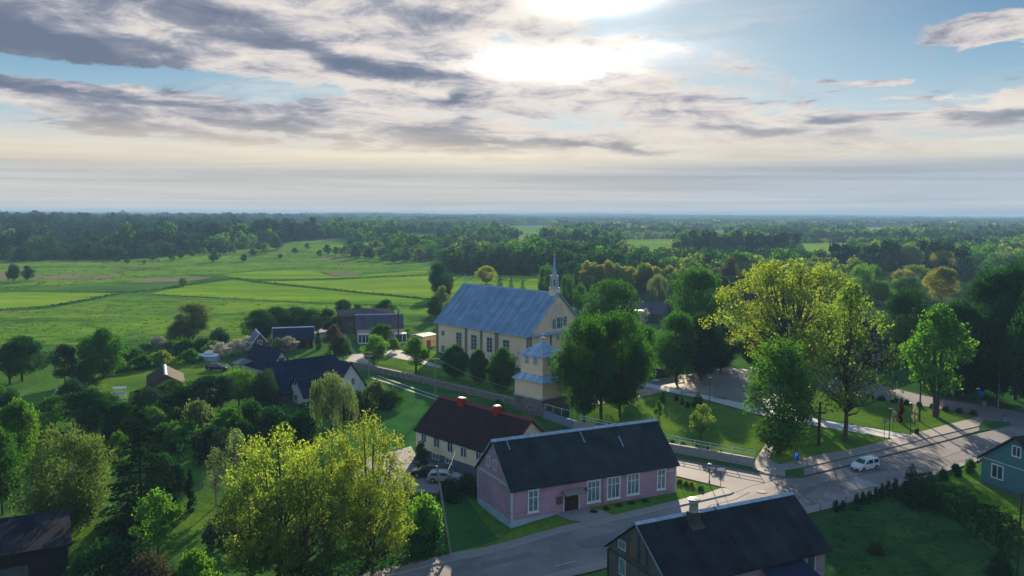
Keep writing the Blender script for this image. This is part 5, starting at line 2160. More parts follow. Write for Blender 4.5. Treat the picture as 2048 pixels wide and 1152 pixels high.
def proto(key, kind, H, Wd, zb, nc, cr, nleaf, size, seed, **kw):
    shape = SH[kw.get('shape', 'round')]
    if kind == 'spruce':
        g = np.random.default_rng(seed)
        L = []
        C = []
        lv = kw.get('levels', 26)
        for i in range(lv):
            t = i / (lv - 1)
            z = zb + (H - zb) * t
            rad = Wd / 2 * (1 - t) ** .85 + .15
            nb = int(9 + 8 * (1 - t))
            for j in range(nb):
                a = g.random() * 6.28
                rr = rad * (.75 + .4 * g.random())
                m = max(3, int(nleaf * rr))
                s = np.sqrt(g.random(m))
                x = math.cos(a) * rr * s
                y = math.sin(a) * rr * s
                zz = z - rr * .38 * s + rr * .12 * s ** 3 + g.normal(size=m) * .08
                wsp = (1 - s) * .25 * rr + .12
                P = np.stack([x - math.sin(a) * g.normal(size=m) * wsp, y + math.cos(a) * g.normal(size=m) * wsp, zz], 1)
                d = np.array([math.cos(a), math.sin(a), -.35])
                d /= np.linalg.norm(d)
                t_ = d + g.normal(size=(m, 3)) * .35
                t_ /= np.linalg.norm(t_, axis=1, keepdims=True)
                nr = np.array([0, 0, 1.0]) + g.normal(size=(m, 3)) * .5
                b_ = np.cross(nr, t_)
                b_ /= np.linalg.norm(b_, axis=1, keepdims=True)
                sz = size * (.7 + .6 * g.random(m))[:, None]
                L.append(np.stack([P + t_ * sz * 1.4, P + b_ * sz * .5, P - t_ * sz, P - b_ * sz * .5], 1))
                C.append((math.cos(a) * rr * .7, math.sin(a) * rr * .7, z))
        V = np.concatenate(L)
        tb = MB().tube([(0, 0, -.3), (0, 0, H * .5), (0, 0, H * .98)], [H * .012, H * .007, .02], 7)
    elif kind == 'willow':
        C, Rr = clumps(H, Wd * .85, H * .55, nc, cr, SH['dome'], seed)
        g = np.random.default_rng(seed + 5)
        L = [leaves(C, Rr, nleaf // 3, size, .7, .6, seed=seed)]
        ns = kw.get('strands', 420)
        for i in range(ns):
            a = g.random() * 6.28
            lob = 1 + .2 * math.sin(3 * a) + .16 * math.sin(7 * a + 1)
            rr = Wd / 2 * (.45 + .55 * g.random() ** .5) * lob
            top = H * (.62 + .3 * (1 - rr / (Wd / 2)) + .16 * math.sin(a * 2 + rr * 2.2) * .5 + .10 * g.random())
            ln = H * (.2 + .5 * g.random() ** 1.3) * (.75 + .35 * math.sin(a * 5))
            m = int(ln / (size * 1.1))
            s = np.linspace(0, 1, m)
            P = np.stack([math.cos(a) * rr * (1 + .08 * s) + g.normal(size=m) * .1, math.sin(a) * rr * (1 + .08 * s) + g.normal(size=m) * .1, top - ln * s], 1)
            t_ = np.array([0, 0, -1.0]) + g.normal(size=(m, 3)) * .25
            t_ /= np.linalg.norm(t_, axis=1, keepdims=True)
            b_ = np.cross(t_, g.normal(size=(m, 3)))
            b_ /= np.linalg.norm(b_, axis=1, keepdims=True)
            sz = size * (.7 + .6 * g.random(m))[:, None]
            L.append(np.stack([P + t_ * sz * 1.5, P + b_ * sz * .45, P - t_ * sz * 1.5, P - b_ * sz * .45], 1))
        V = np.concatenate(L)
        tb = trunk_mb(H * .9, H * .4, H * .03, C, 10, seed)
    else:
        C, Rr = clumps(H, Wd, zb, nc, cr, shape, seed, inner=kw.get('inner', .45))
        V = leaves(C, Rr, nleaf, size, kw.get('squash', .8), kw.get('droop', 0), kw.get('shell', .5), kw.get('up', 0), kw.get('aspect', 1.0), seed, rnd=kw.get('rnd', .65))
        if kw.get('gaps'):
            # airy crown: leaf sprays leave openings
            g = np.random.default_rng(seed + 3)
            P = V.mean(axis=1)
            f = np.sin(P[:, 0] * 1.9 + 1) * np.sin(P[:, 1] * 1.7 + 2) * np.sin(P[:, 2] * 2.3)
            V = V[f < kw['gaps']]
        tb = trunk_mb(H, zb, kw.get('tr', H * .022), C, kw.get('limbs', 10), seed, kw.get('stems', 1), n=kw.get('tn', 6), spread=kw.get('spread', 0))
    me = quads_mesh('crown', V, [LEAF['green']])
    PROTO[key] = (me, tb.mesh('trunk', ['bark'], True), H, Wd, V, tb)
    return PROTO[key]


# near, detailed
proto('yellow1', 'b', 15, 12, 2.5, 120, 1.2, 26000, .12, 1, shape='oval', gaps=.03, limbs=48, tr=.26, shell=.35, stems=2, spread=.5)
proto('yellow2', 'b', 15, 11, 2.0, 110, 1.15, 25000, .12, 2, shape='round', gaps=.03, limbs=44, tr=.25, shell=.35)
proto('oak', 'b', 18, 19, 5.5, 140, 1.4, 22000, .155, 3, shape='broad', gaps=.0, limbs=70, tr=.42, shell=.4, inner=.3, stems=2, spread=.8)
proto('oak2', 'b', 19, 15, 4.0, 100, 1.4, 9500, .20, 4, shape='oval', gaps=.05, limbs=70, tr=.36, shell=.4, inner=.2)
proto('linden1', 'b', 16, 12, 2.2, 85, 1.95, 26000, .17, 5, shape='oval', squash=.75, limbs=14, tr=.33)
proto('linden2', 'b', 14, 13, 2.0, 80, 1.95, 25000, .17, 6, shape='round', squash=.75, limbs=14, tr=.3)
proto('round1', 'b', 10, 9.5, 1.6, 52, 1.55, 15000, .15, 7, shape='round', limbs=14, tr=.2, gaps=.6)
proto('sphere', 'b', 10, 9.0, 1.3, 120, 1.15, 20000, .15, 27, shape='round', limbs=10, tr=.2, rnd=.5)
proto('maple1', 'b', 14, 10, 3.0, 85, 1.4, 14000, .19, 8, shape='oval', limbs=26, tr=.24, gaps=.45)
proto('maple3', 'b', 14, 9.5, 1.0, 60, 1.75, 20000, .16, 28, shape='round', limbs=26, tr=.24, gaps=.35)
proto('maple2', 'b', 13, 9, 3.4, 60, 1.4, 9500, .2, 9, shape='oval', limbs=26, tr=.22, gaps=.35, stems=2, spread=.35)
proto('birch1', 'b', 14, 9, 1.2, 110, 1.1, 22000, .12, 10, shape='oval', droop=.7, limbs=24, tr=.16, squash=1.1, aspect=1.2)
proto('small1', 'b', 5, 4.4, 1.1, 34, .65, 4200, .11, 12, shape='round', limbs=14, tr=.08)
proto('small2', 'b', 6, 4.6, .9, 36, .7, 4200, .13, 13, shape='oval', limbs=14, tr=.08, gaps=.35)
proto('shrub1', 'b', 3.2, 4.6, .0, 40, .75, 5200, .12, 14, shape='dome', limbs=6, tr=.06)
proto('shrub2', 'b', 2.4, 4.2, .0, 34, .6, 4200, .11, 15, shape='dome', limbs=6, tr=.05, gaps=.5)
proto('ball', 'b', 1.0, 1.25, .0, 40, .26, 2200, .055, 16, shape='dome', limbs=2, tr=.03)
proto('thuja', 'b', 6, 1.9, .1, 60, .38, 5200, .085, 17, shape='col', limbs=2, tr=.06, up=.3)
proto('spruce1', 'spruce', 18, 8.5, .8, 0, 0, 9, .20, 18)
proto('spruce2', 'spruce', 12, 5.6, .4, 0, 0, 10, .17, 19, levels=22)
proto('willow', 'willow', 10, 7.5, 2, 36, 1.0, 9000, .10, 20)
proto('bare', 'b', 8, 5.2, 2.4, 40, .7, 1800, .12, 21, shape='round', limbs=36, tr=.12, gaps=.2)
# middle distance, coarser
for i in range(4):
    proto('mid%d' % i, 'b', 13, 11 + i * .6, 1.0, 34, 1.9, 2300, .42, 30 + i, shape=('round', 'oval', 'broad', 'oval')[i], limbs=3, tr=.25, tn=4, rnd=.35)
proto('midspruce', 'spruce', 15, 6.0, .3, 0, 0, 2.2, .5, 40, levels=14)
proto('midbirch', 'b', 13, 6.5, 1.0, 34, 1.3, 2200, .33, 41, shape='oval', droop=.5, limbs=4, tr=.15, tn=4, rnd=.4)

MIDME = {}


def midmesh(key, leaf):
    k = (key, leaf)
    if k not in MIDME:
        me, tm, H, Wd, V, tb = PROTO[key]
        MIDME[k] = (quads_mesh('tree', V, [LEAF[leaf], M['bark']], tb), H, Wd)
    return MIDME[k]




def tree(name, label, u, vt, vb, w, key, leaf, cat='tree', group=None, z=None, bark='bark', rz=None, p=None, hgt_m=None, wid_m=None):
    """one tree with its own crown and trunk, sized from the photo: top row, base row and crown width"""
    me, tm, H, Wd, V, tb = PROTO[key]
    if p is None:
        p = at(u, vb)
        h = zat(p, vt) - p.z
        wid = w * mpp(p)
    else:
        h, wid = hgt_m, wid_m
    sx, sz = wid / Wd, h / H
    root = thing(name, label, cat, p, random.uniform(0, 360) if rz is None else rz, group)
    root.scale = (sx, sx, sz)
    c = bpy.data.objects.new('crown', me)
    COL.objects.link(c)
    c.parent = root
    c.material_slots[0].link = 'OBJECT'
    c.material_slots[0].material = LEAF[leaf]
    t = bpy.data.objects.new('trunk', tm)
    COL.objects.link(t)
    t.parent = root
    if bark != 'bark':
        t.material_slots[0].link = 'OBJECT'
        t.material_slots[0].material = M[bark]
    return root


T = tree
# foreground left
T('maple_tree', 'yellow green maple, left crown of the big clump in the foreground', 560, 850, 1158, 215, 'yellow2', 'yellow')
T('maple_tree', 'yellow green maple, right and tallest crown of the foreground clump', 742, 820, 1120, 185, 'yellow1', 'yellow')
T('maple_tree', 'green maple in the middle of the foreground clump, behind the two yellow ones', 655, 858, 1100, 190, 'yellow1', 'yellow')
T('maple_tree', 'darker green maple low in the foreground clump beside the hedge', 610, 930, 1175, 200, 'yellow2', 'olive')
T('maple_tree', 'olive lower crown in front of the tallest yellow maple', 745, 930, 1150, 160, 'yellow2', 'yellow')
T('maple_tree', 'green low tree at the left foot of the foreground clump', 500, 955, 1180, 150, 'yellow2', 'olive')
T('lilac_bush', 'bright green tall bush at the right foot of the foreground clump', 846, 985, 1098, 88, 'shrub1', 'fresh', 'bush')
T('birch_tree', 'large pale green birch on the far left above the black shed', 142, 830, 1062, 168, 'birch1', 'birch', bark='bark_pale')
T('spruce_tree', 'tall dark spruce right of the large birch', 285, 782, 1062, 160, 'spruce1', 'needle')
T('poplar_tree', 'fresh green tree behind the birch at the left edge', 40, 790, 960, 90, 'maple1', 'fresh')
T('hazel_tree', 'green tree cut by the left edge of the picture', 5, 850, 1030, 95, 'maple1', 'green')
T('apple_tree', 'small fresh green tree on the orchard lawn below the spruce', 316, 978, 1108, 100, 'small2', 'fresh')
T('thuja', 'slim dark thuja on the orchard lawn, right one of the pair', 381, 938, 1024, 21, 'thuja', 'needle')
T('thuja', 'slim dark thuja on the orchard lawn, left one of the pair', 346, 936, 1012, 19, 'thuja', 'needle')
T('plum_tree', 'greyish sparse tree left of the yellow foreground maples', 433, 890, 1012, 66, 'bare', 'pale', bark='bark_pale')
T('plum_tree', 'greyish sparse tree touching the yellow foreground maples', 473, 852, 1000, 62, 'bare', 'pale', bark='bark_pale')
T('currant_bush', 'light green bush at the bottom edge left of the maple clump', 392, 1098, 1165, 85, 'shrub2', 'fresh', 'bush')
T('currant_bush', 'dark bush at the bottom edge right of the black shed', 215, 1075, 1165, 150, 'shrub1', 'dark', 'bush')
T('currant_bush', 'dark bush at the bottom edge below the small fresh tree', 300, 1105, 1175, 110, 'shrub1', 'brown', 'bush')
T('garden_bush', 'grey green bush under the left side of the maple clump', 462, 1005, 1085, 110, 'shrub2', 'blue', 'bush')
T('weeping_willow', 'weeping willow in front of the white house', 664, 738, 872, 84, 'willow', 'pale')
for i, (u, vt, vb, w, k, l, nm, lb) in enumerate((
        (478, 738, 812, 90, 'round1', 'leafy', 'garden_tree', 'bright green round tree below the solar porch roof'),
        (420, 748, 830, 110, 'maple1', 'dark', 'garden_tree', 'dark round tree below the black estate car'),
        (532, 730, 818, 60, 'birch1', 'blue', 'garden_tree', 'grey green tree beside the left gable of the white house'),
        (360, 770, 835, 80, 'shrub1', 'dark', 'garden_bush', 'dark bush in front of the garden barn'),
        (300, 775, 840, 80, 'small2', 'blue', 'garden_bush', 'bluish green bush left of the garden barn'),
        (180, 775, 860, 110, 'maple1', 'dark', 'garden_tree', 'dark tree behind the large birch'),
        (110, 790, 850, 80, 'small2', 'green', 'garden_bush', 'green bush behind the fresh green tree at the left'),
        (250, 800, 890, 90, 'maple1', 'dark', 'garden_tree', 'dark tree behind the top of the spruce'),
        (400, 800, 880, 90, 'shrub2', 'pale', 'garden_bush', 'pale green bush right of the spruce top'),
        (460, 812, 890, 70, 'small2', 'green', 'garden_tree', 'small green tree in the shaded garden above the plum trees'),
        (355, 848, 905, 60, 'small1', 'fresh', 'garden_tree', 'light green small tree right of the spruce'),
        (420, 850, 930, 90, 'small2', 'blue', 'garden_bush', 'bluish bush in the middle of the shaded garden'),
        (500, 800, 870, 80, 'shrub1', 'dark', 'garden_bush', 'dark bush left of the willow foot'),
        (540, 810, 880, 90, 'shrub1', 'dark', 'garden_bush', 'dark bush below the white gable with two windows'),
        (600, 822, 885, 80, 'shrub1', 'dark', 'garden_bush', 'dark bush between the white gable and the yellow maples'),
        (238, 860, 960, 60, 'small2', 'green', 'garden_tree', 'green small tree between the birch and the spruce'),
        (330, 905, 985, 70, 'shrub1', 'dark', 'garden_bush', 'dark bush at the right foot of the spruce'),
        (752, 762, 812, 70, 'shrub2', 'pale', 'lilac_bush', 'pale flowering bush right of the white house'),
        (785, 775, 815, 60, 'shrub1', 'green', 'lilac_bush', 'green bush right of the pale flowering one'),
        (715, 780, 830, 60, 'shrub1', 'dark', 'garden_bush', 'dark hedge bush under the right gable of the white house'),
        (690, 790, 838, 60, 'shrub1', 'dark', 'garden_bush', 'dark hedge bush behind the willow'),
        (843, 882, 935, 34, 'thuja', 'green', 'wall_shrub', 'narrow green shrub against the cream house'),
        (900, 955, 1000, 50, 'shrub1', 'dark', 'garden_bush', 'dark bush in front of the silver estate car'),
        (935, 945, 990, 45, 'shrub1', 'dark', 'garden_bush', 'dark bush between the cars and the pink hall'),
        (1000, 795, 832, 30, 'shrub1', 'dark', 'garden_bush', 'dark bush against the fieldstone wall left of the bell tower'),
        (45, 668, 762, 100, 'maple1', 'dark', 'meadow_tree', 'spreading dark tree at the left edge of the meadow'),
        (20, 690, 770, 70, 'maple2', 'green', 'meadow_tree', 'green tree below the spreading tree at the left edge'),
        (130, 684, 772, 54, 'maple1', 'blue', 'meadow_tree', 'bluish green tree between the spreading tree and the big round tree'),
        (165, 725, 772, 50, 'shrub1', 'green', 'meadow_bush', 'bush at the left foot of the big round tree'),
        (208, 656, 758, 94, 'sphere', 'green', 'chestnut_tree', 'big round dense tree standing on the edge of the left meadow'),
        (386, 598, 680, 76, 'linden1', 'pale', 'willow_tree', 'large pale willow alone on the meadow'),
        (358, 640, 682, 46, 'shrub1', 'pale', 'meadow_bush', 'pale bush at the foot of the large meadow willow'),
        (440, 654, 694, 44, 'shrub1', 'blue', 'meadow_bush', 'grey green round bush right of the meadow willow'),
        (519, 618, 684, 70, 'linden2', 'dark', 'garden_tree', 'dark spreading tree behind the brown cottage'),
        (556, 608, 676, 60, 'linden1', 'dark', 'garden_tree', 'dark tree behind the left end of the dark barn'),
        (592, 612, 672, 56, 'linden2', 'dark', 'garden_tree', 'dark tree behind the middle of the dark barn'),
        (626, 612, 668, 54, 'linden1', 'green', 'garden_tree', 'dark green tree behind the right end of the dark barn'),
        (655, 616, 664, 44, 'linden2', 'dark', 'garden_tree', 'dark tree left of the long barn'),
        (688, 598, 634, 40, 'round1', 'dark', 'garden_tree', 'round dark tree behind the left end of the long barn'),
        (714, 608, 636, 30, 'round1', 'dark', 'garden_tree', 'smaller round tree behind the long barn roof'),
        (772, 598, 636, 44, 'round1', 'dark', 'garden_tree', 'round dark tree behind the farmhouse roof'),
        (636, 662, 700, 16, 'thuja', 'dark', 'thuja', 'small thuja on the gravel yard'),
        (668, 650, 722, 44, 'maple2', 'brown', 'garden_tree', 'dark reddish tree left of the farm lane'),
        (686, 672, 722, 44, 'round1', 'green', 'garden_tree', 'green tree right of the dark reddish one'),
        (660, 702, 735, 40, 'shrub1', 'fresh', 'garden_bush', 'bright yellow green bush behind the navy roof peak'),
        (762, 645, 705, 50, 'maple1', 'green', 'lane_tree', 'green pyramidal tree in front of the farmhouse'),
        (748, 668, 730, 56, 'round1', 'fresh', 'lane_tree', 'light green round tree in front of the pyramidal one'),
        (790, 675, 705, 28, 'round1', 'fresh', 'lane_tree', 'light green small tree at the double pole'),
        (832, 674, 745, 56, 'maple2', 'fresh', 'lane_tree', 'light green round headed tree on the churchyard lawn'),
        (815, 655, 680, 24, 'small1', 'fresh', 'garden_bush', 'light green bush right of the veranda'),
        (912, 688, 760, 58, 'sphere', 'green', 'churchyard_tree', 'round clipped tree at the church wall, left of three'),
        (958, 698, 770, 44, 'sphere', 'green', 'churchyard_tree', 'round clipped tree at the church wall, middle of three'),
        (1004, 695, 786, 66, 'sphere', 'green', 'churchyard_tree', 'round clipped tree at the church wall, right and largest of three'),
        # chestnuts and lindens right of the tower
        (1168, 630, 846, 108, 'linden2', 'green', 'chestnut_tree', 'dense dark chestnut touching the bell tower'),
        (1240, 618, 832, 112, 'linden2', 'green', 'chestnut_tree', 'dense dark chestnut right of the one touching the bell tower'),
        (1202, 614, 824, 104, 'linden1', 'green', 'chestnut_tree', 'tallest dense chestnut between the other two beside the bell tower'),
        (1262, 640, 800, 60, 'linden2', 'green', 'chestnut_tree', 'narrow green chestnut edge beside the white kiosk'),
        (1222, 556, 700, 128, 'linden2', 'green', 'linden_tree', 'broad domed linden behind the two dense chestnuts'),
        (1398, 520, 705, 112, 'linden1', 'green', 'linden_tree', 'tall dense linden left of the big oak'),
        (1352, 612, 766, 96, 'linden1', 'green', 'linden_tree', 'dark linden above the park benches'),
        (1402, 622, 762, 90, 'linden2', 'dark', 'linden_tree', 'dark linden behind the lamp on the square'),
        (1292, 645, 748, 52, 'linden1', 'green', 'linden_tree', 'narrow linden behind the dark boundary wall'),
        (1440, 640, 745, 80, 'linden2', 'dark', 'linden_tree', 'dark tree under the left edge of the oak'),
        (1510, 650, 735, 80, 'linden1', 'dark', 'linden_tree', 'dark tree behind the front maple at the square'),
        (1660, 620, 745, 100, 'linden2', 'dark', 'linden_tree', 'dark tree between the oak and the dark villa'),
        (1812, 575, 735, 100, 'linden2', 'dark', 'garden_tree', 'dark spreading tree right of the oaks'),
        (1905, 585, 790, 100, 'linden1', 'dark', 'park_tree', 'dark tall tree behind the two stemmed tree'),
        (1965, 520, 790, 120, 'linden1', 'dark', 'park_tree', 'tallest dark tree at the right'),
        (2030, 500, 800, 130, 'linden1', 'dark', 'park_tree', 'dark tree cut by the right edge'),
        (1995, 590, 808, 120, 'linden2', 'dark', 'park_tree', 'dark tree behind the tall street lamp with an arm'),
        (1930, 640, 800, 90, 'linden2', 'dark', 'park_tree', 'dark undergrowth tree at the back street'),
        (2050, 625, 815, 80, 'linden2', 'green', 'park_tree', 'green tree at the right edge above the back street'),
        (1850, 660, 775, 70, 'linden2', 'dark', 'park_tree', 'dark undergrowth tree behind the carved pole'),
        (2090, 520, 840, 130, 'linden1', 'dark', 'park_tree', 'dark tree just beyond the right edge'),
        (1317, 800, 862, 22, 'small2', 'fresh', 'young_tree', 'thin young tree on the lawn above the handrail'),
        (1402, 805, 882, 56, 'small1', 'olive', 'young_tree', 'small round pale tree on the lawn left of the front maple'),
        (1801, 795, 846, 12, 'thuja', 'red', 'columnar_tree', 'red leaved columnar tree on the green between two lamps'),
        (1786, 818, 858, 12, 'bare', 'blossom', 'young_tree', 'white flowering sapling beside the left lamp of the green'),
        (1828, 808, 856, 12, 'bare', 'blossom', 'young_tree', 'white flowering sapling beside the right lamp of the green'),
        (1325, 782, 812, 18, 'thuja', 'green', 'cone_shrub', 'dark green upright shrub at the bend of the pale path'),
        (1396, 784, 813, 34, 'spruce2', 'needle', 'spruce_bush', 'dark spruce bush beside the pale path'),
        (1353, 789, 802, 9, 'ball', 'red', 'ball_shrub', 'reddish ball shrub beside the pale path, upper of three'),
        (1364, 796, 809, 9, 'ball', 'red', 'ball_shrub', 'reddish ball shrub beside the pale path, middle of three'),
        (1375, 803, 816, 11, 'ball', 'red', 'ball_shrub', 'reddish ball shrub beside the pale path, lower of three'),
        (1791, 747, 764, 10, 'spruce2', 'needle', 'spruce_bush', 'tiny dark spruce on the shaded lawn beyond the back street'),
        # right bottom garden
        (1822, 928, 1000, 60, 'spruce2', 'dark', 'yew_tree', 'dark yew bush on the corner of the right garden'),
        (1845, 960, 1015, 70, 'shrub1', 'dark', 'garden_bush', 'dark bush right behind the yew'),
        (1885, 938, 962, 24, 'ball', 'dark', 'garden_bush', 'dark round shrub in front of the teal house, left one'),
        (1912, 928, 952, 26, 'ball', 'dark', 'garden_bush', 'dark round shrub in front of the teal house, middle one'),
        (1940, 918, 945, 28, 'ball', 'green', 'garden_bush', 'green round shrub at the left wall of the teal house'),
        (2000, 1095, 1150, 60, 'spruce2', 'dark', 'yew_tree', 'dark small conifer at the bottom right corner'),
        (1752, 1085, 1108, 36, 'ball', 'brown', 'garden_bush', 'lone dark low bush on the shaded lawn at the bottom right'),
        (1712, 1008, 1020, 26, 'shrub2', 'green', 'garden_bush', 'low spreading bush beside the thuja row'),
        # meadow singles
        (367, 555, 573, 21, 'round1', 'olive', 'meadow_bush', 'lone round bush in the middle of the left meadow'),
        (26, 527, 564, 28, 'round1', 'dark', 'meadow_tree', 'dark tree on the far left meadow, left of two'),
        (55, 530, 563, 24, 'round1', 'dark', 'meadow_tree', 'dark tree on the far left meadow, right of two'),
        (878, 520, 594, 48, 'linden1', 'dark', 'field_tree', 'tall dark field tree left of the church roof'),
        (897, 545, 590, 26, 'maple1', 'brown', 'field_tree', 'brownish tree at the right side of the tall field tree'),
        (973, 531, 568, 38, 'linden2', 'gold', 'field_tree', 'golden round tree on the field above the church roof'),
        (886, 570, 625, 34, 'round1', 'pale', 'field_tree', 'pale round bush left of the church ridge'),
        (872, 590, 640, 36, 'round1', 'blue', 'field_tree', 'grey green bush beside the left end of the church roof'),
        (898, 600, 645, 30, 'round1', 'pale', 'field_tree', 'pale bush touching the left end of the church roof'),
        (1000, 548, 575, 16, 'midspruce', 'needle', 'field_spruce', 'small dark spruce on the field behind the church ridge'),
        (1022, 552, 580, 14, 'midspruce', 'needle', 'field_spruce', 'small dark spruce right behind the church ridge'),
        (1045, 556, 585, 15, 'midspruce', 'needle', 'field_spruce', 'small dark spruce between the ridge and the spire'),
        (1092, 522, 600, 42, 'birch1', 'green', 'garden_tree', 'green tree directly behind the spire'),
        (1135, 540, 620, 36, 'birch1', 'green', 'garden_tree', 'green tree right of the spire'),
        (1160, 560, 625, 30, 'birch1', 'green', 'garden_tree', 'darker tree between the spire and the domed linden'),
        (1317, 545, 600, 36, 'willow', 'pale', 'garden_tree', 'weeping birch like tree left of the tall linden'),
        (1291, 616, 650, 16, 'small2', 'blossom', 'fruit_tree', 'pale wispy blossoming tree added for a smoke plume beside the flat roofed annex'),  # faint smoke plume, built as a small blossoming tree
        (1335, 598, 640, 40, 'shrub1', 'pale', 'garden_tree', 'pale rounded bush beside the dark roofed house'),
        (1725, 520, 600, 60, 'birch1', 'fresh', 'garden_tree', 'light green birch behind the oaks'),
        (1765, 560, 610, 50, 'round1', 'fresh', 'garden_tree', 'yellow green tree right of the light green birch'),
        (1815, 487, 545, 58, 'linden2', 'pale', 'garden_tree', 'pale domed tree above the far pale house'),
        (1884, 500, 550, 50, 'linden2', 'gold', 'garden_tree', 'golden domed tree right of the far pale house'),
        (1882, 530, 610, 60, 'maple1', 'gold', 'garden_tree', 'golden tall tree below the golden domed one'),
        (1815, 552, 595, 60, 'round1', 'green', 'garden_tree', 'green rounded tree in front of the far pale house'),
        (1488, 500, 560, 24, 'birch1', 'fresh', 'garden_tree', 'slim fresh green birch behind the oak'),
        (1462, 512, 590, 44, 'round1', 'brown', 'garden_tree', 'purplish budding tree left of the slim birch'),
)):
    cat_ = 'bush' if 'bush' in nm or 'shrub' in nm else 'tree'
    T(nm, lb, u, vt, vb, w, k, l, cat_)
# the oaks and the front maple
T('oak_tree', 'huge yellow green oak with visible limbs above the square', 1578, 520, 792, 285, 'oak', 'yellow', rz=20)
T('oak_tree', 'airy oak with a long straight trunk on the green beside the cross', 1690, 560, 880, 185, 'oak2', 'olive', rz=100)
T('maple_tree', 'fresh green maple hanging over the path junction in front of the oak', 1556, 672, 905, 158, 'maple3', 'leafy', rz=40)
T('maple_tree', 'two stemmed bright green tree at the right end of the green', 1871, 612, 834, 135, 'maple2', 'leafy', rz=0)
# ball hedge along the back street
for i, (u, v) in enumerate(((1740, 797), (1763, 801), (1789, 805), (1813, 809), (1838, 813.5), (1865, 817), (1891, 821.5), (1918, 825.5), (1946, 830))):
    tree('ball_shrub', 'clipped dark ball shrub in the row along the back street', u, v - 10, v + 1, 16, 'ball', 'dark', 'shrub', 'clipped ball shrubs along the back street')
for i, u in enumerate((1344, 1366, 1391, 1416, 1442, 1470, 1495)):
    v = 899 + (u - 1344) * .215
    tree('ball_shrub', 'dark rounded shrub behind the double white handrail', u, v - 20, v - 7, 13, 'ball', 'dark', 'shrub', 'rounded shrubs behind the double handrail')
for i, (u, v, h) in enumerate(((1672, 1024, 24), (1685, 1021, 20), (1713, 1011, 24), (1725, 1009, 26), (1738, 1008, 28), (1751, 1004, 30), (1763, 999, 32), (1776, 993, 32), (1790, 988, 32))):
    tree('thuja', 'small dark thuja in the row along the right hand pavement', u, v - h, v, 15, 'thuja', 'dark', 'shrub', 'thuja row along the right hand pavement')
for i, (u, v) in enumerate(((1188, 1024), (1212, 1018), (1238, 1011), (1262, 1006), (1290, 1002))):
    tree('flower_cushion', 'low green cushion plant at the foot of the pink wall', u, v - 5, v + 2, 16, 'ball', 'green', 'plant', 'cushion plants below the pink wall')
for i, (u, v, c) in enumerate(((1360, 968, 'gold'), (1372, 972, 'fresh'), (1383, 974, 'gold'), (1402, 982, 'green'))):
    tree('flower_bush', ('yellow flowering', 'light green', 'bright yellow round', 'grey green low')[i] + ' bush on the grass corner by the pink hall', u, v - 11, v, 15, 'ball', c, 'bush')
# hedgerow and blossom shrubs on the left
for i, (u, v, w, c) in enumerate(((262, 715, 60, 'green'), (300, 706, 60, 'pale'), (320, 725, 60, 'olive'), (345, 704, 60, 'green'), (372, 702, 60, 'green'), (402, 698, 56, 'green'), (425, 705, 40, 'fresh'), (285, 733, 60, 'green'), (380, 722, 50, 'green'), (240, 740, 40, 'fresh'))):
    tree('hedgerow_bush', 'loose green bush in the hedgerow between meadow and gardens', u, v - 24, v + 4, w, 'shrub2', c, 'bush', 'hedgerow bushes along the left meadow')
for i, (u, v, w, lb) in enumerate(((442, 712, 44, 'whitish flowering fruit tree right of the marquee'), (475, 706, 48, 'white flowering fruit tree left of the blue roofed house'), (497, 700, 40, 'white flowering fruit tree touching the blue roof'), (577, 700, 42, 'pinkish flowering fruit tree behind the pale gable'), (318, 700, 44, 'white flowering bush in the left hedgerow'), (555, 702, 30, 'whitish green fruit tree beside the brick cottage'))):
    tree('fruit_tree', lb, u, v - 28, v + 6, w, 'small2', 'blossom' if i not in (5,) else 'pale', 'tree')


def inpoly(u, v, poly):
    c = False
    for i in range(len(poly)):
        (x1, y1), (x2, y2) = poly[i], poly[i - 1]
        if (y1 > v) != (y2 > v) and u < (x2 - x1) * (v - y1) / (y2 - y1) + x1:
            c = not c
    return c


# ---------------------------------------------------------------- hedges
def hedge(name, label, pts, w, h, leaf, size=.12, dens=70):
    P = pxpoly(pts)
    g = np.random.default_rng(len(pts) * 7 + int(w * 10))
    L = []
    for i in range(len(P) - 1):
        d = P[i + 1] - P[i]
        ln = d.length
        d.normalize()
        n = Vector((-d.y, d.x, 0))
        m = int(ln * dens * (h + w))
        t = g.random(m) * ln
        a = (g.random(m) * 2 - 1)
        # mostly on the surface of the box
        side = g.random(m)
        z = np.where(side < .4, h * (.88 + .15 * g.random(m)), g.random(m) * h)
        off = np.where(side < .4, a * w / 2, np.sign(a) * w / 2 * (.8 + .25 * g.random(m)))
        wob = 1 + .12 * np.sin(t * 1.3) + .08 * np.sin(t * 3.1)
        X = np.stack([P[i].x + d.x * t + n.x * off * wob, P[i].y + d.y * t + n.y * off * wob, P[i].z + z * wob], 1) - np.array(P[0])
        nr = g.normal(size=(m, 3))
        nr /= np.linalg.norm(nr, axis=1, keepdims=True)
        t_ = np.cross(nr, g.normal(size=(m, 3)))
        t_ /= np.linalg.norm(t_, axis=1, keepdims=True)
        b_ = np.cross(nr, t_)
        s = size * (.6 + .8 * g.random(m))[:, None]
        L.append(np.stack([X + t_ * s, X + b_ * s * .6, X - t_ * s, X - b_ * s * .6], 1))
    me = quads_mesh(name, np.concatenate(L), [LEAF[leaf]])
    o = bpy.data.objects.new(name, me)
    COL.objects.link(o)
    o.location = P[0]
    tag(o, label, 'hedge')
    return o


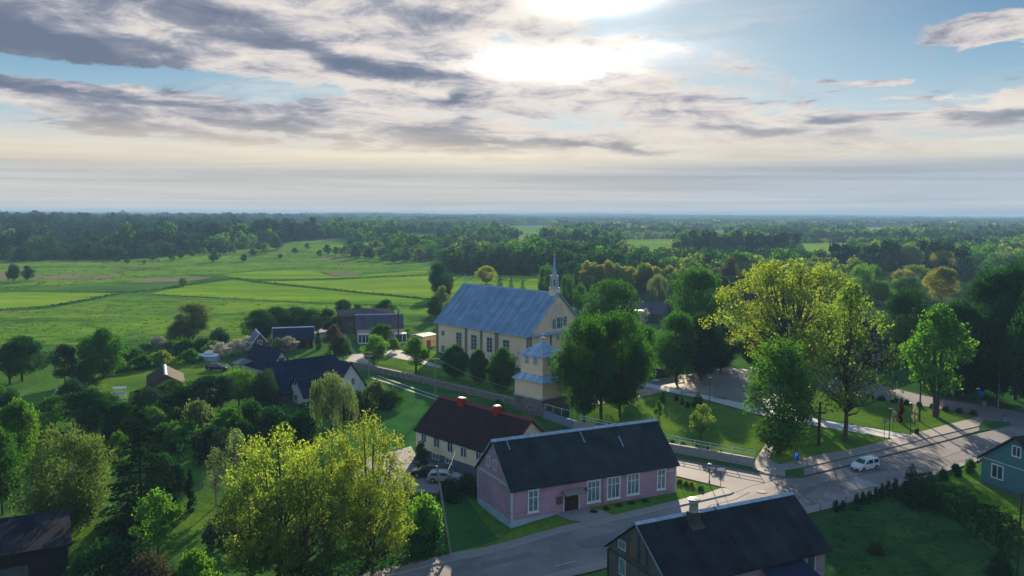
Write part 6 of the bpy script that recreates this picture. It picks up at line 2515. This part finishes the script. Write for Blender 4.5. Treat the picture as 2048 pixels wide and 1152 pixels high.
hedge('street_hedge', 'dark clipped hedge along the street below the foreground maples', [(560, 1190), (700, 1150), (800, 1126), (886, 1104)], 2.4, 2.3, 'dark', .14, 60)
hedge('garden_hedge', 'dark thick hedge between the right garden and the teal house', [(1830, 985), (1900, 1020), (1980, 1070), (2060, 1120)], 3.2, 2.4, 'dark', .15, 55)
hedge('garden_hedge', 'low green hedge in front of the white house and the willow', [(560, 830), (610, 826), (650, 835), (700, 822)], 2.0, 1.8, 'dark', .14, 45)
hedge('garden_hedge', 'dark hedge across the shaded garden right of the spruce', [(370, 930), (440, 905), (520, 890), (600, 880)], 3.0, 2.4, 'dark', .16, 40)
hedge('flower_border', 'loose border of white and green flowers before the teal house', [(1880, 972), (1930, 985), (1990, 1015), (2050, 1050)], 2.6, .5, 'fresh', .09, 60)
# ---------------------------------------------------------------- the woods
EDGE = [(-400, 524), (0, 524), (250, 519), (330, 514), (400, 507), (480, 499), (560, 488), (600, 481), (690, 476), (702, 514), (780, 520), (878, 520), (890, 540), (1060, 544), (1100, 556), (1150, 575), (1290, 590), (1400, 598), (1500, 606), (1650, 615), (1790, 590), (1900, 600), (2048, 640), (2500, 660)]
HOLES = [[(1236, 480), (1345, 478), (1350, 528), (1240, 530)], [(930, 452), (1110, 451), (1100, 470), (940, 472)], [(1590, 488), (1700, 486), (1710, 528), (1600, 530)], [(1380, 462), (1480, 461), (1485, 480), (1380, 482)], [(560, 455), (660, 454), (665, 470), (570, 472)], [(1720, 455), (1830, 456), (1830, 478), (1730, 476)], [(700, 486), (770, 484), (780, 520), (702, 516)],
         [(770, 470), (905, 468), (915, 484), (800, 490)], [(1020, 470), (1090, 468), (1105, 480), (1030, 486)], [(1180, 440), (1240, 441), (1245, 452), (1180, 452)], [(1795, 545), (1855, 545), (1855, 560), (1795, 560)], [(560, 500), (700, 480), (700, 520), (560, 520)],
         [(1260, 620), (1330, 620), (1330, 665), (1260, 665)], [(1138, 600), (1175, 600), (1175, 640), (1138, 640)], [(1540, 493), (1570, 493), (1570, 506), (1540, 506)], [(1895, 530), (1922, 530), (1922, 546), (1895, 546)], [(1925, 468), (1955, 468), (1955, 482), (1925, 482)], [(2010, 468), (2040, 468), (2040, 478), (2010, 478)]]


def edge_v(u):
    for (a, va), (b_, vb) in zip(EDGE, EDGE[1:]):
        if a <= u <= b_:
            return va + (vb - va) * (u - a) / (b_ - a)
    return 520


rr = random.Random(5)
cand = []


def scatter(d0, d1, step):
    y = d0
    while y < d1:
        half = y * .66 + 20
        x = -half
        while x < half:
            px, py = x + rr.uniform(-.45, .45) * step, y + rr.uniform(-.45, .45) * step
            x += step
            z = hgt(px, py)
            u, v, dd = proj((px, py, z))
            if u < -120 or u > 2400 or v > edge_v(u) or v < 425:
                continue
            if any(inpoly(u, v, h) for h in HOLES):
                continue
            # clearings in the right-hand village land
            nz = math.sin(px * .011 + 2) * math.sin(py * .009 + px * .004) + .5 * math.sin(px * .031) * math.sin(py * .027 + 1)
            if u > 700 and nz > .62 and rr.random() < .8:
                continue
            cand.append((px, py, z, u, v, dd, nz))
        y += step * .9


scatter(330, 700, 12.5)
scatter(700, 1500, 13.5)
scatter(1500, 3000, 24)
print('wood candidates', len(cand))


def stand(px, py):
    """woods grow in stands: each patch has its own height and kind"""
    wx = px + 35 * math.sin(py * .013) + 20 * math.sin(py * .041)
    wy = py + 45 * math.sin(px * .009)
    r_ = random.Random(int(wx // 75) * 7919 + int(wy // 120) * 104729)
    return r_.random(), .65 + .75 * r_.random(), r_.random()


def leafkind(px, py, u, v, nz):
    sq = stand(px, py)
    q = rr.random() * .35 + sq[0] * .65
    if u > 640 and sq[2] < .16:
        return ('farwood', 'midspruce')
    if u < 640:
        if v < 492 - 8 * math.sin(px * .02):
            return ('farwood' if q < .86 else 'blue' if q < .95 else 'dark'), ('midspruce' if q < .2 else None)
        return ('dark' if q < .35 else 'farwood' if q < .5 else 'green' if q < .72 else 'leafy' if q < .82 else 'pale' if q < .92 else 'blue'), None
    if u < 1080:
        return ('farwood' if q < .22 else 'dark' if q < .42 else 'green' if q < .66 else 'blue' if q < .82 else 'pale' if q < .95 else 'brown'), ('midspruce' if q < .08 else None)
    m = math.sin(px * .02 + 1) * math.sin(py * .017)
    if m > .42:
        return ('farwood' if q < .4 else 'dark' if q < .75 else 'green'), ('midspruce' if q < .2 else None)
    if m < -.2:
        return ('olive' if q < .35 else 'leafy' if q < .6 else 'gold' if q < .68 else 'green'), ('midbirch' if q > .75 else None)
    return ('green' if q < .34 else 'dark' if q < .62 else 'blue' if q < .76 else 'olive' if q < .84 else 'pale' if q < .9 else 'brown' if q < .93 else 'leafy'), ('midbirch' if q > .88 else None)


cand.sort(key=lambda c: c[5])
AREA = lambda u: ('dense woodland tree at the foot of the wooded rise beyond the left meadow', 'trees at the wooded rise on the left') if u < 600 else \
    (('leafy tree in the loose woods beyond the church field', 'trees beyond the church field') if u < 1080 else
     (('tree among the village woods behind the church and the lindens', 'trees of the village woods behind the church') if u < 1500 else ('tree among the village woods on the right behind the oaks', 'trees of the village woods on the right')))

def belt(name, label, group, pts, n, key, leafs, h, w):
    P = pxpoly(pts)
    tot = sum((P[i + 1] - P[i]).length for i in range(len(P) - 1))
    r_ = random.Random(n)
    for k in range(n):
        s_d = tot * (k + .5) / n
        i = 0
        while i < len(P) - 2 and s_d > (P[i + 1] - P[i]).length:
            s_d -= (P[i + 1] - P[i]).length
            i += 1
        q = P[i].lerp(P[i + 1], s_d / (P[i + 1] - P[i]).length) + Vector((r_.uniform(-1, 1), r_.uniform(-4, 4), 0))
        me, H, Wd = midmesh(key if isinstance(key, str) else key[k % len(key)], leafs[k % len(leafs)])
        o = bpy.data.objects.new(name, me)
        COL.objects.link(o)
        o.location = q
        hh = h * r_.uniform(.88, 1.12)
        o.scale = (w / Wd, w / Wd, hh / H)
        o.rotation_euler = (0, 0, r_.uniform(0, 6))
        tag(o, label, 'tree', group)


for pts, w in (([(-40, 626), (0, 621), (60, 619), (100, 614), (175, 600), (240, 587), (300, 582), (360, 572), (420, 563), (470, 557), (512, 564), (637, 577), (724, 586), (800, 593), (868, 600)], 2.6),
               ([(512, 562), (600, 561), (662, 559), (762, 554.5), (852, 551)], 2.2),
               ([(300, 590), (400, 594), (512, 601), (617, 606), (700, 609), (860, 613)], 1.6),
               ([(-40, 579), (0, 580), (150, 584), (250, 584)], 1.6)):
    ribbon('ditch_line', pts, w * .45, 'ditch', .2)
    o = hedge('ditch_growth', None, pts, w * .9, .7, 'dark' if w > 2 else 'green', .38, .9)
    del o['category']
    tag(o, 'tufts of growth along a ditch between the meadows', None, None, 'stuff')

belt('belt_spruce', 'dark spruce in the straight belt behind the church field', 'spruce belt behind the church field', [(884, 546), (960, 549), (1062, 551)], 24, 'midspruce', ['needle', 'farwood'], 14, 7)
belt('belt_spruce', 'dark spruce in the belt right of the church spire', 'spruce belt right of the spire', [(1105, 560), (1180, 568), (1250, 572)], 14, 'midspruce', ['needle', 'farwood'], 14, 7)
belt('belt_poplar', 'golden topped young poplar in the belt behind the domed linden', 'young poplars behind the domed linden', [(1170, 580), (1240, 584), (1330, 588), (1385, 590)], 14, ['mid0', 'midbirch', 'mid1'], ['gold', 'olive', 'gold'], 13.5, 9)

es = [(233, 523, 16), (255, 526, 12), (289, 527, 10), (305, 519, 18), (318, 523, 9), (345, 520, 14), (362, 515, 18), (385, 512, 15), (408, 508, 16), (428, 522, 24), (446, 508, 22), (465, 506, 20), (488, 522, 17), (505, 510, 16),
      (530, 506, 26), (552, 498, 30), (520, 500, 20), (640, 512, 16), (655, 506, 20), (672, 508, 18), (690, 512, 26), (712, 516, 30), (740, 518, 28), (768, 519, 30), (790, 524, 22), (812, 522, 26), (838, 520, 30), (860, 518, 26), (560, 515, 10), (615, 497, 14), (590, 505, 12), (720, 508, 30), (752, 506, 32), (700, 500, 24)]
for k, (u, v, w) in enumerate(es):
    tree('edge_shrub', 'rounded shrub or small tree standing free at the edge of the far meadow', u, v - w * .85, v + 2, w, ('mid0', 'round1', 'mid1')[k % 3] if k % 3 != 1 else 'round1', ('dark', 'green', 'pale', 'dark', 'blossom' if k % 15 == 4 else 'blue', 'green')[k % 6], 'shrub', 'free standing shrubs at the edge of the far meadow')


gr = random.Random(21)
GP = [(-20, 800), (330, 800), (420, 790), (560, 835), (650, 850), (560, 905), (430, 950), (400, 900), (330, 930), (200, 880), (60, 905), (-20, 900)]
k = 0
while k < 36:
    u, v = gr.uniform(-20, 650), gr.uniform(790, 950)
    if not inpoly(u, v, GP):
        continue
    w = gr.uniform(38, 74)
    tree('garden_shrub', 'rank shrub in the overgrown shaded gardens between the navy roofed houses and the foreground trees', u, v - w * gr.uniform(.6, .95), v + 4, w, gr.choice(('shrub1', 'shrub2', 'small2', 'shrub1')), gr.choice(('dark', 'blue', 'green', 'green', 'green', 'pale', 'leafy', 'birch')), 'shrub', 'shrubs of the overgrown shaded gardens')
    k += 1


def tufts(name, label, poly, n, size, leaf, seed):
    g = np.random.default_rng(seed)
    us, vs_ = [p[0] for p in poly], [p[1] for p in poly]
    A0, A1 = at(min(us), min(vs_)), at(max(us), max(vs_))
    L = []
    k = 0
    while k < n:
        u, v = g.uniform(min(us), max(us)), g.uniform(min(vs_), max(vs_))
        if not inpoly(u, v, poly):
            continue
        k += 1
        p = at(u, v)
        m = 7
        P = np.array(p) + g.normal(size=(m, 3)) * np.array([size * 1.8, size * 1.2, size * .2]) + np.array([0, 0, size * .3])
        t_ = g.normal(size=(m, 3))
        t_ /= np.linalg.norm(t_, axis=1, keepdims=True)
        b_ = np.cross(t_, g.normal(size=(m, 3)))
        b_ /= np.linalg.norm(b_, axis=1, keepdims=True)
        s = size * (.5 + .8 * g.random(m))[:, None]
        L.append(np.stack([P + t_ * s, P + b_ * s * .6, P - t_ * s, P - b_ * s * .6], 1))
    o = bpy.data.objects.new(name, quads_mesh(name, np.concatenate(L), [LEAF[leaf]]))
    COL.objects.link(o)
    tag(o, label, None, None, 'stuff')


tufts('meadow_tufts', 'rough tufts of grass and weeds on the near meadow', [(-40, 622), (100, 612), (240, 590), (420, 598), (617, 608), (860, 616), (700, 640), (420, 680), (250, 690), (-40, 690)], 750, .40, 'green', 5)
tufts('meadow_tufts', 'rough tufts on the wet far meadow', [(-40, 530), (250, 525), (480, 506), (640, 486), (700, 520), (860, 538), (712, 546), (512, 541), (300, 558), (-40, 583)], 420, .5, 'green', 6)
tufts('lawn_weeds', 'low weeds and daisies dotted over the gardens', [(0, 1120), (120, 1060), (330, 1000), (420, 985), (470, 1010), (400, 1080), (300, 1140), (100, 1152)], 260, .12, 'fresh', 7)
tufts('lawn_weeds', 'low weeds on the shaded right hand garden lawn', [(1650, 1040), (1780, 990), (1850, 1010), (1960, 1090), (2000, 1150), (1680, 1150)], 420, .12, 'dark', 8)
NIND = 120
for i, (px, py, z, u, v, dd, nz) in enumerate(cand[:NIND]):
    leaf, kk = leafkind(px, py, u, v, nz)
    key = kk or 'mid%d' % rr.randrange(4)
    me, H, Wd = midmesh(key, leaf)
    h = rr.uniform(8, 13) if u > 700 else rr.uniform(5, 14)
    s = h / H
    o = bpy.data.objects.new('woodland_tree' if key != 'midspruce' else 'woodland_spruce', me)
    COL.objects.link(o)
    o.location = (px, py, z - .2)
    o.rotation_euler = (0, 0, rr.uniform(0, 6.28))
    o.scale = (s * rr.uniform(.85, 1.2), s * rr.uniform(.85, 1.2), s)
    lb, gp = AREA(u)
    tag(o, lb, 'tree', gp)

# the rest of the woods reads as one mass: one mesh of leaf faces per tone
g = np.random.default_rng(3)
FAR = {}
base = []
for i in range(6):
    C, Rr = clumps(13, 12, .5, 16, 2.6, SH[('round', 'oval', 'broad', 'oval', 'round', 'cone')[i]], 60 + i)
    base.append((leaves(C, Rr, 420, .85, .8, seed=80 + i, rnd=.3), leaves(C, Rr, 170, 1.3, .8, seed=90 + i, rnd=.25), leaves(C, Rr, 80, 2.0, .8, seed=95 + i, rnd=.25)))
for (px, py, z, u, v, dd, nz) in cand[NIND:]:
    leaf, kk = leafkind(px, py, u, v, nz)
    if dd > 1400 and leaf in ('olive', 'leafy', 'brown', 'pale') and rr.random() < .6:
        leaf = 'dark'
    lod = 0 if dd < 800 else (1 if dd < 1500 else 2)
    V = base[5 if kk == 'midspruce' else rr.randrange(5)][lod]
    s = rr.uniform(.72, 1.2) * (1.0 if dd < 1500 else 1.6) * stand(px, py)[1]
    if u < 640:
        s *= 1.15
    a = rr.uniform(0, 6.28)
    c, sn = math.cos(a), math.sin(a)
    Rm = np.array([[c * s, sn * s, 0], [-sn * s, c * s, 0], [0, 0, s * rr.uniform(.85, 1.15) * (1.0 if dd < 1500 else .62)]])
    FAR.setdefault(leaf, []).append(V @ Rm + np.array([px, py, z]))
# far ridge woods, flatter and broader
yy = 3000
while yy < 9500:
    st = 60 * yy / 3500
    x = -yy * .66
    while x < yy * .66:
        px, py = x + rr.uniform(-.5, .5) * st, yy + rr.uniform(-.5, .5) * st
        x += st
        if math.sin(px * .0021 + py * .0013) + math.sin(py * .0031 + 1) > 1.1:
            continue
        V = base[rr.randrange(5)][2 if rr.random() < .5 else 1]
        s = st / 11
        Rm = np.array([[s, 0, 0], [0, s, 0], [0, 0, rr.uniform(.9, 1.7)]])
        FAR.setdefault('farwood' if rr.random() < .75 else 'dark', []).append(V @ Rm + np.array([px, py, hgt(px, py)]))
    yy += st * 1.3
allv, mids, mats = [], [], []
for i, (k, lst) in enumerate(FAR.items()):
    V = np.concatenate(lst)
    allv.append(V)
    mids += [i] * len(V)
    mats.append(LEAF[k])
V = np.concatenate(allv)
print('far leaf faces', len(V))
me = quads_mesh('far_woods', V, mats[:1])
for m_ in mats[1:]:
    me.materials.append(m_)
me.polygons.foreach_set('material_index', mids)
o = bpy.data.objects.new('far_woods', me)
COL.objects.link(o)
tag(o, 'far off woodland that reads as one mass up to the horizon', None, None, 'stuff')

# ---------------------------------------------------------------- sun, sky, air
SUN_AZ, SUN_EL = 5.6, 16.5
sd = Vector((math.sin(R(SUN_AZ)) * math.cos(R(SUN_EL)), math.cos(R(SUN_AZ)) * math.cos(R(SUN_EL)), math.sin(R(SUN_EL))))
ld = bpy.data.lights.new('sun', 'SUN')
ld.energy = 5.0
ld.angle = R(.6)
ld.color = (1.0, .84, .62)
lo = bpy.data.objects.new('sun', ld)
COL.objects.link(lo)
lo.rotation_euler = (-sd).to_track_quat('-Z', 'Y').to_euler()

W = bpy.data.worlds.new('World')
SC.world = W
W.use_nodes = True
nt = W.node_tree
nt.nodes.clear()
out = nt.nodes.new('ShaderNodeOutputWorld')
bg = nt.nodes.new('ShaderNodeBackground')
nt.links.new(bg.outputs[0], out.inputs[0])
sky = nt.nodes.new('ShaderNodeTexSky')
sky.sky_type = 'NISHITA'
sky.sun_disc = False
sky.sun_elevation = R(SUN_EL)
sky.sun_rotation = R(SUN_AZ)
sky.air_density = 1.0
sky.dust_density = .6
sky.ozone_density = 2.5
t = nt.nodes.new('ShaderNodeTexCoord')
sp = nt.nodes.new('ShaderNodeSeparateXYZ')
nt.links.new(t.outputs['Generated'], sp.inputs[0])
X, Y, Z = sp.outputs
m = lambda op, a, b=None, c=None, cl=False: mth(nt, op, a, b, c, cl)
az = m('MULTIPLY', m('ARCTAN2', X, Y), 57.2958)      # degrees, right positive
el = m('MULTIPLY', m('ARCSINE', Z), 57.2958)


def comb(x, y, z=0.0):
    n = nt.nodes.new('ShaderNodeCombineXYZ')
    for i, q in enumerate((x, y, z)):
        if isinstance(q, (int, float)):
            n.inputs[i].default_value = q
        else:
            nt.links.new(q, n.inputs[i])
    return n.outputs[0]


def smooth(x, a, b):
    n = nt.nodes.new('ShaderNodeMapRange')
    n.interpolation_type = 'SMOOTHSTEP'
    nt.links.new(x, n.inputs[0])
    n.inputs[1].default_value = a
    n.inputs[2].default_value = b
    return n.outputs[0]


wt = nd(nt, 'ShaderNodeTexNoise')
wt.inputs['Scale'].default_value = 1.0
wt.inputs['Detail'].default_value = 5
wt.inputs['Roughness'].default_value = .6
nt.links.new(comb(m('MULTIPLY', az, .20), m('MULTIPLY', el, .55), 1.0), wt.inputs['Vector'])
wsep = nd(nt, 'ShaderNodeSeparateColor')
nt.links.new(wt.outputs['Color'], wsep.inputs[0])
azw = m('MULTIPLY_ADD', m('SUBTRACT', wsep.outputs[0], .5), 7.0, az)
elw = m('MULTIPLY_ADD', m('SUBTRACT', wsep.outputs[1], .5), 1.7, el)


def blob(u, v, w, h, tilt=0.0, amp=1.0, raw=False):
    """gaussian patch of sky centred where the photo shows it (degrees of azimuth and elevation)"""
    a0 = math.degrees(math.atan((u - 1024) / FPX / math.cos(PITCH)))
    e0 = (427 - v) / 29.67 * math.cos(math.radians(a0)) ** 1.0
    sa, se = w / 29.67, h / 29.67
    da = m('SUBTRACT', az if raw else azw, a0)
    de = m('SUBTRACT', el if raw else elw, e0)
    if tilt:
        c, s = math.cos(R(tilt)), math.sin(R(tilt))
        x = m('ADD', m('MULTIPLY', da, c), m('MULTIPLY', de, s))
        y = m('SUBTRACT', m('MULTIPLY', de, c), m('MULTIPLY', da, s))
    else:
        x, y = da, de
    x = m('DIVIDE', x, sa)
    y = m('DIVIDE', y, se)
    r = m('ADD', m('MULTIPLY', x, x), m('MULTIPLY', y, y))
    return m('MULTIPLY', m('POWER', 2.718, m('MULTIPLY', r, -1.0)), amp)


def addall(l):
    r = l[0]
    for q in l[1:]:
        r = m('ADD', r, q)
    return r


# domain-warped noises in sky angles; the vertical stretch grows towards the horizon
ve = m('MULTIPLY', m('LOGARITHM', m('ADD', m('MAXIMUM', el, 0.0), 4.0), 2.718), 30.0)
vec1 = comb(m('MULTIPLY', az, .095), m('MULTIPLY', ve, .17), 3.1)
vec2 = comb(m('MULTIPLY', az, .04), m('MULTIPLY', ve, .27), 9.0)
vec3 = comb(m('MULTIPLY', az, .25), m('MULTIPLY', ve, .36), 5.0)
n1 = noise(nt, vec1, 1.0, 6, .62, .8)
n2 = noise(nt, vec2, 1.0, 6, .60, .5)
n3 = noise(nt, vec3, 1.0, 6, .64, .6)

# clear blue with Nishita, warmed towards the horizon
skyc = nd(nt, 'ShaderNodeVectorMath', operation='SCALE')
nt.links.new(sky.outputs[0], skyc.inputs[0])
skyc.inputs['Scale'].default_value = SKYK
sepk = nd(nt, 'ShaderNodeSeparateColor')
nt.links.new(skyc.outputs[0], sepk.inputs[0])
# view-angle to the sun
dt = nd(nt, 'ShaderNodeVectorMath', operation='DOT_PRODUCT')
nt.links.new(t.outputs['Generated'], dt.inputs[0])
dt.inputs[1].default_value = tuple(sd)
ang = m('MULTIPLY', m('ARCCOSINE', m('MINIMUM', dt.outputs['Value'], .99999)), 57.2958)
glow = m('POWER', 2.718, m('MULTIPLY', m('POWER', m('DIVIDE', ang, 9.0), 1.6), -1.0))
glow2 = m('POWER', 2.718, m('MULTIPLY', m('POWER', m('DIVIDE', ang, 17.0), 2.0), -1.0))

blue = ramp(nt, smooth(el, 0, 30), [(0, (.27, .34, .38)), (.10, (.21, .30, .36)), (.2, (.12, .225, .31)), (.32, (.05, .145, .25)), (.45, (.02, .085, .185)), (1, (.015, .055, .14))])
blue = mixc(nt, .10, blue, skyc.outputs[0])
blue = mixc(nt, m('MULTIPLY', glow2, .7), blue, (.36, .42, .45))

# cloud cover
cover = addall([
    blob(300, 60, 620, 85, -4, .85), blob(120, 95, 180, 40, -8, .35), blob(700, 110, 260, 45, -8, .40), blob(900, 40, 330, 60, 0, .35),
    blob(230, 158, 290, 16, -3, -.75),
    blob(330, 228, 470, 40, -3, .85), blob(60, 185, 200, 10, -2, .25),
    blob(900, 262, 150, 30, -4, .38), blob(930, 200, 42, 14, 4, .50), blob(1220, 298, 120, 12, -3, .42),
    blob(1130, 20, 150, 50, 0, .40), blob(1120, 140, 210, 60, 0, .45), blob(1430, 115, 160, 34, -14, .52), blob(1640, 165, 120, 18, -8, .25), blob(1420, 190, 330, 50, -2, .30),
    blob(1700, 90, 230, 80, 0, -.8), blob(1480, 40, 220, 40, 0, -.7),
    blob(1930, 78, 150, 32, 2, 1.3), blob(1755, 168, 60, 6, 0, .55), blob(1990, 215, 90, 24, 10, .70), blob(1850, 195, 100, 5, 0, .40),
    blob(1500, 250, 480, 40, 0, .42), blob(1600, 300, 700, 40, 0, .3), blob(760, 200, 220, 30, 0, .3),
])
behind = smooth(Y, .3, -.2)
cov = m('ADD', m('MULTIPLY', n1, 1.5), m('ADD', m('MULTIPLY', n3, .8), m('ADD', cover, -1.32)))
dens = smooth(cov, .0, .26)
wisps = m('MULTIPLY', smooth(n2, .44, .66), .62)
wisps = m('MULTIPLY', wisps, smooth(el, 14, 3))
wisps = m('MAXIMUM', wisps, m('MULTIPLY', m('MULTIPLY', smooth(n2, .40, .60), m('MULTIPLY', glow2, 1.0)), .7))
wisps = m('MULTIPLY', wisps, m('SUBTRACT', 1.0, m('MINIMUM', blob(1760, 90, 330, 95, 0, 1.3), 1.0)))
dens = m('MAXIMUM', dens, wisps)

# cloud shading: thick parts grey violet, thin parts and the sun side bright cream
thick = addall([
    blob(110, 95, 190, 34, -10, .75), blob(20, 60, 110, 40, 0, .3), blob(640, 115, 190, 16, -9, .62), blob(760, 150, 170, 12, -6, .55), blob(470, 40, 160, 22, -6, .35),
    blob(150, 262, 230, 13, -2, .60), blob(560, 262, 190, 11, -6, .62), blob(140, 200, 90, 14, -4, .34), blob(520, 222, 120, 22, 0, .38), blob(30, 178, 260, 7, -3, .5), blob(20, 240, 90, 22, 0, .4),
    blob(930, 200, 45, 16, 4, .7), blob(880, 268, 110, 24, -4, .55), blob(1000, 290, 150, 8, 0, .45), blob(1220, 300, 120, 9, -3, .7), blob(880, 50, 150, 18, -8, .35),
    blob(1345, 95, 80, 18, -8, .35), blob(1110, 72, 70, 18, 0, .35), blob(1500, 262, 110, 8, -2, .5), blob(1650, 242, 30, 6, 0, .6),
    blob(1990, 232, 80, 14, 4, .65), blob(1900, 95, 120, 14, 0, .22), blob(1450, 205, 240, 8, -2, .28),
])
shade = m('ADD', thick, m('MULTIPLY', m('SUBTRACT', n3, .5), 1.5))
shade = m('ADD', shade, m('MULTIPLY', m('SUBTRACT', n1, .46), 1.5))
shade = m('ADD', shade, m('MULTIPLY', smooth(az, 0, -26), .16))
shade = m('SUBTRACT', shade, m('MULTIPLY', glow, .35))
shade = smooth(shade, -.22, .95)
ccol = ramp(nt, shade, [(0, (.45, .415, .375)), (.22, (.345, .325, .325)), (.45, (.215, .22, .25)), (.68, (.135, .15, .19)), (1, (.085, .105, .15))])
base_ = mixc(nt, dens, blue, ccol)
# low haze bands above the horizon
hz = ramp(nt, smooth(el, 0, 7.2), [(0, (.305, .305, .30)), (.18, (.315, .31, .295)), (.27, (.265, .275, .275)), (.36, (.32, .305, .28)), (.5, (.44, .385, .30)), (.7, (.46, .40, .315)), (1, (.38, .35, .315))])
hzR = ramp(nt, smooth(el, 0, 7.2), [(0, (.26, .29, .325)), (.22, (.235, .27, .31)), (.38, (.23, .255, .285)), (.56, (.39, .36, .305)), (1, (.31, .32, .32))])
hz = mixc(nt, smooth(az, -4, 26), hz, hzR)
hn = m('MULTIPLY_ADD', m('SUBTRACT', n2, .5), .75, 1.0)
hzv = nd(nt, 'ShaderNodeVectorMath', operation='SCALE')
nt.links.new(hz, hzv.inputs[0])
nt.links.new(hn, hzv.inputs['Scale'])
hfac = m('MULTIPLY', smooth(el, 7.2, 2.6), m('SUBTRACT', 1.0, m('MULTIPLY', m('MINIMUM', addall([blob(1220, 300, 130, 12, -3, .7), blob(1000, 285, 160, 14, 0, .5)]), 1.0), .8)))
base_ = mixc(nt, hfac, base_, hzv.outputs[0])
# brightness of the air and thin cloud round the sun
def scalec(c, f):
    n = nd(nt, 'ShaderNodeVectorMath', operation='SCALE')
    nt.links.new(c, n.inputs[0])
    nt.links.new(f, n.inputs['Scale'])
    return n.outputs[0]


burn = addall([blob(1185, 8, 115, 34, 0, 1.0, True), blob(1080, 138, 165, 32, 0, .62), blob(1320, 100, 110, 22, -8, .25), blob(1130, 90, 340, 90, 0, .14, True), blob(1000, 330, 420, 40, 0, .10, True)])
burn = m('MULTIPLY', burn, m('SUBTRACT', 1.3, m('MULTIPLY', shade, 1.9)))
burn = m('MULTIPLY', burn, m('MULTIPLY_ADD', n1, .9, .5))
fin = mixc(nt, 1.0, base_, scalec(ramp(nt, burn, [(0, (0, 0, 0)), (1, (1.0, .98, .93))]), m('ADD', .05, burn)), 'ADD')
# vignette-free fall-off: the sky behind the camera is plain deep blue
deep = ramp(nt, smooth(el, -5, 70), [(0, (.28, .335, .41)), (.35, (.185, .28, .41)), (1, (.08, .155, .28))])
fin = mixc(nt, m('MAXIMUM', behind, smooth(el, 20, 38)), fin, deep)
nt.links.new(fin, bg.inputs['Color'])
bg.inputs['Strength'].default_value = SKYS
W.cycles.sampling_method = 'MANUAL'
W.cycles.sample_map_resolution = 512

# air
b = MB()
S_ = 11000
b.box(-S_, S_, -400, S_, -3, 52)
hz_ = b.build('haze', [M['white']])
hz_.data.materials.clear()
hm = bpy.data.materials.new('haze_air')
hm.use_nodes = True
hn_ = hm.node_tree
hn_.nodes.clear()
ho = hn_.nodes.new('ShaderNodeOutputMaterial')
hv = hn_.nodes.new('ShaderNodeVolumePrincipled')
hv.inputs['Color'].default_value = (.29, .49, .72, 1)
hv.inputs['Density'].default_value = HAZE
hv.inputs['Anisotropy'].default_value = .1
hn_.links.new(hv.outputs[0], ho.inputs['Volume'])
hz_.data.materials.append(hm)
tag(hz_, 'thin blue air haze over the whole valley', None, None, 'stuff')
SC.cycles.volume_bounces = 0
SC.cycles.max_bounces = 6
SC.cycles.diffuse_bounces = 3
SC.cycles.transmission_bounces = 4
SC.cycles.use_denoising = True
SC.cycles.caustics_reflective = False
SC.cycles.caustics_refractive = False

SC.view_settings.view_transform = 'Standard'
SC.view_settings.look = 'None'
SC.view_settings.exposure = EXPO
SC.view_settings.gamma = 1
